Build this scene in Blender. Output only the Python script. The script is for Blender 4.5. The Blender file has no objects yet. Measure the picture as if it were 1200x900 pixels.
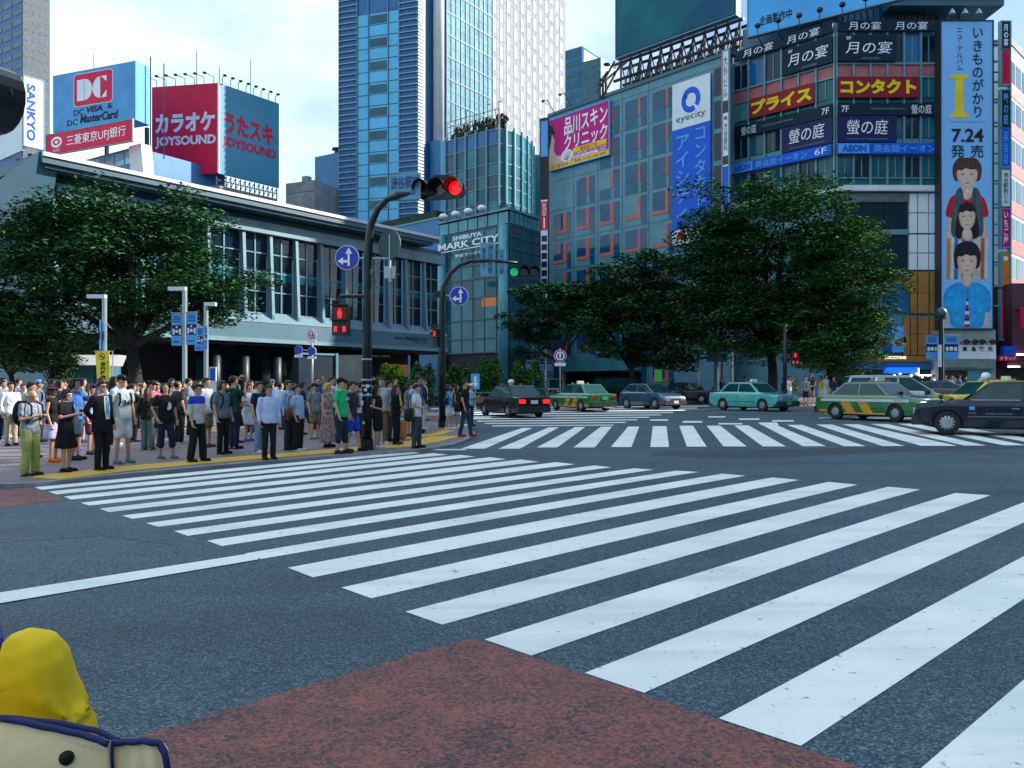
import bpy, bmesh, math, random
from mathutils import Vector, Matrix, noise as mnoise
R = math.radians
scene = bpy.context.scene
COL = scene.collection
rnd = random.Random(7)

# ---------------------------------------------------------------- camera, sky, sun, exposure
FPX, CAMH, HZ = 940.0, 1.6, 454.0          # focal length in photo pixels, eye height, horizon row
cam = bpy.data.cameras.new('camera'); cam.sensor_width = 36; cam.lens = FPX/1200*36
cam.shift_y = (HZ-450)/1200; cam.clip_start = .05; cam.clip_end = 3000
camo = bpy.data.objects.new('camera', cam); COL.objects.link(camo)
camo.location = (0, 0, CAMH); camo.rotation_euler = (R(90), 0, 0)
scene.camera = camo

SUN_DIR = Vector((.86, .20, .50)).normalized()      # towards the sun: right of the view, above the roofs
sun_el = math.asin(SUN_DIR.z); sun_az = math.atan2(SUN_DIR.x, SUN_DIR.y)
sl = bpy.data.lights.new('sun', 'SUN'); sl.energy = 2.2; sl.angle = R(.53); sl.color = (1, .93, .82)
slo = bpy.data.objects.new('sun', sl); COL.objects.link(slo)
slo.rotation_euler = SUN_DIR.to_track_quat('Z', 'Y').to_euler()

world = bpy.data.worlds.new('World'); scene.world = world; world.use_nodes = True
nt = world.node_tree; nt.nodes.clear()
def WN(t, **k):
    n = nt.nodes.new(t)
    for a, b in k.items(): setattr(n, a, b)
    return n
wo = WN('ShaderNodeOutputWorld'); bg = WN('ShaderNodeBackground'); bg.inputs['Strength'].default_value = .055
sky = WN('ShaderNodeTexSky'); sky.sky_type = 'NISHITA'; sky.sun_disc = False
sky.sun_elevation = sun_el; sky.sun_rotation = sun_az; sky.air_density = 1.0; sky.dust_density = .25; sky.ozone_density = .8
tc = WN('ShaderNodeTexCoord'); mp = WN('ShaderNodeMapping'); mp.inputs['Scale'].default_value = (1.0, 1.0, 2.2)
mp.inputs['Location'].default_value = (.35, .1, .2)
nz = WN('ShaderNodeTexNoise'); nz.inputs['Scale'].default_value = 1.9; nz.inputs['Detail'].default_value = 7; nz.inputs['Roughness'].default_value = .55
sep = WN('ShaderNodeSeparateXYZ'); ma = WN('ShaderNodeMath', operation='MULTIPLY_ADD')
ma.inputs[1].default_value = -.34; ma.inputs[2].default_value = .03       # a cloud bank lies to the left of the view
ad = WN('ShaderNodeMath', operation='ADD')
rp = WN('ShaderNodeValToRGB'); rp.color_ramp.elements[0].position = .46; rp.color_ramp.elements[1].position = .68
mx = WN('ShaderNodeMix', data_type='RGBA'); mx.inputs[7].default_value = (4.7, 5.9, 6.9, 1)
L = nt.links.new
L(tc.outputs['Generated'], mp.inputs['Vector']); L(mp.outputs[0], nz.inputs['Vector'])
L(tc.outputs['Generated'], sep.inputs[0]); L(sep.outputs['X'], ma.inputs[0])
zc = WN('ShaderNodeMath', operation='MULTIPLY_ADD'); zc.inputs[1].default_value = .30; zc.inputs[2].default_value = -.08     # extra cloud added overhead, out of view, to light the street
L(sep.outputs['Z'], zc.inputs[0]); a3 = WN('ShaderNodeMath', operation='ADD'); L(nz.outputs[0], a3.inputs[0]); L(zc.outputs[0], a3.inputs[1])
L(a3.outputs[0], ad.inputs[0]); L(ma.outputs[0], ad.inputs[1]); L(ad.outputs[0], rp.inputs[0])
L(rp.outputs[0], mx.inputs[0]); L(sky.outputs[0], mx.inputs[6]); L(mx.outputs[2], bg.inputs[0]); L(bg.outputs[0], wo.inputs[0])

vs = scene.view_settings; vs.view_transform = 'Standard'; vs.look = 'None'; vs.gamma = 1; vs.use_curve_mapping = False
vs.exposure = 2.0
scene.render.engine = 'CYCLES'
scene.cycles.use_denoising = True; scene.cycles.max_bounces = 6; scene.cycles.diffuse_bounces = 3; scene.cycles.glossy_bounces = 3
scene.cycles.transmission_bounces = 4; scene.cycles.transparent_max_bounces = 6; scene.cycles.caustics_reflective = False; scene.cycles.caustics_refractive = False

# ---------------------------------------------------------------- helpers
def gz(x, y): return .006*y + .010*x               # the crossing climbs gently to the right and away
def ray(px, py): return Vector(((px-600)/FPX, 1, (HZ-py)/FPX))
def W(px, py, Y): return Vector((0, 0, CAMH)) + ray(px, py)*Y
def G(px, py, lift=0.0):
    d = ray(px, py); t = (CAMH-lift)/(.006+.010*d.x-d.z)
    return Vector((0, 0, CAMH)) + d*t
def GY(px, Y, lift=0.0):
    x = (px-600)/FPX*Y
    return Vector((x, Y, gz(x, Y)+lift))

MATS = {}
def mat(name, col, rough=.6, metal=0.0, noise=None, bump=None, emis=0.0, spec=.5, coat=0.0, emcol=None):
    if name in MATS: return MATS[name]
    m = bpy.data.materials.new(name); m.use_nodes = True; n = m.node_tree; b = n.nodes['Principled BSDF']
    b.inputs['Base Color'].default_value = (*col, 1); b.inputs['Roughness'].default_value = rough
    b.inputs['Metallic'].default_value = metal; b.inputs['Specular IOR Level'].default_value = spec
    b.inputs['Coat Weight'].default_value = coat
    if emis:
        b.inputs['Emission Color'].default_value = (*(emcol or col), 1); b.inputs['Emission Strength'].default_value = emis
    if noise is None: noise = (1.6, .16)
    if noise:
        sc, am = noise[:2]; c2 = noise[2] if len(noise) > 2 else tuple(c*(1-am*1.6) for c in col)
        t = n.nodes.new('ShaderNodeTexCoord'); z = n.nodes.new('ShaderNodeTexNoise'); z.inputs['Scale'].default_value = sc
        z.inputs['Detail'].default_value = 6; z.inputs['Roughness'].default_value = .65
        r = n.nodes.new('ShaderNodeValToRGB'); r.color_ramp.elements[0].position = .35; r.color_ramp.elements[1].position = .68
        r.color_ramp.elements[0].color = (*c2, 1); r.color_ramp.elements[1].color = (*[min(1, c*(1+am*.5)) for c in col], 1)
        n.links.new(t.outputs['Object'], z.inputs['Vector']); n.links.new(z.outputs[0], r.inputs[0]); n.links.new(r.outputs[0], b.inputs['Base Color'])
        if bump:
            z2 = n.nodes.new('ShaderNodeTexNoise'); z2.inputs['Scale'].default_value = bump[0]; z2.inputs['Detail'].default_value = 4
            bp = n.nodes.new('ShaderNodeBump'); bp.inputs['Strength'].default_value = bump[1]; bp.inputs['Distance'].default_value = bump[2]
            n.links.new(t.outputs['Object'], z2.inputs['Vector']); n.links.new(z2.outputs[0], bp.inputs['Height']); n.links.new(bp.outputs[0], b.inputs['Normal'])
    MATS[name] = m
    return m
def srgb(r, g, b):
    f = lambda c: (c/255/12.92) if c <= 10 else ((c/255+.055)/1.055)**2.4
    return (f(r), f(g), f(b))
def glass(name, col, rough=.06, spec=.8, noise=(.35, .25)):
    return mat(name, col, rough, 0, noise, None, 0, spec)

def wl(o):
    v = Vector(o.location)
    while o.parent: o = o.parent; v += o.location
    return v
def tag(o, label=None, cat=None, group=None, kind=None):
    if label: o['label'] = label
    if cat: o['category'] = cat
    if group: o['group'] = group
    if kind: o['kind'] = kind
    return o
def thing(name, label, cat, loc=(0, 0, 0), group=None, rz=0):
    o = bpy.data.objects.new(name, None); COL.objects.link(o); o.location = loc; o.rotation_euler = (0, 0, rz)
    o.empty_display_size = .2
    return tag(o, label, cat, group)
def copy_tree(o, parent=None):
    c = o.copy(); COL.objects.link(c); c.parent = parent
    for ch in [x for x in o.children]: copy_tree(ch, c)
    return c

class MB:
    def __init__(s): s.v = []; s.f = []; s.m = []
    def poly(s, pts, m=0):
        i = len(s.v); s.v += [Vector(p) for p in pts]; s.f.append(tuple(range(i, i+len(pts)))); s.m.append(m)
    def hexa(s, p, m=0):           # 8 corners: bottom 0-3, top 4-7
        i = len(s.v); s.v += [Vector(q) for q in p]
        for f in ((3, 2, 1, 0), (4, 5, 6, 7), (0, 1, 5, 4), (1, 2, 6, 5), (2, 3, 7, 6), (3, 0, 4, 7)):
            s.f.append(tuple(i+k for k in f)); s.m.append(m)
    def box(s, a, b, m=0):
        (x0, y0, z0), (x1, y1, z1) = a, b
        s.hexa([(x0, y0, z0), (x1, y0, z0), (x1, y1, z0), (x0, y1, z0), (x0, y0, z1), (x1, y0, z1), (x1, y1, z1), (x0, y1, z1)], m)
    def prism(s, pts, off, m=0):   # extrude polygon pts by vector off
        n = len(pts); i = len(s.v); off = Vector(off)
        s.v += [Vector(p) for p in pts] + [Vector(p)+off for p in pts]
        s.f.append(tuple(i+k for k in range(n))); s.m.append(m)
        s.f.append(tuple(i+n+k for k in reversed(range(n)))); s.m.append(m)
        for k in range(n):
            s.f.append((i+(k+1) % n, i+k, i+n+k, i+n+(k+1) % n)); s.m.append(m)
    def rings(s, rs, m=0, close=True):
        i = len(s.v); n = len(rs[0])
        for r in rs: s.v += [Vector(p) for p in r]
        for a in range(len(rs)-1):
            for k in range(n):
                s.f.append((i+a*n+k, i+a*n+(k+1) % n, i+(a+1)*n+(k+1) % n, i+(a+1)*n+k)); s.m.append(m)
        if close:
            s.f.append(tuple(i+k for k in reversed(range(n)))); s.m.append(m)
            e = i+(len(rs)-1)*n
            s.f.append(tuple(e+k for k in range(n))); s.m.append(m)
    def tube(s, pts, rad, n=8, m=0):
        pts = [Vector(p) for p in pts]; rs = []
        if not hasattr(rad, '__len__'): rad = [rad]*len(pts)
        u = None
        for k, p in enumerate(pts):
            d = (pts[min(k+1, len(pts)-1)]-pts[max(k-1, 0)]).normalized()
            if u is None: u = d.orthogonal().normalized()
            u = (u-d*u.dot(d)); u = u.normalized() if u.length > 1e-6 else d.orthogonal().normalized()
            w = d.cross(u)
            rs.append([p+(u*math.cos(a)+w*math.sin(a))*rad[k] for a in [2*math.pi*j/n for j in range(n)]])
        s.rings(rs, m)
    def cap(s, a, b, r0, r1, n=10, m=0):     # capsule with round ends
        a, b = Vector(a), Vector(b); d = (b-a).normalized() if (b-a).length > 1e-6 else Vector((0, 0, 1))
        s.tube([a-d*r0*.95, a-d*r0*.6, a, b, b+d*r1*.6, b+d*r1*.95], [r0*.3, r0*.8, r0, r1, r1*.8, r1*.3], n, m)
    def ell(s, c, rx, ry, rz, n=12, k=8, m=0):
        c = Vector(c); rs = []
        for j in range(1, k):
            t = math.pi*j/k; q = math.sin(t)
            rs.append([c+Vector((rx*q*math.cos(a), ry*q*math.sin(a), -rz*math.cos(t))) for a in [2*math.pi*i/n for i in range(n)]])
        s.rings(rs, m)
    def disc(s, c, nrm, r, th, n=24, m=0, up=None):
        c, nrm = Vector(c), Vector(nrm).normalized()
        s.tube([c-nrm*th/2, c+nrm*th/2], r, n, m)
    def build(s, name, mats, parent=None, smooth=False, world=True, loc=None, weld=False):
        if not isinstance(mats, (list, tuple)): mats = [mats]
        off = wl(parent) if (parent and world) else Vector(loc or (0, 0, 0))
        me = bpy.data.meshes.new(name); me.from_pydata([tuple(v-off) for v in s.v], [], s.f)
        for q in mats: me.materials.append(q)
        if len(mats) > 1: me.polygons.foreach_set('material_index', s.m)
        if smooth: me.polygons.foreach_set('use_smooth', [True]*len(s.f))
        if weld:
            bm = bmesh.new(); bm.from_mesh(me); bmesh.ops.remove_doubles(bm, verts=bm.verts, dist=1e-5); bm.to_mesh(me); bm.free()
        me.update()
        o = bpy.data.objects.new(name, me); COL.objects.link(o)
        if parent: o.parent = parent
        elif loc is not None: o.location = loc
        return o

class Fr:
    """A vertical facade plane: u runs to the viewer's right along it, z is world height, d stands out of it."""
    def __init__(s, o, e):
        s.o = Vector((o[0], o[1], 0)); s.e = Vector((e[0], e[1], 0)).normalized(); s.n = Vector((s.e.y, -s.e.x, 0))
    def p(s, u, z, d=0): return s.o + s.e*u + s.n*d + Vector((0, 0, z))
    def uz(s, px, py):
        d = ray(px, py); t = s.n.dot(s.o)/s.n.dot(d); q = d*t
        return (Vector((q.x, q.y, 0))-s.o).dot(s.e), CAMH+q.z
    def box(s, mb, u0, u1, z0, z1, d0, d1, m=0):
        P = s.p
        mb.hexa([P(u0, z0, d1), P(u1, z0, d1), P(u1, z0, d0), P(u0, z0, d0), P(u0, z1, d1), P(u1, z1, d1), P(u1, z1, d0), P(u0, z1, d0)], m)
    def shape(s, mb, uzs, d0, d1, m=0):
        mb.prism([s.p(u, z, d1) for u, z in uzs], s.n*(d0-d1), m)
def fr_vp(px, Y, vpx):
    d = Vector(((vpx-600)/FPX, 1, 0)); d = d if vpx > px else -d
    return Fr(((px-600)/FPX*Y, Y), d)

def text_mesh(body, bold=0.0, shear=0.0, line=1.0, align='CENTER', space=1.0):
    c = bpy.data.curves.new('t', 'FONT'); c.body = body; c.size = 1; c.align_x = align; c.resolution_u = 3
    c.offset = bold; c.shear = shear; c.space_line = line; c.space_character = space
    o = bpy.data.objects.new('t', c); COL.objects.link(o)
    dg = bpy.context.evaluated_depsgraph_get(); dg.update()
    me = bpy.data.meshes.new_from_object(o.evaluated_get(dg))
    v = [Vector(x.co) for x in me.vertices]; f = [tuple(p.vertices) for p in me.polygons]
    bpy.data.objects.remove(o); bpy.data.curves.remove(c); bpy.data.meshes.remove(me)
    return v, f
def text_into(mb, body, fn, u0, u1, z0, z1, bold=0.0, shear=0.0, keep=False, vertical=False, m=0, line=1.0):
    """fill the rectangle u0..u1 x z0..z1 with the words; fn(u, z) maps to 3D"""
    if vertical: body = '\n'.join(body)
    v, f = text_mesh(body, bold, shear, line)
    if not v: return
    x0, x1 = min(q.x for q in v), max(q.x for q in v); y0, y1 = min(q.y for q in v), max(q.y for q in v)
    sx, sy = (u1-u0)/(x1-x0), (z1-z0)/(y1-y0)
    if keep:
        k = min(abs(sx), abs(sy)); du = (u1-u0-k*(x1-x0))/2; dz = (z1-z0-k*(y1-y0))/2; u0 += du; z0 += dz; sx = sy = k
    i = len(mb.v); mb.v += [fn(u0+(q.x-x0)*sx, z0+(q.y-y0)*sy) for q in v]
    for q in f: mb.f.append(tuple(i+k for k in q)); mb.m.append(m)
def fr_text(fr, body, parent, M, u0, u1, z0, z1, d, name='lettering', **k):
    mb = MB(); text_into(mb, body, lambda u, z: fr.p(u, z, d), u0, u1, z0, z1, **k)
    return mb.build(name, M, parent)
# ---------------------------------------------------------------- ground
def asphalt():
    """stones of random shade in dark binder, large stains, a few pale chips"""
    m = bpy.data.materials.new('asphalt'); m.use_nodes = True; n = m.node_tree; b = n.nodes['Principled BSDF']; b.inputs['Roughness'].default_value = .68; b.inputs['Specular IOR Level'].default_value = .3
    N, K = n.nodes.new, n.links.new
    t = N('ShaderNodeTexCoord'); v = N('ShaderNodeTexVoronoi'); v.inputs['Scale'].default_value = 95; v2 = N('ShaderNodeTexVoronoi'); v2.inputs['Scale'].default_value = 26
    z = N('ShaderNodeTexNoise'); z.inputs['Scale'].default_value = 6; z.inputs['Detail'].default_value = 6
    big = N('ShaderNodeTexNoise'); big.inputs['Scale'].default_value = .32; big.inputs['Detail'].default_value = 7; big.inputs['Roughness'].default_value = .6
    st = N('ShaderNodeMapping'); st.inputs['Rotation'].default_value = (0, 0, R(47)); st.inputs['Scale'].default_value = (.10, 1.6, 1); sn = N('ShaderNodeTexNoise'); sn.inputs['Scale'].default_value = 1; sn.inputs['Detail'].default_value = 5
    def ramp(*e):
        r = N('ShaderNodeValToRGB'); els = r.color_ramp.elements
        while len(els) < len(e): els.new(.5)
        for q, (p, c) in zip(els, e): q.position = p; q.color = (*c, 1)
        return r
    r = ramp((.0, (.012, .026, .038)), (.45, (.038, .070, .096)), (.82, (.078, .128, .160)), (1, (.17, .23, .26)))
    r2 = ramp((.3, (.66, .68, .72)), (.5, (.95, .95, .95)), (.72, (1.2, 1.18, 1.14))); r3 = ramp((.35, (.84, .85, .87)), (.65, (1.1, 1.1, 1.1)))
    sv = N('ShaderNodeSeparateColor'); K(v.outputs['Color'], sv.inputs[0])
    def mul(a, c):
        q = N('ShaderNodeMix'); q.data_type = 'RGBA'; q.blend_type = 'MULTIPLY'; q.inputs[0].default_value = 1; K(a, q.inputs[6]); K(c, q.inputs[7]); return q.outputs[2]
    for x in (v, v2, z, big): K(t.outputs['Object'], x.inputs['Vector'])
    K(t.outputs['Object'], st.inputs[0]); K(st.outputs[0], sn.inputs['Vector'])
    K(sv.outputs[0], r.inputs[0]); K(big.outputs[0], r2.inputs[0]); K(sn.outputs[0], r3.inputs[0]); c = mul(mul(r.outputs[0], r2.outputs[0]), r3.outputs[0])
    K(c, b.inputs['Base Color']); bp = N('ShaderNodeBump'); bp.inputs['Strength'].default_value = .6; bp.inputs['Distance'].default_value = .006; K(v.outputs['Distance'], bp.inputs['Height']); K(bp.outputs[0], b.inputs['Normal'])
    return m
def speckled(name, col, dark, thr):
    """thin coloured surfacing over stones: the binder shows between them and in worn patches"""
    m = bpy.data.materials.new(name); m.use_nodes = True; n = m.node_tree; b = n.nodes['Principled BSDF']; b.inputs['Roughness'].default_value = .75; b.inputs['Specular IOR Level'].default_value = .25
    N, K = n.nodes.new, n.links.new; t = N('ShaderNodeTexCoord'); v = N('ShaderNodeTexVoronoi'); v.inputs['Scale'].default_value = 72; z = N('ShaderNodeTexNoise'); z.inputs['Scale'].default_value = 2.4; z.inputs['Detail'].default_value = 8; z.inputs['Roughness'].default_value = .7
    z2 = N('ShaderNodeTexNoise'); z2.inputs['Scale'].default_value = 48; z2.inputs['Detail'].default_value = 3
    for x in (v, z, z2): K(t.outputs['Object'], x.inputs['Vector'])
    sv = N('ShaderNodeSeparateColor'); K(v.outputs['Color'], sv.inputs[0]); a = N('ShaderNodeMath'); a.operation = 'MULTIPLY_ADD'; a.inputs[1].default_value = .55; K(sv.outputs[0], a.inputs[0]); zz = N('ShaderNodeMath'); zz.operation = 'MULTIPLY'; zz.inputs[1].default_value = 1.0; K(z.outputs[0], zz.inputs[0]); K(zz.outputs[0], a.inputs[2])
    a2 = N('ShaderNodeMath'); a2.operation = 'MULTIPLY_ADD'; a2.inputs[1].default_value = .7; K(z2.outputs[0], a2.inputs[0]); K(a.outputs[0], a2.inputs[2])
    r = N('ShaderNodeValToRGB'); e = r.color_ramp.elements; e[0].position = thr-.16; e[0].color = (*dark, 1); e[1].position = thr+.16; e[1].color = (*col, 1); q = N('ShaderNodeMapRange'); q.inputs[1].default_value = 0; q.inputs[2].default_value = 2; K(a2.outputs[0], q.inputs[0]); K(q.outputs[0], r.inputs[0])
    K(r.outputs[0], b.inputs['Base Color']); bp = N('ShaderNodeBump'); bp.inputs['Strength'].default_value = .5; bp.inputs['Distance'].default_value = .005; K(v.outputs['Distance'], bp.inputs['Height']); K(bp.outputs[0], b.inputs['Normal'])
    return m
def road_paint():
    """thermoplastic paint: pits, hairline chips, grey tyre grime"""
    m = bpy.data.materials.new('road_paint'); m.use_nodes = True; n = m.node_tree; b = n.nodes['Principled BSDF']; b.inputs['Roughness'].default_value = .6; b.inputs['Specular IOR Level'].default_value = .3
    N, K = n.nodes.new, n.links.new; t = N('ShaderNodeTexCoord')
    def noise(s, d, ro, sc=None, rot=0):
        z = N('ShaderNodeTexNoise'); z.inputs['Scale'].default_value = s; z.inputs['Detail'].default_value = d; z.inputs['Roughness'].default_value = ro
        if sc: q = N('ShaderNodeMapping'); q.inputs['Scale'].default_value = sc; q.inputs['Rotation'].default_value = (0, 0, R(rot)); K(t.outputs['Object'], q.inputs[0]); K(q.outputs[0], z.inputs['Vector'])
        else: K(t.outputs['Object'], z.inputs['Vector'])
        return z
    def ramp(z, *e):
        r = N('ShaderNodeValToRGB'); els = r.color_ramp.elements
        while len(els) < len(e): els.new(.5)
        for q, (p, c) in zip(els, e): q.position = p; q.color = (c, c, c, 1) if not isinstance(c, tuple) else (*c, 1)
        K(z.outputs[0], r.inputs[0]); return r
    base = ramp(noise(.9, 6, .6), (.3, (.66, .69, .68)), (.7, (.84, .84, .79)))
    grime = ramp(noise(1.2, 7, .65, (.12, 1.3, 1), 47), (.32, .78), (.50, 1.0)); chips = ramp(noise(13, 8, .72), (.345, .28), (.375, 1.0)); pits = ramp(noise(60, 3, .6), (.27, .45), (.33, 1.0))
    c = base.outputs[0]
    wornp = ramp(noise(3.2, 9, .75), (.30, .42), (.36, 1.0))
    for x in (grime, chips, pits, wornp):
        q = N('ShaderNodeMix'); q.data_type = 'RGBA'; q.blend_type = 'MULTIPLY'; q.inputs[0].default_value = 1; K(c, q.inputs[6]); K(x.outputs[0], q.inputs[7]); c = q.outputs[2]
    K(c, b.inputs['Base Color']); bp = N('ShaderNodeBump'); bp.inputs['Strength'].default_value = .4; bp.inputs['Distance'].default_value = .004; K(chips.outputs[0], bp.inputs['Height']); K(bp.outputs[0], b.inputs['Normal'])
    return m
def worn(name, col, under, scale, lo, hi, rough=.55, fine=40):
    """paint worn through to the asphalt in blotches and scratches"""
    m = bpy.data.materials.new(name); m.use_nodes = True; n = m.node_tree; b = n.nodes['Principled BSDF']; b.inputs['Roughness'].default_value = rough
    N, K = n.nodes.new, n.links.new
    t = N('ShaderNodeTexCoord'); z = N('ShaderNodeTexNoise'); z.inputs['Scale'].default_value = scale; z.inputs['Detail'].default_value = 9; z.inputs['Roughness'].default_value = .72
    z2 = N('ShaderNodeTexNoise'); z2.inputs['Scale'].default_value = fine; z2.inputs['Detail'].default_value = 3
    a = N('ShaderNodeMath'); a.operation = 'MULTIPLY_ADD'; a.inputs[1].default_value = .45
    r = N('ShaderNodeValToRGB'); e = r.color_ramp.elements; e[0].position = lo; e[0].color = (*under, 1); e[1].position = hi; e[1].color = (*col, 1)
    K(t.outputs['Object'], z.inputs['Vector']); K(t.outputs['Object'], z2.inputs['Vector']); K(z2.outputs[0], a.inputs[0]); K(z.outputs[0], a.inputs[2])
    K(a.outputs[0], r.inputs[0]); K(r.outputs[0], b.inputs['Base Color'])
    return m
def bricks():
    m = bpy.data.materials.new('paving'); m.use_nodes = True; n = m.node_tree; b = n.nodes['Principled BSDF']; b.inputs['Roughness'].default_value = .7
    N, K = n.nodes.new, n.links.new
    t = N('ShaderNodeTexCoord'); mp = N('ShaderNodeMapping'); mp.inputs['Rotation'].default_value = (0, 0, R(38))
    k = N('ShaderNodeTexBrick'); k.inputs['Scale'].default_value = 2.6; k.inputs['Color1'].default_value = (.26, .20, .21, 1); k.inputs['Color2'].default_value = (.20, .165, .18, 1)
    k.inputs['Mortar'].default_value = (.13, .13, .15, 1); k.inputs['Mortar Size'].default_value = .018
    z = N('ShaderNodeTexNoise'); z.inputs['Scale'].default_value = .9; z.inputs['Detail'].default_value = 6
    mul = N('ShaderNodeMix'); mul.data_type = 'RGBA'; mul.blend_type = 'MULTIPLY'; mul.inputs[0].default_value = .55
    K(t.outputs['Object'], mp.inputs[0]); K(mp.outputs[0], k.inputs['Vector']); K(t.outputs['Object'], z.inputs['Vector'])
    K(k.outputs[0], mul.inputs[6]); K(z.outputs[0], mul.inputs[7]); K(mul.outputs[2], b.inputs['Base Color'])
    return m
M_ROAD = asphalt(); M_PAVE = bricks()
M_WHITE = road_paint()
M_RED = speckled('red_surfacing', (.30, .105, .085), (.034, .042, .050), .555)
M_YEL = worn('yellow_tactile', (.62, .36, .02), (.38, .25, .06), 4, .35, .55)
M_CONC = mat('kerb_concrete', (.24, .25, .27), .75, noise=(3, .2))
def sheet(name, pts, m, lift, kind='structure'):
    mb = MB(); mb.poly([(p.x, p.y, gz(p.x, p.y)+lift) for p in pts]); o = mb.build(name, m); tag(o, kind=kind); return o
def sheets(name, polys, m, lift):
    mb = MB()
    for pts in polys: mb.poly([(p.x, p.y, gz(p.x, p.y)+lift) for p in pts])
    return tag(mb.build(name, m), kind='structure')
mb = MB(); n = 24
xs = [-900, -300, -120, -60, -30, -15, 0, 15, 30, 60, 120, 300, 900]; ys = [-300, -60, -20, 0, 10, 20, 40, 80, 160, 400, 1200]
for i in range(len(xs)-1):
    for j in range(len(ys)-1):
        mb.poly([(x, y, gz(x, y)) for x, y in ((xs[i], ys[j]), (xs[i+1], ys[j]), (xs[i+1], ys[j+1]), (xs[i], ys[j+1]))])
tag(mb.build('road', M_ROAD), kind='structure')

# near crossing: sixteen bars, corners measured on the photograph and dropped onto the road plane
TL = [(40.3, 571.2), (56.7, 576.3), (74.5, 582.2), (94.7, 589.5), (116.3, 596.3), (143, 604.5), (171.2, 613.3), (204, 622.7), (242.3, 634), (287, 649), (337.3, 665.7), (400, 689), (475, 717.3), (567.7, 750), (685.3, 789.3), (842.3, 842.7)]
BL = [(48.3, 574.2), (65.8, 579.7), (83.3, 585.8), (104.7, 592.8), (127.5, 600.5), (155, 608.3), (185, 617.8), (220, 628.3), (260, 640.3), (306, 655.5), (366.7, 677), (435, 701.7), (518.3, 732.7), (622.7, 769), (755, 812.7), (938.3, 875)]
BRR = [(493.3, 531), (525, 533), (556.7, 535.3), (593.3, 538.3), (631.7, 541.3), (674, 544.3), (717.3, 547.7), (766, 550.7), (818.3, 553.3), (874, 557.7), (936.7, 562.7), (1005, 568.3), (1078.3, 574), (1160.7, 580.7)]
TRR = [(476, 529.5), (508, 531.2), (540, 533.2), (574, 536), (610, 538.7), (652, 541.8), (696.7, 545.7), (743.3, 549), (793, 551.8), (846.7, 555.3), (905, 559.7), (970.7, 565), (1040.7, 570.7), (1119.3, 578)]
TL, BL, BRR, TRR = [[G(*q) for q in a] for a in (TL, BL, BRR, TRR)]
stepT = (TRR[13]-TRR[9])/4; stepB = (BRR[13]-BRR[9])/4
for k in (1, 2): TRR.append(TRR[13]+stepT*k); BRR.append(BRR[13]+stepB*k)
q = BL[15]-BL[14]; TL.append(TL[15]+q); BL.append(BL[15]+q); TRR.append(TRR[15]+stepT); BRR.append(BRR[15]+stepB)
TL.append(TL[16]+q); BL.append(BL[16]+q); TRR.append(TRR[16]+stepT); BRR.append(BRR[16]+stepB)
sheets('crossing_markings', [(TL[k], BL[k], BRR[k], TRR[k]) for k in range(18)], M_WHITE, .004)
sheets('centre_line', [(G(-240, 749), G(-240, 733), G(300, 648.5), G(303, 656.5))][::1], M_WHITE, .0085)
# far crossing, bars seen end-on
fb = []
bot = [(540, 526, 568), (584, 526, 609), (629, 524.5, 653), (672, 524.5, 697), (716, 524, 740), (762, 524, 784), (805, 523.5, 828), (848, 523.3, 875), (894, 523.3, 921), (941, 523, 968), (989, 523, 1014), (1034, 522.8, 1060), (1080, 522.6, 1122), (1130, 522.3, 1156), (1176, 522, 1203), (1222, 521.5, 1250)]
top = [(612, 501.6, 624), (643, 501, 655), (674, 500.5, 686), (704, 500.2, 717), (736, 500, 749), (765, 499.5, 781), (796, 499, 812), (828, 499, 844), (860, 498.6, 877), (893, 498.2, 910), (922, 498, 940), (956, 497.6, 975), (987, 497.3, 1006), (1020, 497, 1040), (1052, 496.7, 1072), (1084, 496.4, 1104)]
for (a, y, b), (c, y2, d) in zip(bot, top): fb.append([G(a, y), G(b, y), G(d, y2), G(c, y2)])
fb.append([G(888, 495.2), G(910, 495.2), G(913, 498.5), G(893, 498.5)])
sheets('far_crossing_markings', fb, M_WHITE, .004)
# third crossing by the hedge and lane dashes beyond
tb = []
for k in range(9):
    y = 478.5+k*2.1+k*k*.05
    tb.append([G(505+k*9, y+.2), G(830-k*14, y-3.2+k*.3), G(832-k*14, y-2.3+k*.32), G(505+k*9, y+1.15)])
sheets('hedge_crossing_markings', tb, M_WHITE, .004)
dash = []
for (a, y, b, w) in [(762, 491.5, 783, 1.6), (800, 493.5, 823, 1.8), (842, 496, 870, 1.5), (830, 488, 850, 1.3), (866, 490.5, 890, 1.5), (905, 492.5, 930, 1.6), (548, 489, 575, 1.5), (520, 497.5, 556, 1.3), (490, 526.5, 546, 1.2), (960, 489.5, 1085, 1.2)]:
    dash.append([G(a, y+w), G(b, y+w), G(b, y), G(a, y)])
sheets('lane_dashes', dash, M_WHITE, .0045)
def jag(pts, amp=.014, step=.05):
    rj = random.Random(5); out = []
    for a, c in zip(pts, pts[1:]+pts[:1]):
        n_ = max(1, min(160, int((c-a).length/step)))
        for i in range(n_): q = a.lerp(c, i/n_); out.append(Vector((q.x+rj.uniform(-amp, amp)*(i > 0), q.y+rj.uniform(-amp, amp)*(i > 0), 0)))
    return out
sheets('red_bus_lane', [jag(q) for q in [[G(150, 868), G(300, 822), G(440, 780), G(545, 750), G(568, 752), G(690, 792), G(850, 848), G(1000, 897), G(1300, 1010), G(900, 1500), G(-400, 1300), G(-200, 990)],
                        [G(-300, 640), G(0, 595.5), G(60, 588), G(76, 585.5), G(47, 575), G(38, 571), G(-300, 603)],
                        [G(500, 487), G(523, 486), G(530, 490), G(505, 492)]]], M_RED, .0022)

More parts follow.
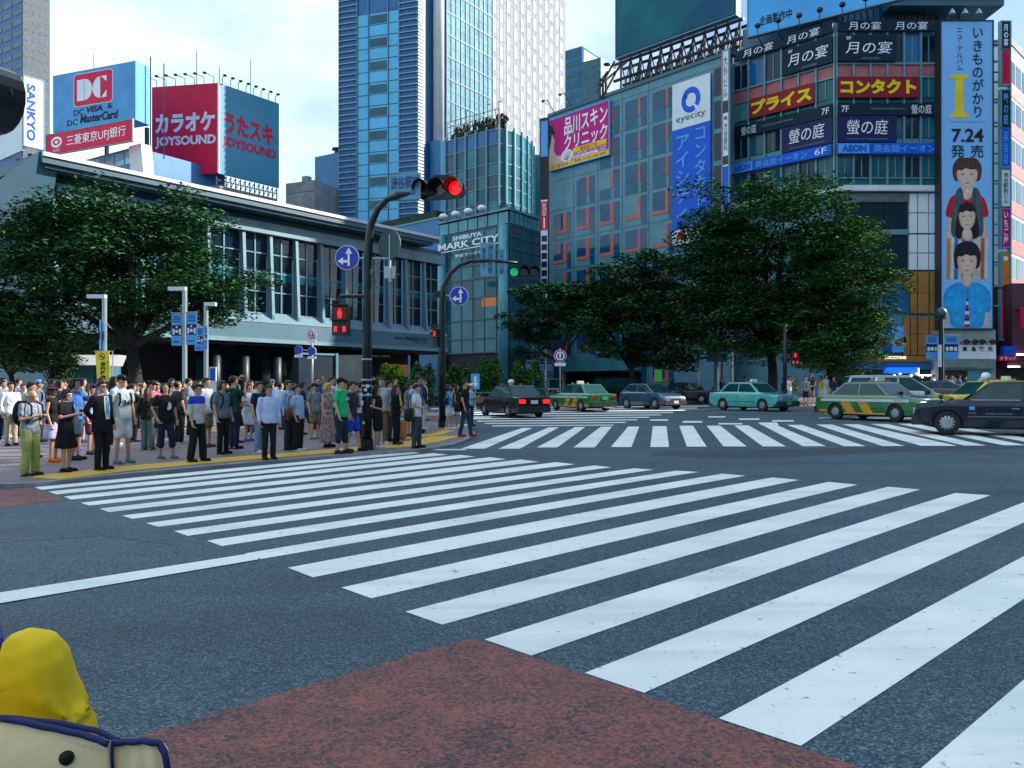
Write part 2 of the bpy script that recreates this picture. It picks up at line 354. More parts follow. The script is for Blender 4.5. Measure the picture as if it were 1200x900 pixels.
PH = .06
def slab(name, pts, h, m, side):
    b = MB(); top_ = [Vector((p.x, p.y, gz(p.x, p.y)+h)) for p in pts]; bo = [Vector((p.x, p.y, gz(p.x, p.y)-.2)) for p in pts]
    b.poly(top_, 0)
    for k in range(len(pts)): b.poly([bo[k], bo[(k+1) % len(pts)], top_[(k+1) % len(pts)], top_[k]], 1)
    return tag(b.build(name, [m, side]), kind='structure')
front = [(-260, 592), (0, 567.5), (45, 566.5), (72, 563), (150, 555), (300, 541.5), (430, 531), (495, 526.5), (530, 521), (548, 515), (557, 508), (552, 502), (535, 498), (500, 493), (440, 486), (300, 481), (100, 478), (-260, 476)]
pf = [G(x, y, PH) for x, y in front]
slab('pavement', pf, PH, M_PAVE, M_CONC)
kb = [(-260, 592), (0, 567.5), (45, 566.5), (72, 563), (150, 555), (300, 541.5), (430, 531), (495, 526.5), (530, 521), (548, 515), (557, 508), (552, 502), (535, 498), (500, 493)]
mb = MB()
P = [G(x, y, PH) for x, y in kb]
for k in range(len(P)-1):
    a, b = P[k], P[k+1]; d = (b-a).normalized(); nn = Vector((-d.y, d.x, 0))
    c = P[min(k+2, len(P)-1)]; d2 = (c-b).normalized() if (c-b).length > .01 else d; n2 = ((nn+Vector((-d2.y, d2.x, 0)))/2).normalized()
    a0 = P[max(k-1, 0)]; d0 = (a-a0).normalized() if (a-a0).length > .01 else d; n0 = ((nn+Vector((-d0.y, d0.x, 0)))/2).normalized()
    mb.poly([(q.x, q.y, gz(q.x, q.y)+PH+.004) for q in (a, b, b+n2*.16, a+n0*.16)])
tag(mb.build('kerb_edge', M_CONC), kind='structure')
def band(name, cps, w, m, lift):
    P = [G(x, y, PH) for x, y in cps]; mb = MB(); Ls = []
    for k, p in enumerate(P):
        d = (P[min(k+1, len(P)-1)]-P[max(k-1, 0)]).normalized(); nn = Vector((-d.y, d.x, 0)); Ls.append((p, p+nn*w))
    for k in range(len(Ls)-1):
        mb.poly([(q.x, q.y, gz(q.x, q.y)+lift) for q in (Ls[k][0], Ls[k+1][0], Ls[k+1][1], Ls[k][1])])
    return tag(mb.build(name, m), kind='structure')
band('tactile_paving', [(69, 562), (150, 552), (250, 542.5), (340, 535), (440, 526.5), (480, 523.5), (515, 517.5), (541, 511)], .9, M_YEL, PH+.006)
band('tactile_paving_corner', [(481, 514), (500, 511.5), (520, 509), (535, 504), (544, 510)][:4], .45, M_YEL, PH+.007)
band('tactile_paving_back', [(-100, 514), (60, 506), (200, 503), (330, 500)], .4, M_YEL, PH+.006)
# tar seams and a relaid strip across the junction
M_TAR = mat('tar_seam', (.012, .016, .020), .5, 0, (6, .4)); M_PATCH = mat('relaid_asphalt', (.034, .056, .072), .75, 0, (40, .5), (60, .5, .006))
def ribbon(name, cps, w, m, lift):
    P = [G(x, y) for x, y in cps]; mb = MB(); Ls = []
    for k, p in enumerate(P):
        d = (P[min(k+1, len(P)-1)]-P[max(k-1, 0)]).normalized(); Ls.append((p, p+Vector((-d.y, d.x, 0))*w))
    for a, c in zip(Ls[:-1], Ls[1:]): mb.poly([(q.x, q.y, gz(q.x, q.y)+lift) for q in (a[0], c[0], c[1], a[1])])
    return tag(mb.build(name, m), kind='structure')
ribbon('relaid_strip', [(640, 536.5), (760, 534), (880, 538), (1000, 532), (1240, 524)][1:], 1.5, M_PATCH, .0018)
ribbon('tar_seam', [(-60, 640), (120, 628), (210, 640)], .03, M_TAR, .002); ribbon('tar_seam', [(560, 533), (700, 531), (900, 528), (1240, 520)], .05, M_TAR, .002)
# pavement on the far right, with the buildings behind it
fr_ = [(560, 468.5), (640, 466), (720, 468), (835, 473), (900, 478.5), (980, 479), (1300, 481)]
slab('far_pavement', [G(*q) for q in fr_]+[Vector((90, 140, 0)), Vector((-10, 140, 0))], .12, M_PAVE, M_CONC)
slab('station_pavement', [G(-260, 472.5), G(440, 470.5), G(560, 470), G(600, 469)]+[Vector((0, 120, 0)), Vector((-90, 120, 0))], .13, M_PAVE, M_CONC)
# ---------------------------------------------------------------- buildings
M = {}
M['alu'] = mat('alu_panel', (.06, .16, .215), .5, 0, (.8, .12))
M['ledge'] = mat('pale_ledge', (.17, .285, .345), .5, 0, (.6, .14))
M['white'] = mat('white_panel', (.62, .65, .68), .5, 0, (.5, .08))
M['steel'] = mat('steel_trim', (.13, .255, .32), .45, .05, (1, .15))
M['dark'] = mat('dark_metal', (.022, .028, .034), .45, .2, (2, .3))
M['black'] = mat('black_paint', (.012, .013, .015), .38, 0, (3, .3))
M['soffit'] = mat('blue_grey_cladding', (.038, .10, .145), .5, .1, (.6, .14))
M['gl_dark'] = glass('dark_glass', (.006, .022, .036), .05, .38)
M['gl_teal'] = glass('teal_glass', (.014, .13, .17), .08, .32)
M['gl_mall'] = glass('mall_glass', (.022, .20, .25), .08, .35); M['gl_mall2'] = glass('mall_glass_deep', (.010, .095, .135), .06, .4)
M['gl_pale'] = glass('pale_glass', (.07, .30, .37), .15, .4)
M['gl_blue'] = glass('blue_glass', (.006, .13, .34), .10, .4)
M['gl_sky'] = glass('sky_glass', (.16, .42, .52), .04, 1.0)
M['blue_pan'] = mat('blue_cladding', (.018, .15, .34), .4, .1, (.5, .12))
M['navy'] = mat('navy_louvre', (.010, .10, .28), .5)
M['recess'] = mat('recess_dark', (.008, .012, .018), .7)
M['conc'] = mat('concrete', (.27, .29, .31), .8, 0, (.7, .22))
M['tealwall'] = mat('teal_grey_tile', (.085, .24, .31), .5, 0, (.7, .14))
M['salmon'] = mat('salmon_paint', (.46, .12, .10), .5)
M['gl_off'] = glass('office_glass', (.010, .085, .18), .07, .4); M['gl_off2'] = glass('office_blind_glass', (.09, .26, .31), .12, .3); M['span'] = mat('spandrel_blue', (.022, .12, .22), .4, 0, (.6, .15), spec=.3)
M['pink'] = mat('pink_tile', (.42, .115, .13), .6, 0, (1.2, .18))
M['lamp_white'] = mat('lamp_glow', (.9, .92, .95), .4, emis=1.2)
M['ink'] = mat('ink_black', (.015, .018, .03), .6, noise=(4, .1), spec=.2)
M['paper'] = mat('sign_white', (.66, .72, .78), .5, noise=(.8, .06), spec=.2)
M['text_white'] = mat('lettering_white', (.80, .83, .87), .5, noise=(2, .05), spec=.2)
M['ochre'] = mat('ochre_panel', (.33, .155, .03), .5, 0, (.9, .2))
M['signblue'] = mat('sign_blue', (.006, .10, .62), .45, noise=(.6, .08), spec=.2)
M['signsky'] = mat('sign_sky_blue', (.10, .36, .80), .45, noise=(.4, .08), spec=.2)
M['signred'] = mat('sign_red', (.60, .008, .06), .45, noise=(.6, .1), spec=.2)
M['magenta'] = mat('sign_magenta', (.55, .004, .20), .45, noise=(.6, .1), spec=.2)
M['yellow'] = mat('sign_yellow', (.80, .58, .01), .45, noise=(.6, .1), spec=.2)
M['signnavy'] = mat('sign_navy', (.012, .016, .09), .45, noise=(.6, .2), spec=.2)
M['skin_print'] = mat('printed_skin', (.62, .43, .38), .5, noise=(1, .06))

def bld(name, label, loc): return thing(name, label, 'building', loc)
def fpart(fr, parent, name, m, *boxes, mats=None):
    mb = MB()
    for b in boxes: fr.box(mb, *b)
    return mb.build(name, mats or m, parent)

# --- the low station building that runs away to the right behind the crowd
S = fr_vp(243, 51.5, 1330)
U = lambda px: S.uz(px, 400)[0]
zs = lambda px, py: S.uz(px, py)[1]
z_roof = S.uz(397, 258)[1]-.55; u0, u1 = U(62), U(517)
b = bld('station_building', 'long low grey station building with tall windows between fins, behind the crowd', S.p(u0, 0)+Vector((0, 0, 0)))
z_wt, z_wb = zs(315, 276), zs(315, 366.7); z_f0, z_f1 = zs(315, 400.5), zs(315, 379.5)
fpart(S, b, 'upper_wall', M['soffit'], (u0, u1, z_wt+.75, z_roof-.3, -.4, 0))
fpart(S, b, 'beam', M['ledge'], (u0, u1, z_wt, z_wt+.75, -.5, .45))
ur0 = u1-2.6
mb = MB(); S.shape(mb, [(u0-1.2, z_roof), (ur0, z_roof), (ur0, z_roof+.5), (u0-1.2, z_roof+.5)], -16, 1.55); mb.build('roof', M['soffit'], b)
ur_ = (lambda f: f.uz(516, 282)[0])(Fr(S.p(0, 0, 1.8), S.e))
fpart(S, b, 'roof_edge', M['white'], (u0-1.2, ur_, z_roof+.22, z_roof+.44, 1.56, 1.8))
fpart(S, b, 'roof_fascia', M['soffit'], (u0-1.2, ur_, z_roof-.12, z_roof+.2, 1.56, 1.7))
fpart(S, b, 'soffit_panel', M['soffit'], (u0-1, ur0, z_roof-.32, z_roof-.02, .02, 1.5))
mb = MB(); mb.prism([S.p(u0, z_f1, .75), S.p(u0, z_wb, .02), S.p(u0, z_wb, -.3), S.p(u0, z_f1, -.3)], S.e*(u1-u0)); mb.build('sill_ledge', M['ledge'], b)
fpart(S, b, 'fascia', M['alu'], (u0, u1, z_f0+.15, z_f1, -.3, .72))
fpart(S, b, 'fascia_trim', M['ledge'], (u0, u1, z_f0-.12, z_f0+.15, -.3, .8))
fins = [U(x) for x in (62, 118, 163, 201, 242, 283, 315, 345, 374, 402, 427, 452, 473, 495)]
for k, u in enumerate(fins):
    mb = MB(); mb.prism([S.p(u-.11, z_wt+.1, .0), S.p(u-.11, z_wt+.1, .28), S.p(u-.11, z_wb-.2, .56), S.p(u-.11, z_wb-.7, .5), S.p(u-.11, z_wb-.7, 0)], S.e*.22)
    mb.build('fin', M['steel'], b)
fins.append(u1-.2)
for a, c in zip(fins[:-1], fins[1:]):
    a += .14; c -= .14; mb = MB(); S.box(mb, a, c, z_wb, z_wt, -.16, -.1); w = mb.build('window', M['gl_dark'], b)
    mb = MB(); k = 2
    S.box(mb, (a+c)/2-.05, (a+c)/2+.05, z_wb, z_wt, -.1, -.02)
    for q in (.27, .52, .76): S.box(mb, a, c, z_wb+(z_wt-z_wb)*q-.04, z_wb+(z_wt-z_wb)*q+.04, -.098, -.04)
    mb.build('frame', M['steel'], w)
    mb = MB(); S.box(mb, a+.02, c-.02, z_wb+(z_wt-z_wb)*.42, z_wb+(z_wt-z_wb)*.55, -.1, -.085); mb.build('blind', M['gl_teal'], w)
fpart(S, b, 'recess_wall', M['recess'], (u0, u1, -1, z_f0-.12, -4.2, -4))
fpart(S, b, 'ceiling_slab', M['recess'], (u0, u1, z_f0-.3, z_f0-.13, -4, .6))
for px in (258, 292, 330, 372, 430, 492):
    mb = MB(); p = S.p(U(px), 0, -.6); mb.tube([p+Vector((0, 0, -.8)), p+Vector((0, 0, z_f0-.3))], .38, 14); mb.build('pillar', M['dark'], b, smooth=True)
for px, w_, m in ((268, 2.2, 'gl_teal'), (312, 1.6, 'gl_dark'), (345, 2.2, 'gl_teal'), (405, 2.5, 'gl_dark'), (455, 2.2, 'gl_dark')):
    fpart(S, b, 'shop_window', M[m], (U(px), U(px)+w_, .6, 3.6, -3.98, -3.9))
fpart(S, b, 'lit_poster', mat('amber_poster', (.40, .20, .02), .5, emis=.06), (U(486), U(486)+3.0, 2.55, 3.6, -3.98, -3.85))
mb = MB(); S.box(mb, u0-.2, u0, -1, z_roof-.3, -15, .02); mb.build('end_wall', M['alu'], b)
mb = MB(); mb.prism([S.p(u0-1.3, z_roof+.48, 1.5), S.p(u0-1.3, z_roof-2.2, .6), S.p(u0-1.3, z_roof-3.4, -9), S.p(u0-1.3, z_roof-.9, -9)], S.e*1.0); mb.build('gable', M['alu'], b)
fr_text(S, 'Keio', b, M['signnavy'], U(456), U(465), zs(460, 398), zs(460, 394.5), .76, bold=.02)
fr_text(S, 'Inokashira Line', b, M['ink'], U(467), U(493), zs(480, 399.5), zs(480, 394.2), .76, bold=.01)
fr_text(S, 'Shibuya Station', b, M['ink'], U(478), U(495), zs(488, 403.3), zs(488, 400.6), .76)
fr_text(S, 'MARK CITY', b, M['text_white'], U(434), U(459), zs(446, 418.5), zs(446, 416), -.2)
fr_text(S, 'EXCEL HOTEL', b, M['text_white'], U(489), U(500), zs(494, 416.2), zs(494, 414.6), -.2)

# --- white building at the far left, seen through the leaves
A2 = fr_vp(60, 62, -3000)
b = bld('low_white_building', 'white building with rows of square windows half hidden by the tree at far left', A2.p(-14, 0))
u0 = A2.uz(-90, 400)[0]; u1 = A2.uz(66, 400)[0]; z1 = A2.uz(30, 232)[1]
fpart(A2, b, 'wall', M['white'], (u0, u1, -1, z1, -8, 0))
for r in range(3):
    for c in range(5):
        uu = u0+.6+c*2.05; zz = z1-3.4-r*3.6
        mb = MB(); A2.box(mb, uu, uu+1.6, zz, zz+2.2, -.1, .02); w = mb.build('window', M['gl_dark'], b)
        mb = MB(); A2.box(mb, uu-.08, uu+1.68, zz-.12, zz-.01, -.05, .14); mb.build('sill', M['steel'], w)

# --- glass mall with the tower behind it
F1 = fr_vp(597, 75, -390); F2 = fr_vp(597, 75, 1205)
zt = F1.uz(597, 246)[1]; ul = F1.uz(516, 400)[0]; ur = F2.uz(632, 400)[0]
b = bld('glass_mall', 'glazed corner mall block carrying white lettering, behind the pole with the green signal', F1.p(0, 0))
zz = lambda py: F1.uz(597, py)[1]
mb = MB(); mb.prism([F1.p(ul, -1), F1.p(0, -1), F2.p(ur, -1), F2.p(ur, -1, -14), F1.p(ul, -1, -14)], (0, 0, zt-.3+1)); mb.build('core', M['recess'], b)
mb = MB(); mb.prism([F1.p(ul-.2, zt, .25), F1.p(.15, zt, .3), F2.p(ur, zt, .25), F2.p(ur, zt, -13), F1.p(ul, zt, -13)], (0, 0, .22)); mb.build('roof', M['steel'], b)
lv = [412, 395, 372, 345, 322, 305, 290, 276, 263]
for fr, a, c, nc in ((F1, ul, -.03, 6), (F2, .03, ur, 5)):
    w_ = (c-a)/nc
    for k in range(nc+1):
        n_ = nc if fr is F1 else 7
    n2 = 7
    for k in range(n2):
        q = (c-a)/n2; mb = MB(); fr.box(mb, a+k*q+.07, a+(k+1)*q-.07, zz(261), zt-.12, .02, .1); mb.build('parapet_panel', M['gl_pale'], b)
    for j in range(len(lv)-1):
        z0, z1 = zz(lv[j]), zz(lv[j+1])
        for k in range(nc):
            m = M['gl_mall'] if j in (0, 1, 6, 7) or (k == 2 and j == 2) else (M['gl_mall2'] if (j+k) % 3 else M['gl_mall'])
            if fr is F2: m = M['gl_mall2'] if j > 1 else M['gl_mall']
            mb = MB(); fr.box(mb, a+k*w_+.04, a+(k+1)*w_-.04, z0+.06, z1-.06, .01, .05); mb.build('window', m, b)
    mb = MB()
    for j in range(len(lv)): fr.box(mb, a, c, zz(lv[j])-.06, zz(lv[j])+.06, .0, .13)
    for k in range(nc+1): fr.box(mb, a+k*w_-.04, a+k*w_+.04, zz(412), zz(262), .052, .11)
    mb.build('glazing_grid', M['soffit'], b)
for fr, u in ((F1, ul+.55), (F1, -.55)):
    mb = MB(); p = fr.p(u, 0, .25); mb.tube([p+Vector((0, 0, -1)), p+Vector((0, 0, zz(263)))], .5, 16); mb.build('column', M['gl_pale'], b, smooth=True)
fpart(F1, b, 'lit_interior', mat('amber_interior', (.35, .13, .04), .6, emis=.12), (F1.uz(565, 400)[0], F1.uz(583, 400)[0], zz(357), zz(346), .055, .07))
tx = lambda body, x0, x1, ya, yb, **k: fr_text(F1, body, b, M['text_white'], F1.uz(x0, 300)[0], F1.uz(x1, 300)[0], F1.uz((x0+x1)/2, ya)[1], F1.uz((x0+x1)/2, yb)[1], .85, **k)
tx('SHIBUYA', 538, 572, 280.5, 275.5, bold=.02); tx('MARK CITY', 521, 592, 290, 282, bold=.025); tx('渋谷マークシティ', 540, 584, 300, 296, bold=.02)
fpart(F1, b, 'underline_bar', M['text_white'], (F1.uz(520, 300)[0], F1.uz(592, 300)[0], F1.uz(556, 292.6)[1], F1.uz(556, 291.6)[1], .8, .86))
for px in (525, 539, 554, 570):
    mb = MB(); p = F1.p(F1.uz(px, 300)[0], zt+.22, .6); mb.ell(p+Vector((0, 0, .32)), .45, .45, .3); mb.tube([p-F1.n*.6, p+Vector((0, 0, .2))], .06, 6); mb.build('floodlight', M['text_white'], b, smooth=True)
# link wall between the station roof and the mall
Lf = fr_vp(516, 84, -420)
b = bld('link_block', 'plain blue panelled block rising over the station roof beside the glass mall', Lf.p(Lf.uz(400, 300)[0], 0))
ua, ub, z1 = Lf.uz(405, 300)[0], Lf.uz(516, 300)[0]-.1, Lf.uz(516, 256)[1]
fpart(Lf, b, 'wall', M['blue_pan'], (ua, ub, -1, z1, -6, 0))
fpart(Lf, b, 'seam', M['navy'], *[(ua, ub, z1-q, z1-q+.05, -.01, .012) for q in (1.7, 3.4)])
fpart(Lf, b, 'coping', M['steel'], (ua, ub, z1, z1+.2, -6, .1))
fpart(Lf, b, 'roof_hedge', mat('roof_hedge', (.02, .05, .03), .9, 0, (3, .5)), (ua, ub-1, z1+.2, z1+1.1, -1.5, -.4))
# podium: glazed drum
P1 = fr_vp(584, 100, -600); zt = P1.uz(584, 151)[1]
b = bld('glass_podium', 'rounded glass block with roof garden between the mall and the tower', P1.p(0, 0))
ul = P1.uz(523, 200)[0]; pc = [P1.p(ul, 0), P1.p(0, 0)]
cv = [P1.p(0, 0)+Vector((x, y, 0)) for x, y in ((.9, .55), (1.9, 1.5), (2.85, 2.9), (3.6, 4.6), (4.2, 6.6), (4.55, 8.8), (4.7, 11))]
path = pc+cv
mb = MB(); mb.prism([q+Vector((0, 0, 0)) for q in path]+[P1.p(4, 0, -22), P1.p(ul, 0, -22)], (0, 0, zt)); mb.build('core', M['gl_teal'], b)
segs = [(P1.p(ul+(0-ul)*k/5, 0), P1.p(ul+(0-ul)*(k+1)/5, 0), True) for k in range(5)]+[(a, c, False) for a, c in zip(path[1:-1], path[2:])]
rows = [150.5, 168, 190, 204, 218, 236, 256]; rows = [P1.uz(584, y)[1] for y in rows]
for seg_i, (a, c, front) in enumerate(segs):
    fr = Fr(a, c-a); w_ = (c-a).length
    for j in range(6):
        m = M['gl_blue'] if (front and j == 0) else (M['gl_mall2'] if front and (j+seg_i) % 3 else M['gl_mall'])
        mb = MB(); fr.box(mb, .16, w_-.16, rows[j+1]+.12, rows[j]-.12, .01, .05); mb.build('window', m, b)
    mb = MB(); fr.box(mb, -.12, .12, 0, zt+.5, .0, .28)
    for z in rows: fr.box(mb, .12, w_-.12, z-.07, z+.07, .0, .1)
    mb.build('glazing_grid', M['steel'], b)
rh = MB()
for k in range(240):
    u = ul+rnd.random()*(-ul); p = P1.p(u, zt+rnd.random()*2.2, -1-rnd.random()); rh.ell(p, .28, .28, .25, 5, 4)
rh.build('roof_hedge', MATS['roof_hedge'], b)
mb = MB()
for k in range(15): P1.box(mb, ul+k*(-ul)/14-.04, ul+k*(-ul)/14+.04, zt, zt+2.6, -.3, -.22)
for z in (.5, 1.2, 1.9, 2.6): P1.box(mb, ul, 0, zt+z-.03, zt+z+.03, -.2, -.15)
mb.build('roof_rail', M['dark'], b)
for px in (547, 572, 584):
    mb = MB(); p = P1.p(P1.uz(px, 200)[0]-.1, zt, -.1); mb.tube([p, p+Vector((0, 0, 3.4)), p+Vector((.3, 0, 3.5))], .07, 6); mb.build('roof_lamp', M['dark'], b)

# --- hotel tower
T = fr_vp(523, 128, 1290); ztop = 92
b = bld('hotel_tower', 'tall tower with blue glazed left face and white wall of small windows at right', T.p(0, 0))
uj, ue = T.uz(577, 100)[0], T.uz(662, 100)[0]
zr = lambda py: T.uz(523, py)[1]
T2 = fr_vp(490, 119, -2350); ua = T2.uz(397, 100)[0]
mb = MB(); mb.prism([T.p(0, 0, 0), T.p(uj, 0, 0), T.p(uj, 0, -14), T.p(0, 0, -14)], (0, 0, ztop)); mb.build('glazed_core', M['gl_sky'], b)
fh = zr(13.3)-zr(39.3)
mb = MB()
for k in range(26):
    z = zr(13.3)+fh*(16-k)
    if 5 < z < ztop: T.box(mb, 0, uj, z-.10, z+.10, 0, .1); T.box(mb, 0, uj, z+fh*.5-.05, z+fh*.5+.05, 0, .06)
mb.build('transom', M['soffit'], b)
mb = MB()
for k in range(11): T.box(mb, uj*k/10-.06, uj*k/10+.06, 5, ztop, .0, .13)
mb.build('mullion', M['soffit'], b)
mb = MB(); mb.prism([T.p(uj+.02, 0, .05), T.p(ue, 0, .05), T.p(ue, 0, -16), T.p(uj+.02, 0, -16)], (0, 0, ztop)); mb.build('white_wall', mat('tower_white', (.34, .37, .42), .85, 0, (.12, .06), spec=.1), b)
cols = [579, 587, 595.5, 603.8, 611.5, 619, 626, 633, 639.5, 645.8, 652, 657.5]
ph = zr(11.5)-zr(35.5); wins = []
for k, px in enumerate(cols):
    u = T.uz(px, 100)[0]; wv = .95
    for j in range(-12, 14):
        z = T.uz(587, 11.5)[1]+(1-k)*ph*.27-j*ph
        if 22 < z < 78: wins.append((u, z))
wins.sort(key=lambda q: -q[1])
gw = mat('tower_pane', (.74, .78, .82), .7, 0, (.3, .1), spec=.1)
extra = MB()
for i, (u, z) in enumerate(wins):
    mb = extra if i >= 99 else MB()
    T.box(mb, u-.36, u+.36, z-2.2, z, .06, .11)
    if i < 99: mb.build('window', gw, b)
if extra.v: tag(extra.build('window_rows', gw, b), kind='stuff')
mb = MB()
for k in range(24):
    u = uj+(ue-uj)*k/23; T.box(mb, u-.03, u+.03, 20, ztop, .05, .075)
for k in range(40):
    z = 20+k*1.75; T.box(mb, uj, ue, z-.03, z+.03, .05, .07)
mb.build('panel_joint', mat('joint_grey', (.22, .25, .29), .8), b)
# recess, white column and louvred strip between the two faces
mb = MB(); mb.prism([T2.p(0, 0, -3), T2.p(0, 0, -9), T.p(0, 0, -9), T.p(0, 0, -.5)], (0, 0, ztop)); mb.build('recess', M['gl_blue'], b)
mb = MB(); p = W(514, 300, 122); p.z = W(514, 168, 122).z; mb.tube([(p.x, p.y, p.z), (p.x, p.y, ztop)], .85, 16); mb.build('column', M['white'], b, smooth=True)
mb = MB(); p = W(514, 300, 122); mb.tube([(p.x, p.y, 0), (p.x, p.y, p.z+W(514, 168, 122).z-p.z-.05)], 1.6, 12); mb.build('column_base', M['blue_pan'], b)
St = Fr(T2.p(0, 0), Vector((.6, .8, 0)))
fpart(St, b, 'side_wall', M['navy'], (.05, 3.6, 0, ztop, -2, -.3))
mb = MB()
for k in range(130):
    z = 20+k*.5
    if z < ztop: St.box(mb, 0.0, 1.3, z, z+.3, -.3, .05)
mb.build('side_louvre', M['white'], b)
fpart(T2, b, 'wall', M['gl_blue'], (ua, -.05, 0, ztop, -14, -.05))
u1, u2, u3, u4, u5, u6 = [T2.uz(x, 100)[0] for x in (419, 432, 443, 455, 468, 489.5)]
lz = T2.uz(455, 39)[1]; f2 = T2.uz(455, 12.5)[1]-T2.uz(455, 39.8)[1]
mb = MB(); ml = []; LV = mat('louvre_blue', (.20, .42, .58), .45)
for k in range(-1, 70):
    z = T2.uz(397, 6)[1]-k*f2/4+3
    T2.box(mb, ua+.05, u1-.1, z, z+.13, .0, .22); ml.append((u5, u6, z))
mb.build('louvre', LV, b); mb = MB()
for p_, q_, z in ml: T2.box(mb, p_, q_, z, z+.13, .0, .22)
mb.build('louvre', LV, b)
fpart(T2, b, 'louvre_back', M['navy'], (ua, u1-.05, 0, ztop, -.04, -.01), (u5, u6, 0, ztop, -.04, -.01))
fpart(T2, b, 'frame_post', M['steel'], *[(u-.06, u+.06, 0, ztop, -.02, .2) for u in (ua+.1, u1, u2, u4, u5)])
for k in range(-2, 22):
    z = T2.uz(445, 15)[1]-k*f2
    for i, (p, q) in enumerate(((u1, u2), (u2, u4), (u4, u5))):
        if z > 60 or z < 12: continue
        mb = MB(); T2.box(mb, p+.1, q-.1, z-f2+.12, z-f2*.5-.06, .0, .03); T2.box(mb, p+.1, q-.1, z-f2*.5+.06, z-.02, .0, .03)
        pn = mb.build('glazing_panel', mat('bright_blue_panel', (.03, .42, .72), .3, 0, (.4, .1), spec=.7), b)
        if i == 1 and k not in (14, 15):
            mb = MB(); T2.box(mb, p+.2, q-.2, z-f2*.45, z-f2*.08, .035, .05); mb.build('window', M['gl_mall2'], pn)

# --- towers and blocks on the skyline
def slab_block(label, px0, px1, ytop, Y, vpx, depth, m, name='tower_block', rowsn=0, coln=0, win=None, ybase=400, wfrac=(.6, .5)):
    fr = fr_vp(px1 if vpx < px1 else px0, Y, vpx); a, c = fr.uz(px0, 300)[0], fr.uz(px1, 300)[0]
    z1 = fr.uz((px0+px1)/2, ytop)[1]; o = bld(name, label, fr.p(a, 0)); fpart(fr, o, 'wall', m, (a, c, -1, z1, -depth, 0))
    zb = fr.uz((px0+px1)/2, ybase)[1]
    for i in range(rowsn):
        for j in range(coln):
            h = (z1-zb)/rowsn; w_ = (c-a)/coln; z = z1-(i+1)*h; u = a+j*w_
            mb = MB(); fr.box(mb, u+w_*(1-wfrac[0])/2, u+w_*(1+wfrac[0])/2, z+h*(1-wfrac[1])/2, z+h*(1+wfrac[1])/2, -.05, .04); mb.build('window', win, o)
    return fr, o, a, c, z1
fr, o, a, c, z1 = slab_block('brownish tower with small windows at the left edge of the sky', 27, 58.5, -40, 190, 1500, 22, mat('brown_tower', (.16, .165, .185), .7), rowsn=22, coln=4, win=M['gl_pale'], ybase=190, wfrac=(.36, .28))
fr2 = fr_vp(27, 190, -900); a2 = fr2.uz(-30, 100)[0]
fpart(fr2, o, 'glazed_wall', M['navy'], (a2, -.05, 0, z1, -1, 0))
for i in range(18):
    for j in range(5):
        w_ = (-a2)/5; h = (z1-fr2.uz(10, 190)[1])/18; zz_ = z1-(i+1)*h; mb = MB(); fr2.box(mb, a2+j*w_+.4, a2+(j+1)*w_-.4, zz_+.9, zz_+h-.5, .0, .08); mb.build('window', M['gl_teal'], o)
fr, o, a, c, z1 = slab_block('blue windowless block with a roof vent left of the tall tower', 369, 399, 181, 125, -900, 14, M['blue_pan'], name='plain_block')
mb = MB(); p = fr.p((a+c)/2+1.2, z1, -1); mb.tube([p, p+Vector((0, 0, .7)), p+Vector((0, 0, .75))], [.5, .5, .9], 14); mb.tube([p+Vector((0, 0, .75)), p+Vector((0, 0, 1.0))], .9, 14); mb.build('roof_vent', M['dark'], o)
fr, o, a, c, z1 = slab_block('small grey concrete block beside the blue block, over the station roof', 335, 369, 213, 118, -1500, 12, M['conc'], name='plain_block')
fpart(fr, o, 'seam', M['soffit'], (a, c, z1-1.6, z1-1.5, -.01, .02)); fpart(fr, o, 'chimney', M['conc'], (a+2.2, a+3.2, z1, z1+1.1, -2, -1))
fr, o, a, c, z1 = slab_block('teal glass block in the gap right of the white tower wall', 661, 682, 57, 225, -700, 15, M['gl_blue'], name='office_block', rowsn=6, coln=1, win=M['gl_teal'], ybase=130, wfrac=(.86, .7))
q = Fr(fr.p(c, 0), Vector((.6, .8, 0))); fpart(q, o, 'side_wall', M['white'], (.02, 14, 0, z1-.6, -12, -.02))
fr, o, a, c, z1 = slab_block('pale slabs of an office block peeking over the pink clinic sign', 682, 704, 70, 220, -700, 12, M['soffit'], name='office_block', rowsn=5, coln=2, win=M['gl_teal'], ybase=130, wfrac=(.7, .6))

# bank building under the card sign
B1 = fr_vp(158, 104, -900); z1 = B1.uz(158, 172)[1]
b = bld('bank_building', 'pale blue windowed building below the red bank sign', B1.p(0, 0)); ua = B1.uz(50, 180)[0]
fpart(B1, b, 'wall', M['blue_pan'], (ua, 0, -1, z1, -14, 0))
for k in range(10):
    for j in range(2):
        w_ = -ua/10; mb = MB(); B1.box(mb, ua+k*w_+.15, ua+(k+1)*w_-.15, z1-2.0-j*2.4, z1-.35-j*2.4, -.02, .04); mb.build('window', M['gl_sky'] if j == 0 else M['gl_blue'], b)
mb = MB(); B2 = Fr(B1.p(0, 0), Vector((.6, .8, 0))); mb.prism([B1.p(-.2, z1-8, .1), B1.p(2.6, z1-8, .1), B1.p(1.5, z1+.2, .1), B1.p(-1.2, z1+.2, .1)], B1.n*-1.5); mb.build('raking_pillar', M['white'], b)
J1 = fr_vp(256, 112, -5000); J2 = fr_vp(256, 112, 1290); zj0, zj1 = J1.uz(256, 203)[1], J1.uz(256, 97)[1]
b = bld('billboard_block', 'flat roofed block that carries the two sided karaoke billboard', J1.p(0, 0)); ua = J1.uz(178, 150)[0]
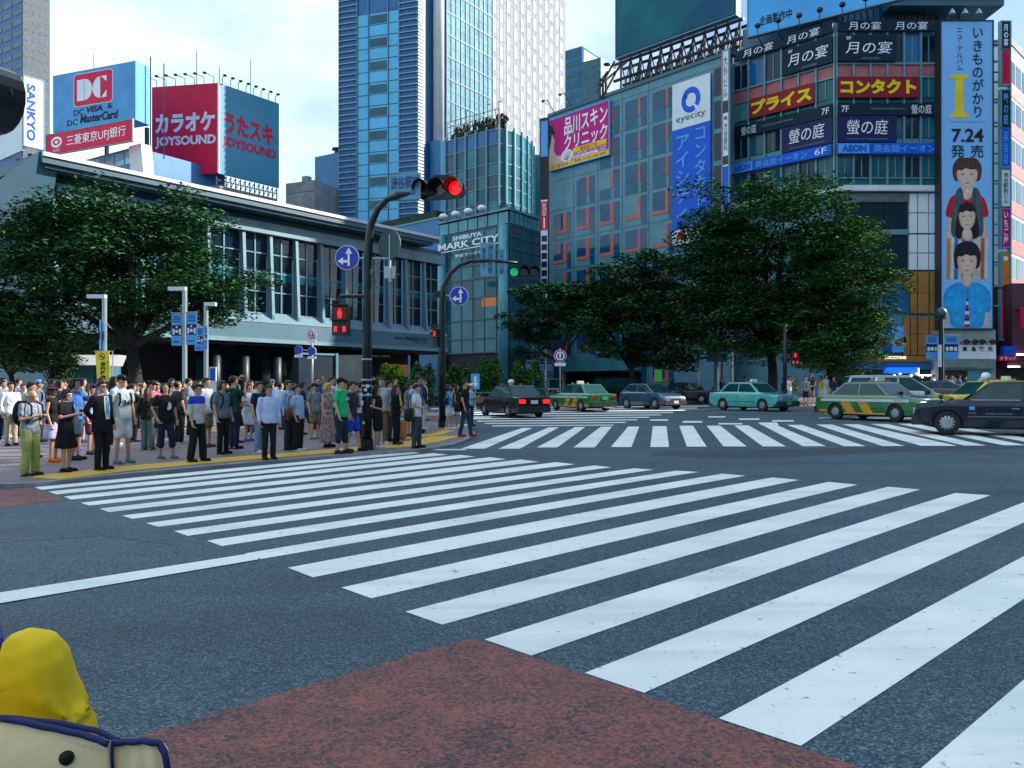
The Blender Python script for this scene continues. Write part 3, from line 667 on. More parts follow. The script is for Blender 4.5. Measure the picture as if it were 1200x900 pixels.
mb = MB(); q = [J1.p(ua, 0, -.4), J1.p(0, 0, -.4), J2.p(J2.uz(327, 150)[0], 0, -.4), J2.p(J2.uz(327, 150)[0], 0, -9)]; mb.prism(q, (0, 0, zj0-1.6)); mb.build('wall', M['conc'], b)
mb = MB()
for k in range(14):
    u = k/13*J2.uz(327, 150)[0]; J2.box(mb, u-.06, u+.06, zj0-1.6, zj0, -.6, -.48)
    if k < 13: mb.tube([J2.p(u, zj0-1.5, -.5), J2.p(u+.7, zj0-.1, -.5)], .06, 5)
J2.box(mb, 0, J2.uz(327, 150)[0], zj0-.9, zj0-.8, -.45, -.35); mb.build('roof_frame', M['dark'], b)
# ---------------------------------------------------------------- right hand buildings
E1 = fr_vp(855, 76.5, -260)
ex = lambda px: E1.uz(px, 200)[0]
ezp = lambda px, py: E1.uz(px, py)[1]
ua, ub = ex(643), ex(856); zt = ezp(770, 93)
b = bld('office_building', 'teal tiled office building with red L shaped window frames behind the trees', E1.p(ua, 0))
mb = MB(); mb.prism([E1.p(ua, -1), E1.p(ub, -1), E1.p(ub-9, -1, -16), E1.p(ua, -1, -16)], (0, 0, zt+1)); mb.build('wall', M['tealwall'], b)
fpart(E1, b, 'coping', M['soffit'], (ua-.1, ub+.1, zt, zt+.35, -1, .15))
fpart(E1, b, 'band_joint', M['soffit'], *[(ua, ub, ezp(770, 103+39.3*k), ezp(770, 103+39.3*k)+.07, -.01, .012) for k in range(9)], *[(ex(p), ex(p)+.07, 0, zt, -.01, .016) for p in (672, 700, 729, 760)])
cols = [(649, 660, 664.5, 669.5), (676, 687, 691, 697), (703, 715.5, 719.5, 726), (733, 747.5, 751, 758), (765, 780, 783.5, 790)]
for r in range(9):
    z1 = ezp(772, 107+39.3*r); z0 = ezp(772, 128.5+39.3*r); zs_ = ezp(772, 142+39.3*r)
    for k, (a, c, d, e) in enumerate(cols):
        if (r <= 1 and k <= 1) or (r == 2 and k == 0): continue
        a, c, d, e = ex(a), ex(c), ex(d), ex(e)
        mb = MB(); E1.box(mb, a, c, z0, z1, -.05, .03)
        w = mb.build('window', M['gl_off2'] if (r*7+k*3) % 5 == 0 or (r, k) == (5, 3) else M['gl_off'], b)
        mb = MB()
        if r >= 3: E1.shape(mb, [(c, z1), (d, z1), (d, z0-.42), (a, z0-.42), (a, z0-.03), (c, z0-.03)], -.02, .06)
        else: E1.box(mb, c+.05, d-.05, z0, z1, -.02, .06)
        mb.build('red_frame', M['salmon'], w)
        mb = MB(); E1.box(mb, d+.03, e, z0, z1, -.05, .025); E1.box(mb, d+.03, e, zs_, z0-.06, -.05, .025); mb.build('side_pane', M['gl_off'], w)
        if r < 3:
            mb = MB(); E1.box(mb, a, c+.02, zs_, z0-.06, -.05, .025); mb.build('spandrel', M['span'], w)
fpart(E1, b, 'window_strip', M['gl_dark'], *[(ex(837), ex(846), ezp(842, 112+38*k), ezp(842, 80+38*k), -.05, .03) for k in range(9)])
fpart(E1, b, 'shop_canopy', M['gl_pale'], (ex(664), ex(752), 3.4, 5.2, .1, 1.4))
fpart(E1, b, 'shop_window', M['gl_dark'], (ex(664), ex(752), .4, 3.2, -.05, .08))
for px in (650, 670):
    mb = MB(); p = E1.p(ex(px), zt+.35, .1); mb.tube([p, p+Vector((-.9, -1.6, .9)), p+Vector((-1.3, -2.3, .5))], .05, 6); mb.ell(p+Vector((-1.4, -2.45, .4)), .22, .22, .14, 8, 5); mb.build('sign_floodlight', M['dark'], b)
def sign(name, label, fr, u0, u1, z0, z1, d, m, th=.18, cat='sign', group=None, frame=None):
    s = thing(name, label, cat, fr.p((u0+u1)/2, z0, d), group)
    mb = MB(); fr.box(mb, u0, u1, z0, z1, d-th, d); mb.build('panel', m, s)
    if frame:
        mb = MB(); w = .12
        fr.box(mb, u0-w, u0-.005, z0-w, z1+w, d-th, d+.05); fr.box(mb, u1+.005, u1+w, z0-w, z1+w, d-th, d+.05); fr.box(mb, u0, u1, z1+.005, z1+w, d-th, d+.05); fr.box(mb, u0, u1, z0-w, z0-.005, d-th, d+.05)
        mb.build('frame', frame, s)
    return s
def psign(name, label, fr, px0, px1, pyt, pyb, m, d=.3, **k):
    pc = (px0+px1)/2; u0, u1 = fr.uz(px0, 200)[0], fr.uz(px1, 200)[0]; z1, z0 = fr.uz(pc, pyt)[1], fr.uz(pc, pyb)[1]
    s = sign(name, label, fr, u0, u1, z0, z1, d, m, **k)
    def T_(body, a, c, t, bo, mt, **kk): return fr_text(fr, body, s, mt, u0+(u1-u0)*a, u0+(u1-u0)*c, z1-(z1-z0)*bo, z1-(z1-z0)*t, d+.03+kk.pop('lift', 0), **kk)
    def Bx(nm, a, c, t, bo, mt, lift=.012):
        mb = MB(); fr.box(mb, u0+(u1-u0)*a, u0+(u1-u0)*c, z1-(z1-z0)*bo, z1-(z1-z0)*t, d-.02, d+lift); return mb.build(nm, mt, s)
    def Sh(nm, pts, mt, lift=.012):
        mb = MB(); fr.shape(mb, [(u0+(u1-u0)*x, z1-(z1-z0)*y) for x, y in pts], d+.002, d+lift); return mb.build(nm, mt, s)
    return s, T_, Bx, Sh
def ring_pts(cx, cy, rx, ry, a0=0, a1=360, n=28): return [(cx+rx*math.cos(R(a0+(a1-a0)*i/n)), cy-ry*math.sin(R(a0+(a1-a0)*i/n))) for i in range(n+1)]
def ell_pts(cx, cy, rx, ry, n=28): return ring_pts(cx, cy, rx, ry, 0, 360*(n-1)/n, n-1)
def arc_band(cx, cy, rx, ry, ix, iy, a0, a1, n=24): return ring_pts(cx, cy, rx, ry, a0, a1, n)+list(reversed(ring_pts(cx, cy, ix, iy, a0, a1, n)))

TW, INK, YE = M['text_white'], M['ink'], M['yellow']
# pink skin clinic sign
s, t, bx, sh = psign('clinic_sign', 'pink skin clinic signboard with white lettering on the teal office building', E1, 646, 716, 131, 191, M['magenta'], .35, frame=M['signsky'])
t('品川スキン', .27, .98, .05, .40, TW, bold=.02); t('クリニック', .27, .98, .40, .70, TW, bold=.02)
bx('yellow_strip', 0, 1, .905, 1, YE); bx('yellow_label', .42, .96, .69, .785, YE)
t('品川駅徒歩 ご予約 0120-189-900', .03, .95, .92, .985, M['signred'], lift=.02); t('美容皮フ科', .54, .82, .70, .775, M['signred'], lift=.02)
t('診療時間 10:00-19:00', .42, .96, .795, .84, TW); bx('search_box', .42, .83, .85, .895, TW); bx('search_button', .85, .96, .85, .895, M['signsky'])
t('品川スキンクリニック', .44, .78, .855, .89, M['signblue'], lift=.02); t('検索', .87, .94, .855, .89, TW, lift=.02)
sh('round_badge', ell_pts(.315, .80, .105, .125), M['paper'], .016); t('シブヤ', .25, .38, .74, .79, M['magenta'], lift=.02); t('4F', .27, .36, .80, .90, M['magenta'], lift=.02)
sh('face', [(0, .2), (.06, .3), (.1, .42), (.08, .62), (.13, .74), (.25, .78), (.22, .9), (0, .9)], M['skin_print'])
sh('hair', [(0, .07), (.06, .12), (.10, .26), (.08, .34), (.05, .28), (.03, .45), (0, .6)], INK, .02)
# eye care banner
s, t, bx, sh = psign('contact_lens_banner', 'tall blue and white contact lens banner hanging down the teal office building', E1, 790, 834.5, 93.5, 285, M['signblue'], .3)
bx('white_field', 0, 1, 0, .285, M['paper']); bx('bottom_field', 0, 1, .91, 1, M['paper'])
sh('ring_mark', arc_band(.5, .125, .25, .078, .135, .042, -42, 300), M['signblue'], .03); sh('ring_notch', ell_pts(.36, .10, .05, .015, 12), M['signblue'], .03)
t('eyecity', .11, .88, .205, .255, INK); t('アイシティ', .10, .46, .33, .86, M['signsky'], vertical=True, bold=.015); t('コンタクトの', .60, .90, .31, .90, M['signsky'], vertical=True, bold=.01)
sh('red_arrow', [(.1, .945), (.25, .915), (.35, .915), (.35, .975), (.25, .975)], M['signred'], .03)
# vertical tenant board at the corner
V1 = fr_vp(851, 73.6, -260)
s, t, bx, sh = psign('tenant_signboard', 'slim vertical tenant board between the teal office building and the corner building', V1, 848.5, 855, 60, 262, M['paper'], .2, frame=M['steel'])
t('大外ビル', .15, .85, .03, .27, INK, vertical=True); bx('dark_panel', 0, 1, .29, .36, M['dark']); bx('red_mark', .25, .75, .38, .40, M['signred'], .02)
t('渋谷歯科', .2, .8, .42, .58, INK, vertical=True); bx('dark_panel', 0, 1, .61, .66, M['dark']); bx('blue_panel', 0, 1, .67, 1, M['signblue'])
mb = MB()
for q in (.02, .98): V1.box(mb, *[V1.uz(846.2, 200)[0]+(.0 if q < .5 else .0)]*1, *[V1.uz(847, 200)[0]], -1, V1.uz(847, 60)[1], 0, .2)
mb.build('post', M['signred'], s)
# narrow stack at the far left edge of the office building
V2 = fr_vp(634, 93, -2000)
s, t, bx, sh = psign('stacked_signboard', 'very narrow stack of coloured signs at the left edge of the teal office building', V2, 634.3, 642.5, 140, 350, M['paper'], .2, frame=M['dark'])
for a, c, m in ((.0, .012, 'dark'), (.012, .21, 'signsky'), (.21, .45, 'recess'), (.46, .62, 'signred')): bx('sign_panel', 0, 1, a, c, M[m])
t('居酒屋', .2, .8, .47, .54, TW, vertical=True); bx('stripe', .4, .6, .55, .61, TW, .02)
for k in range(7): bx('name_tile', .12, .88, .65+k*.048, .683+k*.048, M['signnavy'], .02)
mb = MB(); V2.box(mb, V2.uz(634.3, 200)[0], V2.uz(642.5, 200)[0], -1, V2.uz(638, 350)[1]-.15, -.3, .1); mb.build('column', M['conc'], s)

# rooftop video billboard on steel trusses
K1 = fr_vp(722, 92, -330)
ka, kb_, kz0 = 0, K1.uz(862, 30)[0], K1.uz(722, 68)[1]; kz1 = kz0+13
s = sign('rooftop_billboard', 'large dark blue green billboard on trusses above the teal office building', K1, ka, kb_, kz0, kz1, 0, M['dark'], th=.8, cat='billboard', frame=M['steel'])
m = mat('seascape_print', (.008, .05, .13), .5, 0, (.16, .1, (.012, .15, .16)), spec=.12)
mb = MB(); K1.box(mb, ka+.1, kb_-.1, kz0+.1, kz1-.1, .005, .05); mb.build('printed_face', m, s)
mb = MB()
for k in range(9):
    u = kb_*(.45+.06*k)+rnd.random(); z = kz0+3.6+rnd.random()*2+k*.25; K1.shape(mb, [(u+rnd.uniform(.3, .8)*math.cos(a), z+rnd.uniform(.15, .4)*math.sin(a)) for a in [i*.9 for i in range(7)]], .051, .056)
tag(mb.build('coral_flecks', mat('coral_print', (.25, .035, .05), .5), s), kind='stuff')
tr = thing('billboard_truss', 'dark steel lattice holding up the rooftop billboard', 'truss', K1.p(kb_/2, zt, -1))
mb = MB(); N_ = 11; zb = [ezp(max(650, 722+(862-722)*k/N_), 0) for k in range(N_+1)]
mc = MB()
for row, dd in enumerate((-.9, -2.6, -4.2)):
    for k in range(N_+1):
        u = ka+kb_*k/N_; p0, p1 = K1.p(u, zt+.3, dd), K1.p(u, kz0-.1, dd); mb.tube([p0, p1], .12, 5)
        if k < N_:
            un = ka+kb_*(k+1)/N_
            mc.tube([p0, K1.p(un, kz0-.1, dd)], .08, 4); mc.tube([p1, K1.p(un, zt+.3, dd)], .08, 4)
mb.build('upright', M['dark'], tr); mc.build('brace', M['dark'], tr)
mb = MB()
for dd in (-.9, -2.6):
    for z in (kz0-.3, (kz0+zt)/2+.8, kz0-2.2): K1.box(mb, ka-1, kb_+.4, z-.13, z+.13, dd-.1, dd+.15)
mb.build('chord', M['dark'], tr)
mb = MB()
for (x0, y0, x1, y1) in ((720, 72, 700, 108), (727, 75, 708, 110), (735, 72, 703, 100), (700, 100, 712, 84)): mb.tube([W(x0, y0, 91), W(x1, y1, 89)], .12, 5)
for px in (703, 706.5, 710): mb.tube([W(px, 115, 88), W(px, 92, 88)], .13, 5)
mb.tube([W(722, 80, 90), W(711, 75.5, 89)], .06, 4); mb.ell(W(711, 75.5, 89), .4, .3, .2, 6, 4); mb.build('side_brace', M['dark'], tr)

# corner building
CB = Fr(((979-600)/FPX*72, 72), (1, 0)); CL = fr_vp(979, 72, -380)
cz = lambda py: CB.uz(1000, py)[1]
cu = lambda px: CB.uz(px, 200)[0]; lu = lambda px: CL.uz(px, 200)[0]
b = bld('corner_building', 'eight storey corner building covered in shop signs beside the big tree', CB.p(0, 0))
ur, ul = cu(1100), lu(858)
cu = lambda px: CB.uz(px, 200)[0]
mb = MB(); mb.prism([CL.p(ul, 0, -.3), CB.p(0, 0, -.3), CB.p(cu(1160), 0, -.3), CB.p(cu(1160)+1.0, 0, -18), CL.p(ul, 0, -18)], (0, 0, cz(25))); mb.build('core', M['tealwall'], b)
pal = [('gl_dark', 38, 42), ('gl_dark', 42, 73), ('pink', 75.5, 89), ('gl_teal', 90, 120), ('gl_dark', 137, 167), ('gl_teal', 184, 208), ('tealwall', 209, 217.5), ('tealwall', 168, 183)]
def bay(fr, u0, u1, n, z0, z1, m, nm='window'):
    w_ = (u1-u0)/n
    for k in range(n):
        mb = MB(); fr.box(mb, u0+k*w_+.1, u0+(k+1)*w_-.1, z0, z1, -.25, -.12); w = mb.build(nm, m[k % len(m)], b)
        if nm == 'window':
            mb = MB(); fr.box(mb, u0+k*w_+w_*.5-.04, u0+k*w_+w_*.5+.04, z0, z1, -.115, -.04); mb.build('frame', M['steel'], w)
gd, gt, gp = M['gl_dark'], M['gl_teal'], M['gl_pale']
for fr, a, c, n, fr0 in ((CB, .1, ur-.1, 6, 'f'), (CL, ul+.1, -.1, 6, 'l')):
    bay(fr, a, c, n, cz(72), cz(42), [gd, M['gl_blue'], gd]); bay(fr, a, c, n, cz(89), cz(76), [M['pink']], 'spandrel'); bay(fr, a, c, n, cz(114), cz(91), [gp, gt]); bay(fr, a, c, n, cz(119.5), cz(115), [gt], 'spandrel')
    bay(fr, a, c, n, cz(161), cz(137), [gd, gt]); bay(fr, a, c, n, cz(168), cz(162), [M['tealwall']], 'spandrel'); bay(fr, a, c, n, cz(207.5), cz(184), [gt, gd, gt]); bay(fr, a, c, n, cz(216.5), cz(209.5), [gt], 'spandrel')
    w_ = (c-a)/n
    for k in range(n+1):
        mb = MB(); fr.box(mb, a+k*w_-.08, a+k*w_+.08, cz(217), cz(38), -.3, .1); mb.build('mullion', M['steel'], b)
    fpart(fr, b, 'string_course', M['steel'], (a, c, cz(75.5), cz(73), -.2, .02), (a, c, cz(90.8), cz(89.3), -.2, .02), (a, c, cz(209.3), cz(208), -.2, .03))
mb = MB(); mb.prism([CL.p(ul-.2, 0, .5), CB.p(0, 0, .55), CB.p(ur, 0, .5), CB.p(ur, 0, -.4), CL.p(ul-.2, 0, -.4)], (0, 0, cz(218.5)-cz(225))); q = mb.build('ledge', M['white'], b); q.location.z += cz(225)
# lower storeys
fpart(CB, b, 'pale_panel', M['paper'], *[(cu(x0)+.05, cu(x1)-.05, cz(y1), cz(y0), -.2, .05) for x0, x1 in ((1065, 1075), (1075, 1088), (1088, 1099)) for y0, y1 in ((227, 249), (250, 273), (275, 296), (297, 316))])
fpart(CB, b, 'sign_band', mat('bronze_band', (.10, .13, .14), .4), (cu(979), cu(1064), cz(237), cz(226.5), -.2, .12))
fr_text(CB, 'Il Natural Film', b, M['steel'], cu(992), cu(1040), cz(234.5), cz(229), .15)
for y0, y1 in ((238, 268), (276, 318)):
    for x0, x1 in ((980, 1008), (1009, 1036), (1037, 1064)):
        mb = MB(); CB.box(mb, cu(x0), cu(x1), cz(y1), cz(y0), -.25, -.1); w = mb.build('window', M['gl_dark'], b)
fpart(CB, b, 'floor_band', M['steel'], (cu(979), cu(1064), cz(275), cz(269), -.2, .1), (cu(979), cu(1064), cz(322), cz(319), -.2, .1))
for x0, x1 in ((1058.5, 1066), (1066.5, 1074.5), (1075, 1088), (1088.7, 1098)):
    for y0, y1 in ((318.5, 343), (343.5, 367), (371, 391), (391.6, 416)):
        if x1 < 1067 and y0 in (343.5,): continue
        mb = MB(); CB.box(mb, cu(x0)+.03, cu(x1)-.03, cz(y1), cz(y0), -.2, .08); mb.build('ochre_panel', M['ochre'], b)
for y0, y1 in ((334, 366), (381, 412)):
    mb = MB(); CB.box(mb, cu(1036), cu(1064), cz(y1), cz(y0), -.2, .0); mb.build('window', M['gl_blue'], b)
fpart(CB, b, 'ochre_band', M['ochre'], (cu(979), cu(1098), cz(424), cz(417), -.2, .1), (cu(979), cu(1058), cz(333), cz(322.5), -.2, .05))
fr_text(CB, "L'OCCITANE", b, mat('letter_glow', (.9, .85, .7), .5, emis=.4), cu(1036), cu(1061), cz(420.8), cz(417.3), .14, bold=.02)
fpart(CB, b, 'perfume_poster', M['signsky'], (cu(1045), cu(1063), cz(413), cz(382), .0, .06))
mb = MB(); CB.shape(mb, [(cu(1047)+.0+1.1*x, cz(406)+1.0*y) for x, y in ((0, .2), (.3, 0), (.8, .1), (1.05, .5), (.9, .9), (.5, .7), (.15, .6))], .061, .08); mb.build('poster_figure', mat('poster_brown', (.22, .06, .05), .5), b)
fpart(CB, b, 'awning_band', M['navy'], (cu(979), cu(1099), cz(433), cz(425), -.2, .5))
fpart(CB, b, 'shop_front', M['gl_dark'], (cu(979), cu(1099), .2, cz(434), -.2, .1))
fpart(CB, b, 'blue_awning', mat('awning_glow', (.01, .12, .85), .4, emis=.35), (cu(1035), cu(1068), cz(437.5), cz(431), .12, 1.2))
mb = MB()
for q in ((1072, 1099, 440.5, 439.3), (1072, 1073, 439.3, 431.5), (1098, 1099, 439.3, 431.5)): CB.box(mb, cu(q[0]), cu(q[1]), cz(q[2]), cz(q[3]), .55, .62)
mb.build('lit_frame', M['lamp_white'], b)
for k in range(9):
    mb = MB(); p = CB.p(cu(1040+k*6.5), cz(442-(k % 3)*2), .3); mb.ell(p, .09, .09, .09, 6, 4); mb.build('shop_lamp', mat('warm_lamp', (1, .8, .5), .5, emis=3), b)
# signs of the corner building
dk = mat('sign_black_blue', (.006, .022, .045), .55, 0, (.6, .2), spec=.15)
G9 = 'signs on the corner building'
def msign(label, fr, x0, x1, y0, y1, m, d=.3, **k):
    pc = 1000 if fr is CB else 979
    u0, u1 = fr.uz(x0, 200)[0], fr.uz(x1, 200)[0]; z1, z0 = cz(y0), cz(y1)
    s = sign('shop_sign', label, fr, u0, u1, z0, z1, d, m, group=G9, **k)
    def T_(body, a, c, t, bo, mt, **kk): return fr_text(fr, body, s, mt, u0+(u1-u0)*a, u0+(u1-u0)*c, z1-(z1-z0)*bo, z1-(z1-z0)*t, d+.03+kk.pop('lift', 0), **kk)
    def Bx(nm, a, c, t, bo, mt):
        mb = MB(); fr.box(mb, u0+(u1-u0)*a, u0+(u1-u0)*c, z1-(z1-z0)*bo, z1-(z1-z0)*t, d-.02, d+.012); return mb.build(nm, mt, s)
    return T_, Bx
for fr, x0, x1, w_ in ((CB, 981, 1099, 'front'), (CL, 862, 977, 'left')):
    t, bx = msign('navy rooftop fascia with brush lettering on the %s face of the corner building' % w_, fr, x0, x1, 25.5, 38, dk)
    t('月の宴', .10, .42, .12, .88, TW); t('月の宴', .56, .88, .12, .88, TW)
    t, bx = msign('dark ninth floor signboard with big brush lettering on the %s face' % w_, fr, *((981, 1049) if fr is CB else (918, 977)), 42.5, 73, dk)
    t('月の宴', .12, .92, .25, .72, TW, shear=.1); t('9F', .13, .22, .06, .2, TW); t('個室居酒屋', .4, .7, .86, .94, M['steel'])
    t, bx = msign('dark red signboard with fat yellow characters on the %s face' % w_, fr, *((980.5, 1074.5) if fr is CB else (880, 955.5)), 91, 115.5, mat('sign_maroon', (.25, .008, .02), .5, spec=.2))
    t('コンタクト' if fr is CB else 'プライス', .03, .97, .14, .84, YE, bold=.055)
    t, bx = msign('long black seventh floor fascia on the %s face' % w_, fr, x0, x1, 122.5, 136, dk)
    if fr is CB: t('7F', .03, .10, .2, .75, TW); t('螢の庭', .72, .92, .1, .9, TW); t('MODERN JAPANESE DINING', .32, .66, .38, .6, M['steel'])
    else: t('7F', .90, .97, .2, .75, TW); t('螢の庭', .08, .24, .1, .9, TW); t('MODERN JAPANESE DINING', .3, .62, .38, .6, M['steel'])
    t, bx = msign('indigo signboard with thin white brush lettering on the %s face' % w_, fr, *((980.5, 1049) if fr is CB else (918, 977)), 137, 167.5, M['signnavy'])
    t('螢の庭', .15, .85, .15, .72, TW, shear=.08); t('MODERN JAPANESE DINING', .15, .85, .86, .93, M['steel'])
    t, bx = msign('bright blue language school fascia on the %s face' % w_, fr, *((979, 1097.5) if fr is CB else (858, 976.5)), 169.5, 182, M['signblue'], d=.5)
    bx('pale_label', .005 if fr is CB else 0, .31 if fr is CB else .24, .06, .94, M['signsky'])
    t('AEON', .04, .28 if fr is CB else .22, .18, .82, M['signblue'], bold=.05, lift=.02); t('英会話イーオン', .35 if fr is CB else .27, .96 if fr is CB else .78, .14, .86, M['signsky'], bold=.02)
    if fr is CL: t('6F', .85, .96, .2, .8, TW)
# billboard with blue sky paper
Q1 = fr_vp(877, 77, -760); q1 = Q1.uz(1066, 10)[0]; qz = Q1.uz(877, 42.5)[1]
s = sign('blue_billboard', 'plain bright blue rooftop billboard with small dark lettering above the corner building', Q1, 0, q1, qz, qz+9, 0, mat('billboard_blue', (.03, .36, .82), .4, 0, (.15, .15)), th=.5, cat='billboard', frame=M['steel'])
fr_text(Q1, '企画製作中', s, INK, Q1.uz(890, 20)[0], Q1.uz(928, 20)[0], Q1.uz(909, 26)[1], Q1.uz(909, 14.5)[1], .03, bold=.02)
for px, py in ((893, 36), (917, 30), (941, 24.5), (965, 18), (991, 12), (1018, 5)):
    p = Q1.p(Q1.uz(px, py)[0], Q1.uz(px, py)[1], 1.3); mb = MB(); mb.ell(p, .3, .3, .24, 8, 5); mb.tube([p, p+Vector((0, 0, -1.0)), Q1.p(Q1.uz(px, py)[0], qz-1.2, -.3)], .05, 5); mb.build('floodlight', M['dark'], s)
rt = bld('roof_plant_room', 'dark rooftop plant structure behind the blue billboard at the top of the corner building', CB.p(0, cz(25), -2))
mb = MB(); mb.prism([CL.p(ul+.5, cz(25), -1.2), CB.p(.2, cz(25), -1.2), CB.p(ur-.5, cz(25), -1.2), CB.p(ur-.5, cz(25), -9), CL.p(ul+.5, cz(25), -9)], (0, 0, 2.6)); mb.build('wall', M['soffit'], rt)
mb = MB()
for k in range(16): u = .5+k*.57; CB.box(mb, u, u+.3, cz(25)+.3, cz(25)+2.2, -1.18, -1.05)
mb.build('vent', M['dark'], rt)
fpart(CB, rt, 'canopy_slab', M['soffit'], (cu(1040), cu(1172), cz(10), cz(2), -6, .6)); fpart(CB, rt, 'canopy_beam', M['steel'], (cu(1040), cu(1170), cz(1.5), cz(-1), -2, .9))
mb = MB()
for px in (1052, 1082, 1112, 1140): mb.tube([CB.p(cu(px), cz(26), -2), CB.p(cu(px), cz(10), -2)], .16, 6)
mb.build('canopy_post', M['dark'], rt)
# tall album banner: the people on it are a printed picture
BF = Fr(((1101-600)/FPX*70.5, 70.5), (1, 0)); bu = lambda px: BF.uz(px, 200)[0]; bz = lambda py: BF.uz(1130, py)[1]
s = sign('album_banner', 'very tall pale blue poster banner of three people stacked above each other', BF, bu(1101), bu(1160.5), bz(385), bz(27), .3, mat('banner_pale_blue', (.20, .45, .82), .5, 0, (.3, .05), spec=.2), th=.9, cat='banner', frame=M['dark'])
bt = lambda body, x0, x1, y0, y1, m, **k: fr_text(BF, body, s, m, bu(x0), bu(x1), bz(y1), bz(y0), .34, **k)
bt('いきものがかり', 1137, 1150, 35, 139, INK, vertical=True, bold=.01); bt('ニューアルバム'.replace('ー', '｜'), 1118.5, 1126, 35, 84, INK, vertical=True)
bt('7.24', 1113, 1150, 152, 168, INK, bold=.025); bt('発', 1112, 1128, 171, 186, INK, bold=.01); bt('売', 1135, 1150, 171, 186, INK, bold=.01)
mb = MB(); q = lambda x, y: (bu(x), bz(y))
BF.shape(mb, [q(x, y) for x, y in ((1111, 89), (1133, 89), (1133, 92), (1126.5, 94), (1126.5, 133), (1133, 136), (1133, 139), (1111, 139), (1111, 136), (1117, 133), (1117, 94), (1111, 92))], .301, .33); mb.build('numeral', YE, s)
mb = MB(); BF.box(mb, bu(1110), bu(1152), bz(144.6), bz(143.8), .29, .315); mb.build('rule', M['steel'], s)
PICT = []           # the printed photograph: soft edged layers, set down as one flat coloured sheet
def pr(nm, pts, m):
    if nm in ('hair', 'face', 'fringe', 'red_shirt', 'blue_shirt', 'scarf', 'neck', 'neckline', 'arm'):
        for _ in range(2): pts = [w_ for i in range(len(pts)) for a, c in [(pts[i], pts[(i+1) % len(pts)])] for w_ in ((a[0]*.78+c[0]*.22, a[1]*.78+c[1]*.22), (a[0]*.22+c[0]*.78, a[1]*.22+c[1]*.78))]
    PICT.append((nm, pts, m))
def print_picture(x0, x1, y0, y1, st, bgc):
    import numpy as np
    nx, ny = int((x1-x0)/st)+1, int((y1-y0)/st)+1; xs_ = np.linspace(x0, x1, nx); ys_ = np.linspace(y0, y1, ny); X, Y = np.meshgrid(xs_, ys_)
    C_ = np.empty((ny, nx, 3)); C_[:] = bgc; rg = np.random.default_rng(4); str_ = rg.normal(size=(1, nx)); 
    for _ in range(1): str_ = (str_+np.roll(str_, 1, 1))*.6
    grain = np.repeat(str_, ny, 0)+np.cumsum(rg.normal(size=(ny, nx)), 0)*.0
    blot = rg.normal(size=(ny//6+2, nx//6+2)); blot = np.kron(blot, np.ones((6, 6)))[:ny, :nx]
    for _ in range(14): blot = (blot+np.roll(blot, 1, 0)+np.roll(blot, -1, 0)+np.roll(blot, 1, 1)+np.roll(blot, -1, 1))/5
    soft = {'cheek_shade': 2.2, 'nose': 1.2, 'brow': .6, 'eye': .45, 'mouth': .7, 'hair_strand': .9}
    for nm, pts, m in PICT:
        col = np.array(m['print_col'] if 'print_col' in m else m.node_tree.nodes['Principled BSDF'].inputs['Base Color'].default_value[:3])
        P_ = np.array(pts, float); pad = 3; i0 = max(0, int((P_[:, 0].min()-pad-x0)/st)); i1 = min(nx, int((P_[:, 0].max()+pad-x0)/st)+2); j0 = max(0, int((P_[:, 1].min()-pad-y0)/st)); j1 = min(ny, int((P_[:, 1].max()+pad-y0)/st)+2)
        if i1 <= i0 or j1 <= j0: continue
        x, y = X[j0:j1, i0:i1], Y[j0:j1, i0:i1]; d = np.full(x.shape, 1e9); ins = np.zeros(x.shape, bool)
        for (ax, ay), (bx, by) in zip(P_, np.roll(P_, -1, 0)):
            ex, ey = bx-ax, by-ay; l2 = ex*ex+ey*ey
            if l2 < 1e-9: continue
            t = np.clip(((x-ax)*ex+(y-ay)*ey)/l2, 0, 1); d = np.minimum(d, np.hypot(x-ax-t*ex, y-ay-t*ey))
            cr = (ay > y) != (by > y)
            if abs(ey) > 1e-9: ins ^= cr & (x < ax+(y-ay)*ex/ey)
        sd = np.where(ins, d, -d); w = soft.get(nm, .5); a = np.clip(sd/w*.5+.5, 0, 1); a = a*a*(3-2*a)
        if nm in ('cheek_shade', 'hair_strand', 'nose'): a *= .55
        rnd_ = np.clip(sd/4.5, 0, 1)**.6; cx = (x-P_[:, 0].min())/max(1e-6, np.ptp(P_[:, 0]))
        sh = .72+.33*rnd_
        if nm in ('hair', 'fringe', 'scarf'): sh = sh*(1+.22*grain[j0:j1, i0:i1])
        if nm in ('red_shirt', 'blue_shirt', 'dress_stripe', 'scarf', 'arm', 'neck'): sh = sh*(1+.16*blot[j0:j1, i0:i1])
        if nm == 'face': sh = .86+.16*rnd_-.10*np.abs(cx-.42)
        if nm in ('eye', 'brow', 'mouth', 'nose', 'cheek_shade', 'tie_stripe', 'placket'): sh = np.ones_like(x)
        C_[j0:j1, i0:i1] = C_[j0:j1, i0:i1]*(1-a[..., None])+np.clip(col[None, None]*sh[..., None], 0, 1)*a[..., None]
    me = bpy.data.meshes.new('printed_picture'); V = [tuple(BF.p(bu(a), bz(b_), .312)-wl(s)) for b_ in ys_ for a in xs_]
    F_ = [(j*nx+i, (j+1)*nx+i, (j+1)*nx+i+1, j*nx+i+1) for j in range(ny-1) for i in range(nx-1)]; me.from_pydata(V, [], F_)
    at = me.color_attributes.new('print_colour', 'FLOAT_COLOR', 'POINT'); at.data.foreach_set('color', np.concatenate([C_.reshape(-1, 3), np.ones((nx*ny, 1))], 1).astype('f').ravel())
    m = bpy.data.materials.new('poster_print'); m.use_nodes = True; b_ = m.node_tree.nodes['Principled BSDF']; b_.inputs['Roughness'].default_value = .5; b_.inputs['Specular IOR Level'].default_value = .2
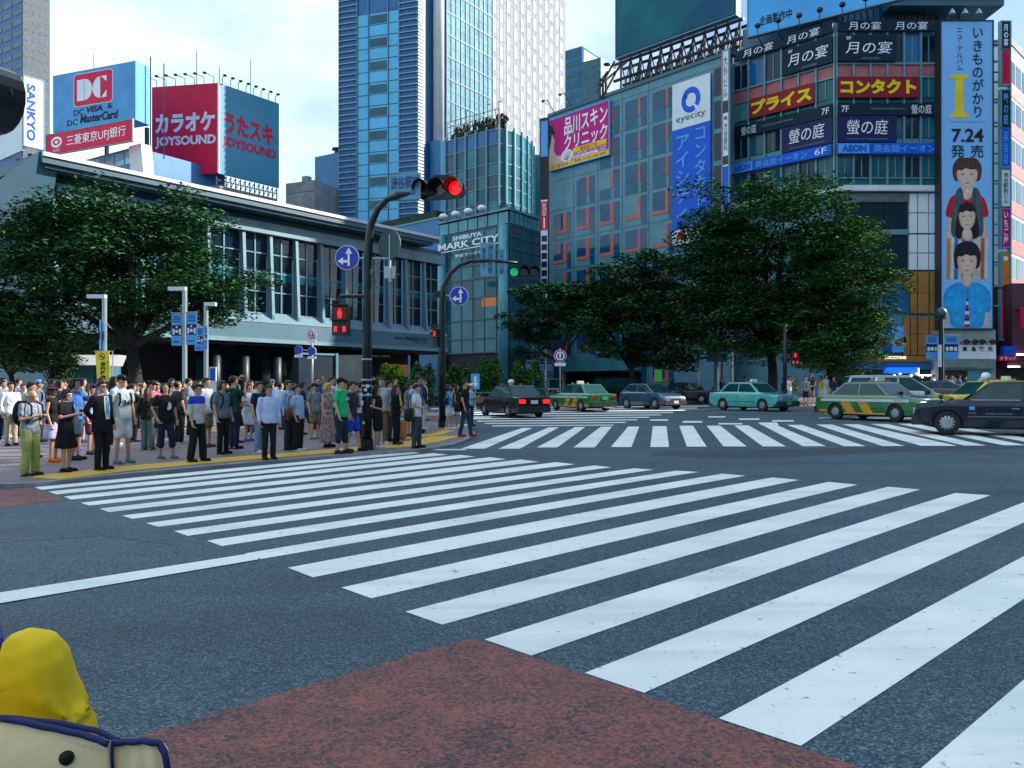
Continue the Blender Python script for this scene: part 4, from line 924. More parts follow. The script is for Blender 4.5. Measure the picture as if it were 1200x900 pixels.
    n_ = m.node_tree.nodes.new('ShaderNodeAttribute'); n_.attribute_name = 'print_colour'; m.node_tree.links.new(n_.outputs['Color'], b_.inputs['Base Color']); me.materials.append(m)
    o = bpy.data.objects.new('printed_picture', me); COL.objects.link(o); o.parent = s
def mirror(pts, cx): return pts+[(2*cx-x, y) for x, y in reversed(pts)]
sk = M['skin_print']; 
def pcloth(n, c): m = mat('print_'+n, c, .5, 0, (1.5, .12)); m['print_col'] = c; return m
sk['print_col'] = (.66, .45, .38)
hr = pcloth('hair', (.015, .012, .014)); br = pcloth('brown_hair', (.075, .035, .028)); redp = pcloth('red', (.55, .01, .02)); gry = pcloth('scarf', (.06, .09, .12)); blp = pcloth('shirt', (.02, .30, .68))
hl = pcloth('hair_light', (.13, .065, .045)); hl2 = pcloth('hair_sheen', (.045, .04, .045)); sk2 = pcloth('skin_half', (.50, .32, .26))
lip = pcloth('lips', (.35, .10, .09)); eye = pcloth('eye', (.03, .02, .02)); shd = pcloth('skin_shade', (.45, .26, .20))
def face(cx, cy, w, h, hm, long=False):
    if long: pr('hair', mirror([(cx, cy-h*1.02), (cx-w*.8, cy-h*.75), (cx-w*1.15, cy+h*.1), (cx-w*1.45, cy+h*1.4), (cx-w*.6, cy+h*1.75), (cx-w*.5, cy+h*.9)], cx), hm)
    else: pr('hair', mirror([(cx, cy-h*1.25), (cx-w*.85, cy-h*1.1), (cx-w*1.32, cy-h*.5), (cx-w*1.18, cy+h*.4), (cx-w*.85, cy+h*.55)], cx), hm)
    pr('face', mirror([(cx, cy-h*.62), (cx-w*.8, cy-h*.55), (cx-w*.93, cy), (cx-w*.78, cy+h*.55), (cx-w*.35, cy+h*.93), (cx-w*.1, cy+h)], cx), sk)
    pr('fringe', [(cx-w*1.0, cy-h*.05), (cx-w*.9, cy-h*.75), (cx-w*.2, cy-h*.98), (cx+w*.6, cy-h*.88), (cx+w*1.0, cy-h*.1), (cx+w*.75, cy-h*.35), (cx+w*.3, cy-h*.28), (cx-w*.1, cy-h*.42), (cx-w*.5, cy-h*.22), (cx-w*.8, cy-h*.3)], hm)
    pr('cheek_shade', [(cx-w*.9, cy-h*.1), (cx-w*.66, cy+h*.1), (cx-w*.55, cy+h*.6), (cx-w*.25, cy+h*.9), (cx-w*.75, cy+h*.55)], sk2)
    for i in range(6): x = cx-w*.9+i*w*.36; pr('hair_strand', [(x, cy-h*.8), (x+w*.08, cy-h*.86), (x+w*.16, cy-h*.42), (x+w*.1, cy-h*.3)], hl if hm is br else hl2)
    for sgn in (-1, 1):
        pr('eye', ell_pts(cx+sgn*w*.40, cy+h*.03, w*.14, h*.04, 10), eye); pr('brow', [(cx+sgn*w*.22, cy-h*.10), (cx+sgn*w*.6, cy-h*.13), (cx+sgn*w*.6, cy-h*.09), (cx+sgn*w*.22, cy-h*.06)], shd)
    pr('nose', [(cx-w*.09, cy+h*.36), (cx-w*.02, cy+h*.22), (cx+w*.10, cy+h*.36)], sk2); pr('mouth', ell_pts(cx, cy+h*.62, w*.24, h*.04, 10), lip)
C1 = 1131
pr('arm', [(1108, 255), (1106, 290), (1112, 300), (1116, 255)], sk); pr('arm', [(1153, 255), (1156, 290), (1150, 300), (1146, 255)], sk)
pr('red_shirt', mirror([(C1, 229), (C1-10, 228), (C1-19, 231), (C1-23, 240), (C1-26, 255), (C1-16, 256), (C1-14, 275), (C1, 280)], C1), redp)
pr('neck', [(1124, 216), (1138, 216), (1139, 231), (1131, 236), (1123, 231)], sk)
face(1131, 205, 13.5, 17, br)
pr('scarf', [(1125, 219), (1118, 224), (1114, 245), (1111, 278), (1124, 280), (1128, 240)], gry); pr('scarf', [(1138, 219), (1146, 224), (1149, 245), (1151, 278), (1138, 280), (1135, 240)], gry)
for i, c in enumerate(((.55, .22, .03), (.6, .6, .55), (.02, .14, .5), (.5, .52, .55), (.5, .03, .15), (.75, .5, .05), (.1, .3, .6), (.6, .5, .4), (.55, .55, .5), (.4, .12, .06), (.6, .62, .6))):
    x = 1107.5+i*4.4; e = abs(x+2-1131)*.35
    pr('dress_stripe', [(x, 274+e*.9), (x+4.5, 274+e*.9), (x+3.6, 328), (x-.6, 328)], pcloth('dress%d' % i, c))
pr('neckline', mirror([(1131, 284), (1122, 277), (1124, 262)], 1131), sk)
face(1131, 254, 10.5, 16.5, hr, True)
pr('arm', [(1108, 352), (1104, 384.5), (1109, 384.5), (1112, 352)], sk); pr('arm', [(1154, 352), (1157, 384.5), (1151, 384.5), (1150, 352)], sk)
pr('blue_shirt', mirror([(1131, 334), (1120, 331), (1110, 336), (1103.5, 344), (1103, 366), (1110, 366), (1112, 384.5), (1131, 384.5)], 1131), blp)
pr('neck', [(1125, 322), (1137, 322), (1137, 333), (1131, 338), (1125, 333)], sk)
face(1131, 306, 12.5, 18.5, hr)
for i in range(9): pr('tie_stripe', [(1130-i*.28, 350+i*3.8), (1132+i*.28, 350+i*3.8), (1132.3+i*.28, 353.6+i*3.8), (1129.7-i*.28, 353.6+i*3.8)], [pcloth('navy', (.01, .03, .25)), pcloth('tie_white', (.62, .66, .7)), pcloth('tie_red', (.5, .01, .02))][i % 3])
pr('placket', [(1130.7, 337), (1131.3, 337), (1131.3, 350), (1130.7, 350)], gry)
print_picture(1102, 1159.8, 186, 384.6, .42, (.20, .45, .82))
for px in (1109, 1124, 1140): 
    mb = MB(); p = BF.p(bu(px), bz(20.5), .9); mb.tube([BF.p(bu(px), bz(26), .0), BF.p(bu(px), bz(21), .5), p], .06, 5); mb.tube([p+Vector((0, 0, .35)), p, p+Vector((0, 0, -.15))], [.06, .22, .36], 10); mb.build('floodlight', M['steel'], s)
fpart(BF, s, 'fixing_frame', M['steel'], *[(bu(1162), bu(1173), bz(y+1.5), bz(y), -.6, -.3) for y in range(45, 380, 24)])
# base of the banner: spot lamps, white shop wall and doorway
b2 = bld('shop_building', 'pale shop wall with dark spot lamps and doorway below the tall poster banner', BF.p(bu(1101), 0))
fpart(BF, b2, 'wall', mat('shop_wall', (.26, .32, .33), .6), (bu(1100.5), bu(1166), -1, bz(386.5), -4, .1))
fpart(BF, b2, 'sign_wall', M['paper'], (bu(1122), bu(1164), bz(421), bz(405), .11, .4))
for x, cch in ((1127.5, '東'), (1138, '急'), (1147, '観'), (1157, '光')): fr_text(BF, cch, b2, M['signnavy'], bu(x-3), bu(x+3), bz(412), bz(406.5), .43, bold=.03)
fpart(BF, b2, 'fascia', mat('green_grey_fascia', (.13, .22, .22), .6), (bu(1104), bu(1163), bz(432), bz(421.5), .11, .5)); fr_text(BF, 'tourist service', b2, M['dark'], bu(1106), bu(1141), bz(432), bz(429.8), .53)
fpart(BF, b2, 'doorway', M['recess'], (bu(1106), bu(1132), .1, bz(434), .11, .15)); fpart(BF, b2, 'shop_window', M['gl_pale'], (bu(1133), bu(1160), .2, bz(434), .11, .2))
for px in (1125, 1135, 1143, 1155):
    mb = MB(); p = BF.p(bu(px), bz(400), .9); mb.tube([p+Vector((0, -.2, -.15)), p], [.28, .2], 10); mb.tube([p, BF.p(bu(px), bz(402), .1)], .06, 5); mb.build('spot_lamp', M['dark'], b2)
# stack of vertical signs beyond the banner
SV = Fr(((1171-600)/FPX*76, 76), (1, 0)); su = lambda px: SV.uz(px, 200)[0]; sz = lambda py: SV.uz(1176, py)[1]
pole = thing('sign_mast', 'steel mast carrying a column of vertical signs right of the tall banner', 'mast', SV.p(su(1183), 0))
mb = MB(); SV.box(mb, su(1182), su(1184), -1, sz(26), -.2, .2); mb.build('post', M['steel'], pole)
mb = MB()
for y in range(50, 420, 32): SV.box(mb, su(1166), su(1183), sz(y+1.2), sz(y), -.5, -.35)
mb.build('bracket', M['dark'], pole)
for i, (y0, y1, m, body, tm, lab) in enumerate(((27, 58, dk, '月の宴', TW, 'black vertical sign with white brush lettering, topmost on the mast'), (60, 100, M['signred'], '居酒屋', M['signred'], 'plain dark red vertical sign on the mast of signs'), (107, 150, dk, '螢の庭', M['signsky'], 'black vertical sign with pale blue lettering on the mast of signs'), (152, 196, M['signblue'], '英会話', M['signsky'], 'blue vertical sign on the mast of signs'), (200, 242, M['paper'], '渋谷駅前ビル', INK, 'white vertical building name sign on the mast of signs'), (246, 290, M['magenta'], 'いちご屋', TW, 'magenta vertical sign on the mast of signs'), (297, 340, mat('sign_orange', (.60, .16, .02), .5), '', TW, 'orange vertical sign on the mast of signs'), (338.5, 398, M['signred'], 'サプリドラッグ', TW, 'red vertical sign with white characters, lowest on the mast of signs'))):
    if i == 6: y1 = 337
    ss = sign('vertical_sign', lab, SV, su(1172), su(1181.6), sz(y1), sz(y0), .25, m, th=.4, group='vertical signs on the mast', frame=M['steel'])
    if body: fr_text(SV, body, ss, tm, su(1174), su(1179.6), sz(y1-3), sz(y0+3), .28, vertical=True, bold=.01)
    else:
        mb = MB(); SV.box(mb, su(1174), su(1179), sz(306), sz(301), .24, .27); mb.build('white_patch', M['paper'], ss)
# side street block
D1 = fr_vp(1182.5, 80, 1560); da = 0; dc = 14
b3 = bld('side_street_block', 'pink and white banded block receding into the side street at the right edge', D1.p(0, 0)); dz = lambda py: D1.uz(1184, py)[1]
fpart(D1, b3, 'wall', M['white'], (.05, dc, -1, dz(52), -12, 0)); fpart(D1, b3, 'parapet', M['conc'], (0, dc, dz(52), dz(44), -12, .1))
for k in range(7):
    y = 66+k*46; fpart(D1, b3, 'pink_band', M['pink'], (.05, dc, dz(y+46), dz(y+30), -.1, .05))
    for j in range(6):
        mb = MB(); D1.box(mb, .3+j*2.2, 2.2+j*2.2, dz(y+29), dz(y+4), -.1, .03); mb.build('window', M['gl_teal'] if (j+k) % 2 else M['gl_dark'], b3)
b4 = bld('maroon_shop', 'maroon fronted drugstore with red and blue signs at the right edge', SV.p(su(1184), 0))
mar = mat('maroon_clad', (.09, .012, .03), .5); SD = Fr(((1184-600)/FPX*74.5, 74.5), (1, 0)); tu = lambda px: SD.uz(px, 200)[0]; tz = lambda py: SD.uz(1190, py)[1]
fpart(SD, b4, 'wall', mar, (tu(1186), tu(1262), tz(415), tz(332), -5, 0)); fpart(SD, b4, 'shop_front', M['recess'], (tu(1166), tu(1262), -1, tz(416), -5, -.2))
fpart(SD, b4, 'awning', mar, (tu(1168), tu(1230), tz(431), tz(425), .0, 1.6)); fpart(SD, b4, 'red_fascia', M['signred'], (tu(1166), tu(1188), tz(423.5), tz(417), .0, .6)); fpart(SD, b4, 'blue_panel', M['signblue'], (tu(1172), tu(1187), tz(416.6), tz(406), .0, .5))
fr_text(SD, 'ドラッグ', b4, TW, tu(1168), tu(1186), tz(422.6), tz(418), .63, bold=.02)
fpart(SD, b4, 'lit_counter', M['lamp_white'], (tu(1187), tu(1200), tz(416.5), tz(414.8), .3, .5), (tu(1168), tu(1181), tz(431), tz(429.5), 1.65, 1.8))
s = sign('projecting_sign', 'small red projecting sign with white mark at the right edge', SD, tu(1187), tu(1199), tz(385), tz(361), 1.2, M['signred'], th=.3)
fr_text(SD, 'リ', s, TW, tu(1191), tu(1196), tz(379), tz(366), 1.23, bold=.03)
mb = MB(); SD.box(mb, tu(1192), tu(1194), tz(364), tz(362), 0, .89); mb.build('bracket', M['dark'], s)
s = thing('round_sign', 'round bright blue sign at the right edge beyond the lamp post', 'sign', SD.p(tu(1200), tz(412), 2)); mb = MB(); mb.disc(SD.p(tu(1200), tz(402), 2), SD.n, .85, .2); mb.build('disc', M['signblue'], s)
mb = MB(); mb.tube([SD.p(tu(1200), tz(402), 1.85), SD.p(tu(1200), tz(402), 0)], .08, 6); mb.build('bracket', M['dark'], s)
# blocks across the side of the crossing, outside the frame: they shade the street
b5 = bld('shopping_block', 'tall shopping block standing beyond the right edge of the view', (62, 30, 0))
mb = MB(); mb.box((52, -60, -1), (80, 53, 36)); mb.build('wall', M['tealwall'], b5)

for lab, x0, x1, y0, y1, h in (('broad department block behind the camera', -52, 46, -100, -80, 20), ('low block left of the camera beyond the frame', -75, -48, -36, 10, 16)):
    o = bld('shopping_block', lab, ((x0+x1)/2, y1, 0)); mb = MB(); mb.box((x0, y0, -1), (x1, y1, h)); mb.build('wall', M['tealwall'], o)
    for k in range(int(h/4)):
        mb = MB(); mb.box((x0+1, y1, k*4+1.2), (x1-1, y1+.05, k*4+3.4)); mb.build('window_band', M['gl_dark'], o)

# ---------------------------------------------------------------- left skyline signs
s = thing('card_billboard', 'blue credit card billboard with red logo on the bank building roof', 'billboard', B1.p(0, B1.uz(158, 150)[1]))
D0 = fr_vp(158, 103, -1900); cu_, cz1, cz0 = D0.uz(62, 110)[0], D0.uz(110, 80)[1], D0.uz(110, 148)[1]
mb = MB(); D0.box(mb, cu_, 0, cz0, cz1, -2.4, 0); mb.build('panel', mat('billboard_sky', (.03, .27, .60), .4, 0, (.25, .2)), s)
mb = MB(); D0.box(mb, .005, .08, cz0+.05, cz1-.05, -2.35, -.02); mb.build('side_panel', M['signsky'], s)
du = lambda px: D0.uz(px, 110)[0]; dz_ = lambda px, py: D0.uz(px, py)[1]
def dsh(nm, pts, m, d=.03):
    mb = MB(); D0.shape(mb, [(du(x), dz_(110, y)) for x, y in pts], .0, d); return mb.build(nm, m, s)
def rrect(x0, x1, y0, y1, r):
    out = []
    for cx, cy, a in ((x1-r, y0+r, 0), (x0+r, y0+r, 90), (x0+r, y1-r, 180), (x1-r, y1-r, 270)):
        out += [(cx+r*math.cos(R(a+i*15)), cy-r*math.sin(R(a+i*15))) for i in range(7)]
    return out
dsh('logo_border', rrect(86.5, 132.5, 83.8, 122.5, 4), M['paper'], .03); dsh('logo_field', rrect(87.3, 131.7, 84.6, 121.7, 3.6), M['signred'], .06)
dsh('logo_letter', [(91, 91), (99, 91), (99, 116), (91, 116)], M['paper'], .09); dsh('logo_letter', [(99.6, 91)]+[(99.6+9*math.cos(R(a)), 103.5-12.5*math.sin(R(a))) for a in range(80, -81, -16)]+[(99.6, 116)], M['paper'], .09)
dsh('logo_letter', [(118, 91)]+[(118+9*math.cos(R(a)), 103.5-12.5*math.sin(R(a))) for a in range(100, 261, 16)]+[(118, 116)], M['paper'], .09)
dsh('logo_letter', [(119, 91), (125.5, 91), (125.5, 98)], M['paper'], .09); dsh('logo_letter', [(119, 116), (125.5, 116), (125.5, 108)], M['paper'], .09)
for body, x0, x1, y0, y1, bo, shr in (('DC', 86.5, 98.5, 125.5, 132.5, 0, 0), ('VISA', 101.5, 120, 124.2, 131, .03, .2), ('&', 126, 132, 124, 130, 0, 0), ('DC', 79, 91, 136.5, 143.5, 0, 0), ('MasterCard', 94, 138.5, 132.5, 142.5, .025, .2)):
    fr_text(D0, body, s, INK, du(x0), du(x1), dz_(110, y1), dz_(110, y0), .05, bold=bo, shear=shr)
mb = MB()
for u in (-8, -1): mb.tube([D0.p(u, cz0-6, -3), D0.p(u, cz0, -3)], .3, 6)
mb.tube([D0.p(.6, cz0-4, -2), D0.p(.6, cz1+1.2, -2)], .08, 5); mb.tube([D0.p(.9, cz0-4, -4), D0.p(.9, cz1+1, -4)], .08, 5); mb.build('post', M['dark'], s)
mb = MB(); mb.tube([D0.p(du(95), cz1, -2), D0.p(du(95), cz1+3, -2)], .05, 5); mb.build('aerial', M['steel'], s)
s, t, bx, sh = psign('bank_sign', 'long red bank signboard with white characters below the credit card billboard', fr_vp(156, 102, -1500), 56, 156.5, 150, 174, M['signred'], .2, frame=M['steel'])
t('三菱東京UFJ銀行', .25, .93, .20, .78, TW, bold=.004)
sh('round_emblem', arc_band(.125, .42, .066, .27, .045, .16, 0, 359), TW, .03); sh('round_emblem', ell_pts(.125, .42, .02, .09, 16), TW, .03); t('MUFG', .085, .165, .76, .9, TW)
s, t, bx, sh = psign('sanyo_sign', 'white two sided signboard with blue downward lettering at far left', fr_vp(28, 86, 1300), 28, 51, 92, 173, M['paper'], .1, frame=M['steel'])
s.name = 'corner_signboard'
sf = fr_vp(28, 86, 1300); mb = MB(); body_v, body_f = text_mesh('SANKYO', .03)
x0, x1 = min(q.x for q in body_v), max(q.x for q in body_v); y0, y1 = min(q.y for q in body_v), max(q.y for q in body_v)
ua, uc = sf.uz(31, 130)[0], sf.uz(41, 130)[0]; zt_, zb_ = sf.uz(36, 99)[1], sf.uz(36, 165)[1]
mb.v = [sf.p(ua+(q.y-y0)/(y1-y0)*(uc-ua), zt_+(q.x-x0)/(x1-x0)*(zb_-zt_), .14) for q in body_v]; mb.f = body_f; mb.m = [0]*len(body_f); mb.build('lettering', M['signblue'], s)
sg = fr_vp(28, 86, -600); mb = MB(); sg.box(mb, sg.uz(-40, 130)[0], -.25, sg.uz(28, 176)[1], sg.uz(28, 90)[1], -.2, .1); mb.build('left_panel', M['paper'], s)
mb = MB()
for u in (-4, -1): mb.tube([sg.p(u, 5, -1), sg.p(u, sg.uz(28, 176)[1], -1)], .25, 6)
mb.build('post', M['dark'], s)
# two sided karaoke billboard
s = thing('karaoke_billboard', 'huge two sided karaoke billboard, crimson on the front and blue on the right side', 'billboard', J1.p(0, zj0))
ua = J1.uz(178, 150)[0]; uc = J2.uz(327, 150)[0]
mb = MB(); J1.box(mb, ua, -.02, zj0, zj1, -.3, 0); mb.build('front_panel', M['signred'], s)
mb = MB(); J2.box(mb, .02, uc, zj0, zj1, -.3, 0); mb.build('side_panel', mat('billboard_teal_blue', (.035, .25, .42), .5, 0, (.12, .12)), s)
mb = MB(); J1.box(mb, -.12, .1, zj0, zj1, -.2, .06); mb.build('corner_trim', M['paper'], s)
pz = lambda py: J1.uz(217, py)[1]; jx = lambda px: J1.uz(px, 150)[0]; kx = lambda px: J2.uz(px, 150)[0]; pale = mat('letter_pale', (.62, .66, .82), .5)
fr_text(J1, 'カラオケ', s, pale, jx(182), jx(252), pz(155), pz(132), .04, bold=.045); fr_text(J1, 'JOYSOUND', s, pale, jx(182), jx(253), pz(173), pz(159), .04, bold=.04)
fr_text(J2, 'うたスキ', s, M['signred'], kx(263), kx(320), J2.uz(291, 163)[1], J2.uz(291, 139)[1], .04, bold=.045); fr_text(J2, 'JOYSOUND', s, M['signred'], kx(261), kx(323), J2.uz(291, 181)[1], J2.uz(291, 167)[1], .04, bold=.04)
for fr, n_, L_ in ((J1, 7, ua), (J2, 8, uc)):
    for k in range(n_):
        u = L_*(k+.5)/n_; p = fr.p(u, zj1, 0); e = p+fr.n*1.4+Vector((-.5, 0, .9)); mb = MB(); mb.tube([p, p+Vector((0, 0, .9)), e], .05, 5); mb.ell(e, .3, .3, .16, 7, 4); mb.build('floodlight', M['dark'], s)
mb = MB()
for u, h in ((-4.5, 5.5), (-1, 3)): mb.tube([J1.p(u, zj1, -2), J1.p(u, zj1+h, -2)], .06, 5)
mb.tube([J2.p(6, zj1, -1), J2.p(6, zj1+5.5, -1)], .06, 5); mb.build('aerial', M['steel'], s)
# ---------------------------------------------------------------- trees and shrubs
def leafmat(name, c):
    m = mat(name, c, .6, 0, (.9, .4), spec=.15); return m
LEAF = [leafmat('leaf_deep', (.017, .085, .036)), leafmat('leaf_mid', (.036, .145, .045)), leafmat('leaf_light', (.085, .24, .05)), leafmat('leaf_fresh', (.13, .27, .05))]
BARK = mat('bark', (.035, .03, .028), .9, 0, (5, .4), (14, .8, .03))
def leaves_into(mb, c, rx, ry, rz, n, size, r, mix):
    for _ in range(n):
        while True:
            x, y, z = r.uniform(-1, 1), r.uniform(-1, 1), r.uniform(-1, 1)
            if x*x+y*y+z*z < 1: break
        p = Vector((c[0]+x*rx, c[1]+y*ry, c[2]+z*rz-abs(x*x+y*y)*rz*.6)); s = size*r.uniform(.6, 1.25); a = r.uniform(0, 6.28)
        t = Vector((math.cos(a), math.sin(a), r.uniform(-.7, .35))).normalized(); q = Vector((-math.sin(a), math.cos(a), r.uniform(-.6, .6))).normalized()
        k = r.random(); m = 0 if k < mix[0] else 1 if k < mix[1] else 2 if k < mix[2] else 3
        mb.poly([p-t*s, p-q*s*.42, p+t*s, p+q*s*.42], m)
def tree(name, label, px, Y, crowns, nclump, leaf, nleaf, seed, mix=(.45, .8, .97), group=None, trunk_r=.26, fork=None, mixtop=None):
    r = random.Random(seed); base = GY(px, Y, .1); s = Y/FPX
    t = thing(name, label, 'tree', base, group)
    cs = []
    for cx, cy, rx, ry in crowns: cs.append((W(cx, cy, Y+r.uniform(-.6, .6)), rx*s, max(rx*s*.8, ry*s*.9), ry*s))
    vol = [c[1]*c[2]*c[3] for c in cs]; clumps = []
    for i in range(nclump):
        c = r.choices(cs, vol)[0]
        while True:
            d = Vector((r.gauss(0, 1), r.gauss(0, 1), r.gauss(0, 1)))
            if d.length > .1: break
        d.normalize(); k = r.uniform(.30, 1.0)**.5*(1+.42*mnoise.noise(d*1.9+Vector((seed*.7, seed*.3, 0)))+.14*mnoise.noise(d*5+Vector((0, seed, 0))))
        if mnoise.noise(Vector((d.x*3*k, d.y*3*k, d.z*4*k))+Vector((seed, 0, seed*.4))) < -.28: continue
        clumps.append((c[0]+Vector((d.x*c[1]*k, d.y*c[2]*k, d.z*c[3]*k)), d.z*k))
    # trunk and limbs
    mb = MB(); f = fork or (cs[0][0].z-base.z)*.42; top = base+Vector((r.uniform(-.2, .2), 0, f))
    mb.tube([base+Vector((0, 0, -.3)), base+Vector((0, 0, .25)), base+Vector((.05, 0, f*.5)), top], [trunk_r*1.5, trunk_r*1.1, trunk_r*.92, trunk_r*.85], 10); mb.build('trunk', BARK, t, smooth=True)
    lb = MB(); hubs = []
    for i in range(9):
        c = cs[i % len(cs)]; e = c[0]+Vector((r.uniform(-.6, .6)*c[1], r.uniform(-.6, .6)*c[2], r.uniform(-.2, .5)*c[3])); m_ = top.lerp(e, .5)+Vector((0, 0, -.3))
        lb.tube([top-Vector((0, 0, .2)), m_, e], [trunk_r*.6, trunk_r*.36, trunk_r*.14], 6); hubs += [m_, e]
    for c, _ in clumps[::3]:
        h = min(hubs, key=lambda q: (q-c).length); lb.tube([h, h.lerp(c, .5)+Vector((0, 0, .15)), c], [.06, .045, .02], 4)
    lb.build('limb', BARK, t)
    mb = MB(); big = (cs[0][1]*cs[0][3])**.5
    for c, zz_ in clumps:
        q = r.uniform(.75, 1.25)*big*.20+.25; mm = mix if zz_ < .45 or not mixtop else mixtop  # upper clumps take lighter leaves: highlights on top are put into the colour
        leaves_into(mb, c, q*1.25, q*1.25, q*.42, nleaf, leaf, r, mm)
    mb.build('crown', LEAF, t); return t
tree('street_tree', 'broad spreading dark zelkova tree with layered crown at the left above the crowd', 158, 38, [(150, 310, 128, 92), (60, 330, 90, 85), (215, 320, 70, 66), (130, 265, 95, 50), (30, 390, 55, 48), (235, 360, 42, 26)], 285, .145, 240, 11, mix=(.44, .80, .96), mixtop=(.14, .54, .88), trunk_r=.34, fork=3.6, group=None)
tree('street_tree', 'thin dark tree with a narrow trunk at the very left edge of the photo', 16, 40, [(8, 360, 50, 55), (30, 405, 40, 26)], 60, .17, 110, 12, mix=(.6, .9, .99), trunk_r=.14)
tree('street_tree', 'small leafy tree left of the kiosk under the spreading crown', 68, 43, [(60, 425, 26, 22)], 22, .15, 100, 13, mix=(.5, .85, .98), trunk_r=.1)
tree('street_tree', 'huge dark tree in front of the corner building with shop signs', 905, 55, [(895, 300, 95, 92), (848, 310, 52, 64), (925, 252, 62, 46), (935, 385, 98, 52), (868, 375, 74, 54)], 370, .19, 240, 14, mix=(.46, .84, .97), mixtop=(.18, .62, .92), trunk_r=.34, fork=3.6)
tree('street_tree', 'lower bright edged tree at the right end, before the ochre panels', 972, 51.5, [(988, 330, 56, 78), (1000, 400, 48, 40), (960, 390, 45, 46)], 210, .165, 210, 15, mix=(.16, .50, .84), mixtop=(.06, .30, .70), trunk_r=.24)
tree('street_tree', 'wide low tree with drooping crown in front of the teal office building', 742, 58, [(745, 370, 78, 52), (775, 330, 62, 36), (700, 358, 45, 34), (790, 395, 50, 40)], 220, .19, 220, 16, mix=(.50, .88, .98), trunk_r=.26)
tree('street_tree', 'smaller tree with visible forking limbs behind the round no stopping sign', 657, 60, [(632, 365, 42, 36), (665, 352, 40, 24), (622, 395, 30, 22), (690, 350, 30, 20)], 105, .16, 180, 17, mix=(.62, .93, .99), trunk_r=.15, fork=3.2)
hedge_leaf = [leafmat('conifer_deep', (.03, .13, .025)), leafmat('conifer_mid', (.08, .27, .035)), leafmat('conifer_light', (.17, .42, .04)), leafmat('conifer_tip', (.24, .48, .06))]
r = random.Random(3)
SHR = [(452, 432, 56, 'first clipped shrub right of the signal pole'), (465, 433, 56, 'squat clipped shrub'), (489, 431, 57, ''), (502, 432, 57, ''), (531, 433, 58, ''), (545, 432, 58, ''), (567, 424, 58, ''), (580, 426, 58, ''), (608, 429, 57, ''), (627, 428, 56.5, ''), (420, 434, 57, ''), (330, 441, 58, ''), (343, 440, 58, '')]
near = ['between the near black pole and its neighbour', 'behind the black cardigan', 'left of the white shirt with black bag', 'behind the tallest head at the kerb', 'just right of the signpost with green light', 'behind the black T-shirt and jeans', 'tallest of the row, left of its twin', 'tall, right of its twin and left of the glass column', 'behind the rear window of the black taxi', 'last of the row beside the green taxi', 'hidden behind the signal pole', 'far left behind the umbrella', 'second from the umbrella']
for i, (px, yt, Y, _) in enumerate(SHR):
    b_ = GY(px, Y, .13); z1 = W(px, yt-4, Y).z; h = z1-b_.z
    t = thing('conifer_shrub', 'bright green clipped conifer shrub '+near[i], 'shrub', b_, 'clipped shrubs along the planter'); mb = MB()
    for k in range(16):
        f = k/15; rad = (.62+.75*math.sin(math.pi*min(1, f*.85+.12)))*(1-f*.45)*.82; leaves_into(mb, b_+Vector((r.uniform(-.08, .08), r.uniform(-.08, .08), .3+f*(h-.35))), rad, rad, .26, 130, .12, r, (.3, .72, .94))
    mb.build('foliage', hedge_leaf, t); mb = MB(); mb.tube([b_, b_+Vector((0, 0, h*.8))], [.07, .03], 6); mb.build('stem', BARK, t)
pl = thing('planter_wall', 'low dark planter trough running along the road under the clipped shrubs', 'planter', GY(540, 57.5)); mb = MB(); a, c = GY(405, 58), GY(640, 57); d = (c-a).normalized(); nn = Vector((d.y, -d.x, 0))
mb.prism([a+nn*.7, c+nn*.7, c-nn*.7, a-nn*.7], (0, 0, .62)); mb.build('trough', M['dark'], pl)
mb = MB(); mb.tube([a+nn*.9+Vector((0, 0, .9)), c+nn*.9+Vector((0, 0, .9))], .035, 6)
for k in range(12): q = a.lerp(c, k/11)+nn*.9; mb.tube([q, q+Vector((0, 0, .9))], .035, 6)
mb.build('guard_rail', M['steel'], pl)
bush = thing('street_shrub', 'loose dark green shrub at the foot of the big zelkova behind the crowd', 'shrub', GY(190, 40, .1)); mb = MB()
for k in range(26): leaves_into(mb, GY(180+rnd.uniform(-14, 24), 40+rnd.uniform(-.5, .5), .5+rnd.random()*1.1), .5, .5, .35, 60, .12, rnd, (.45, .85, .98))
mb.build('foliage', LEAF, bush)

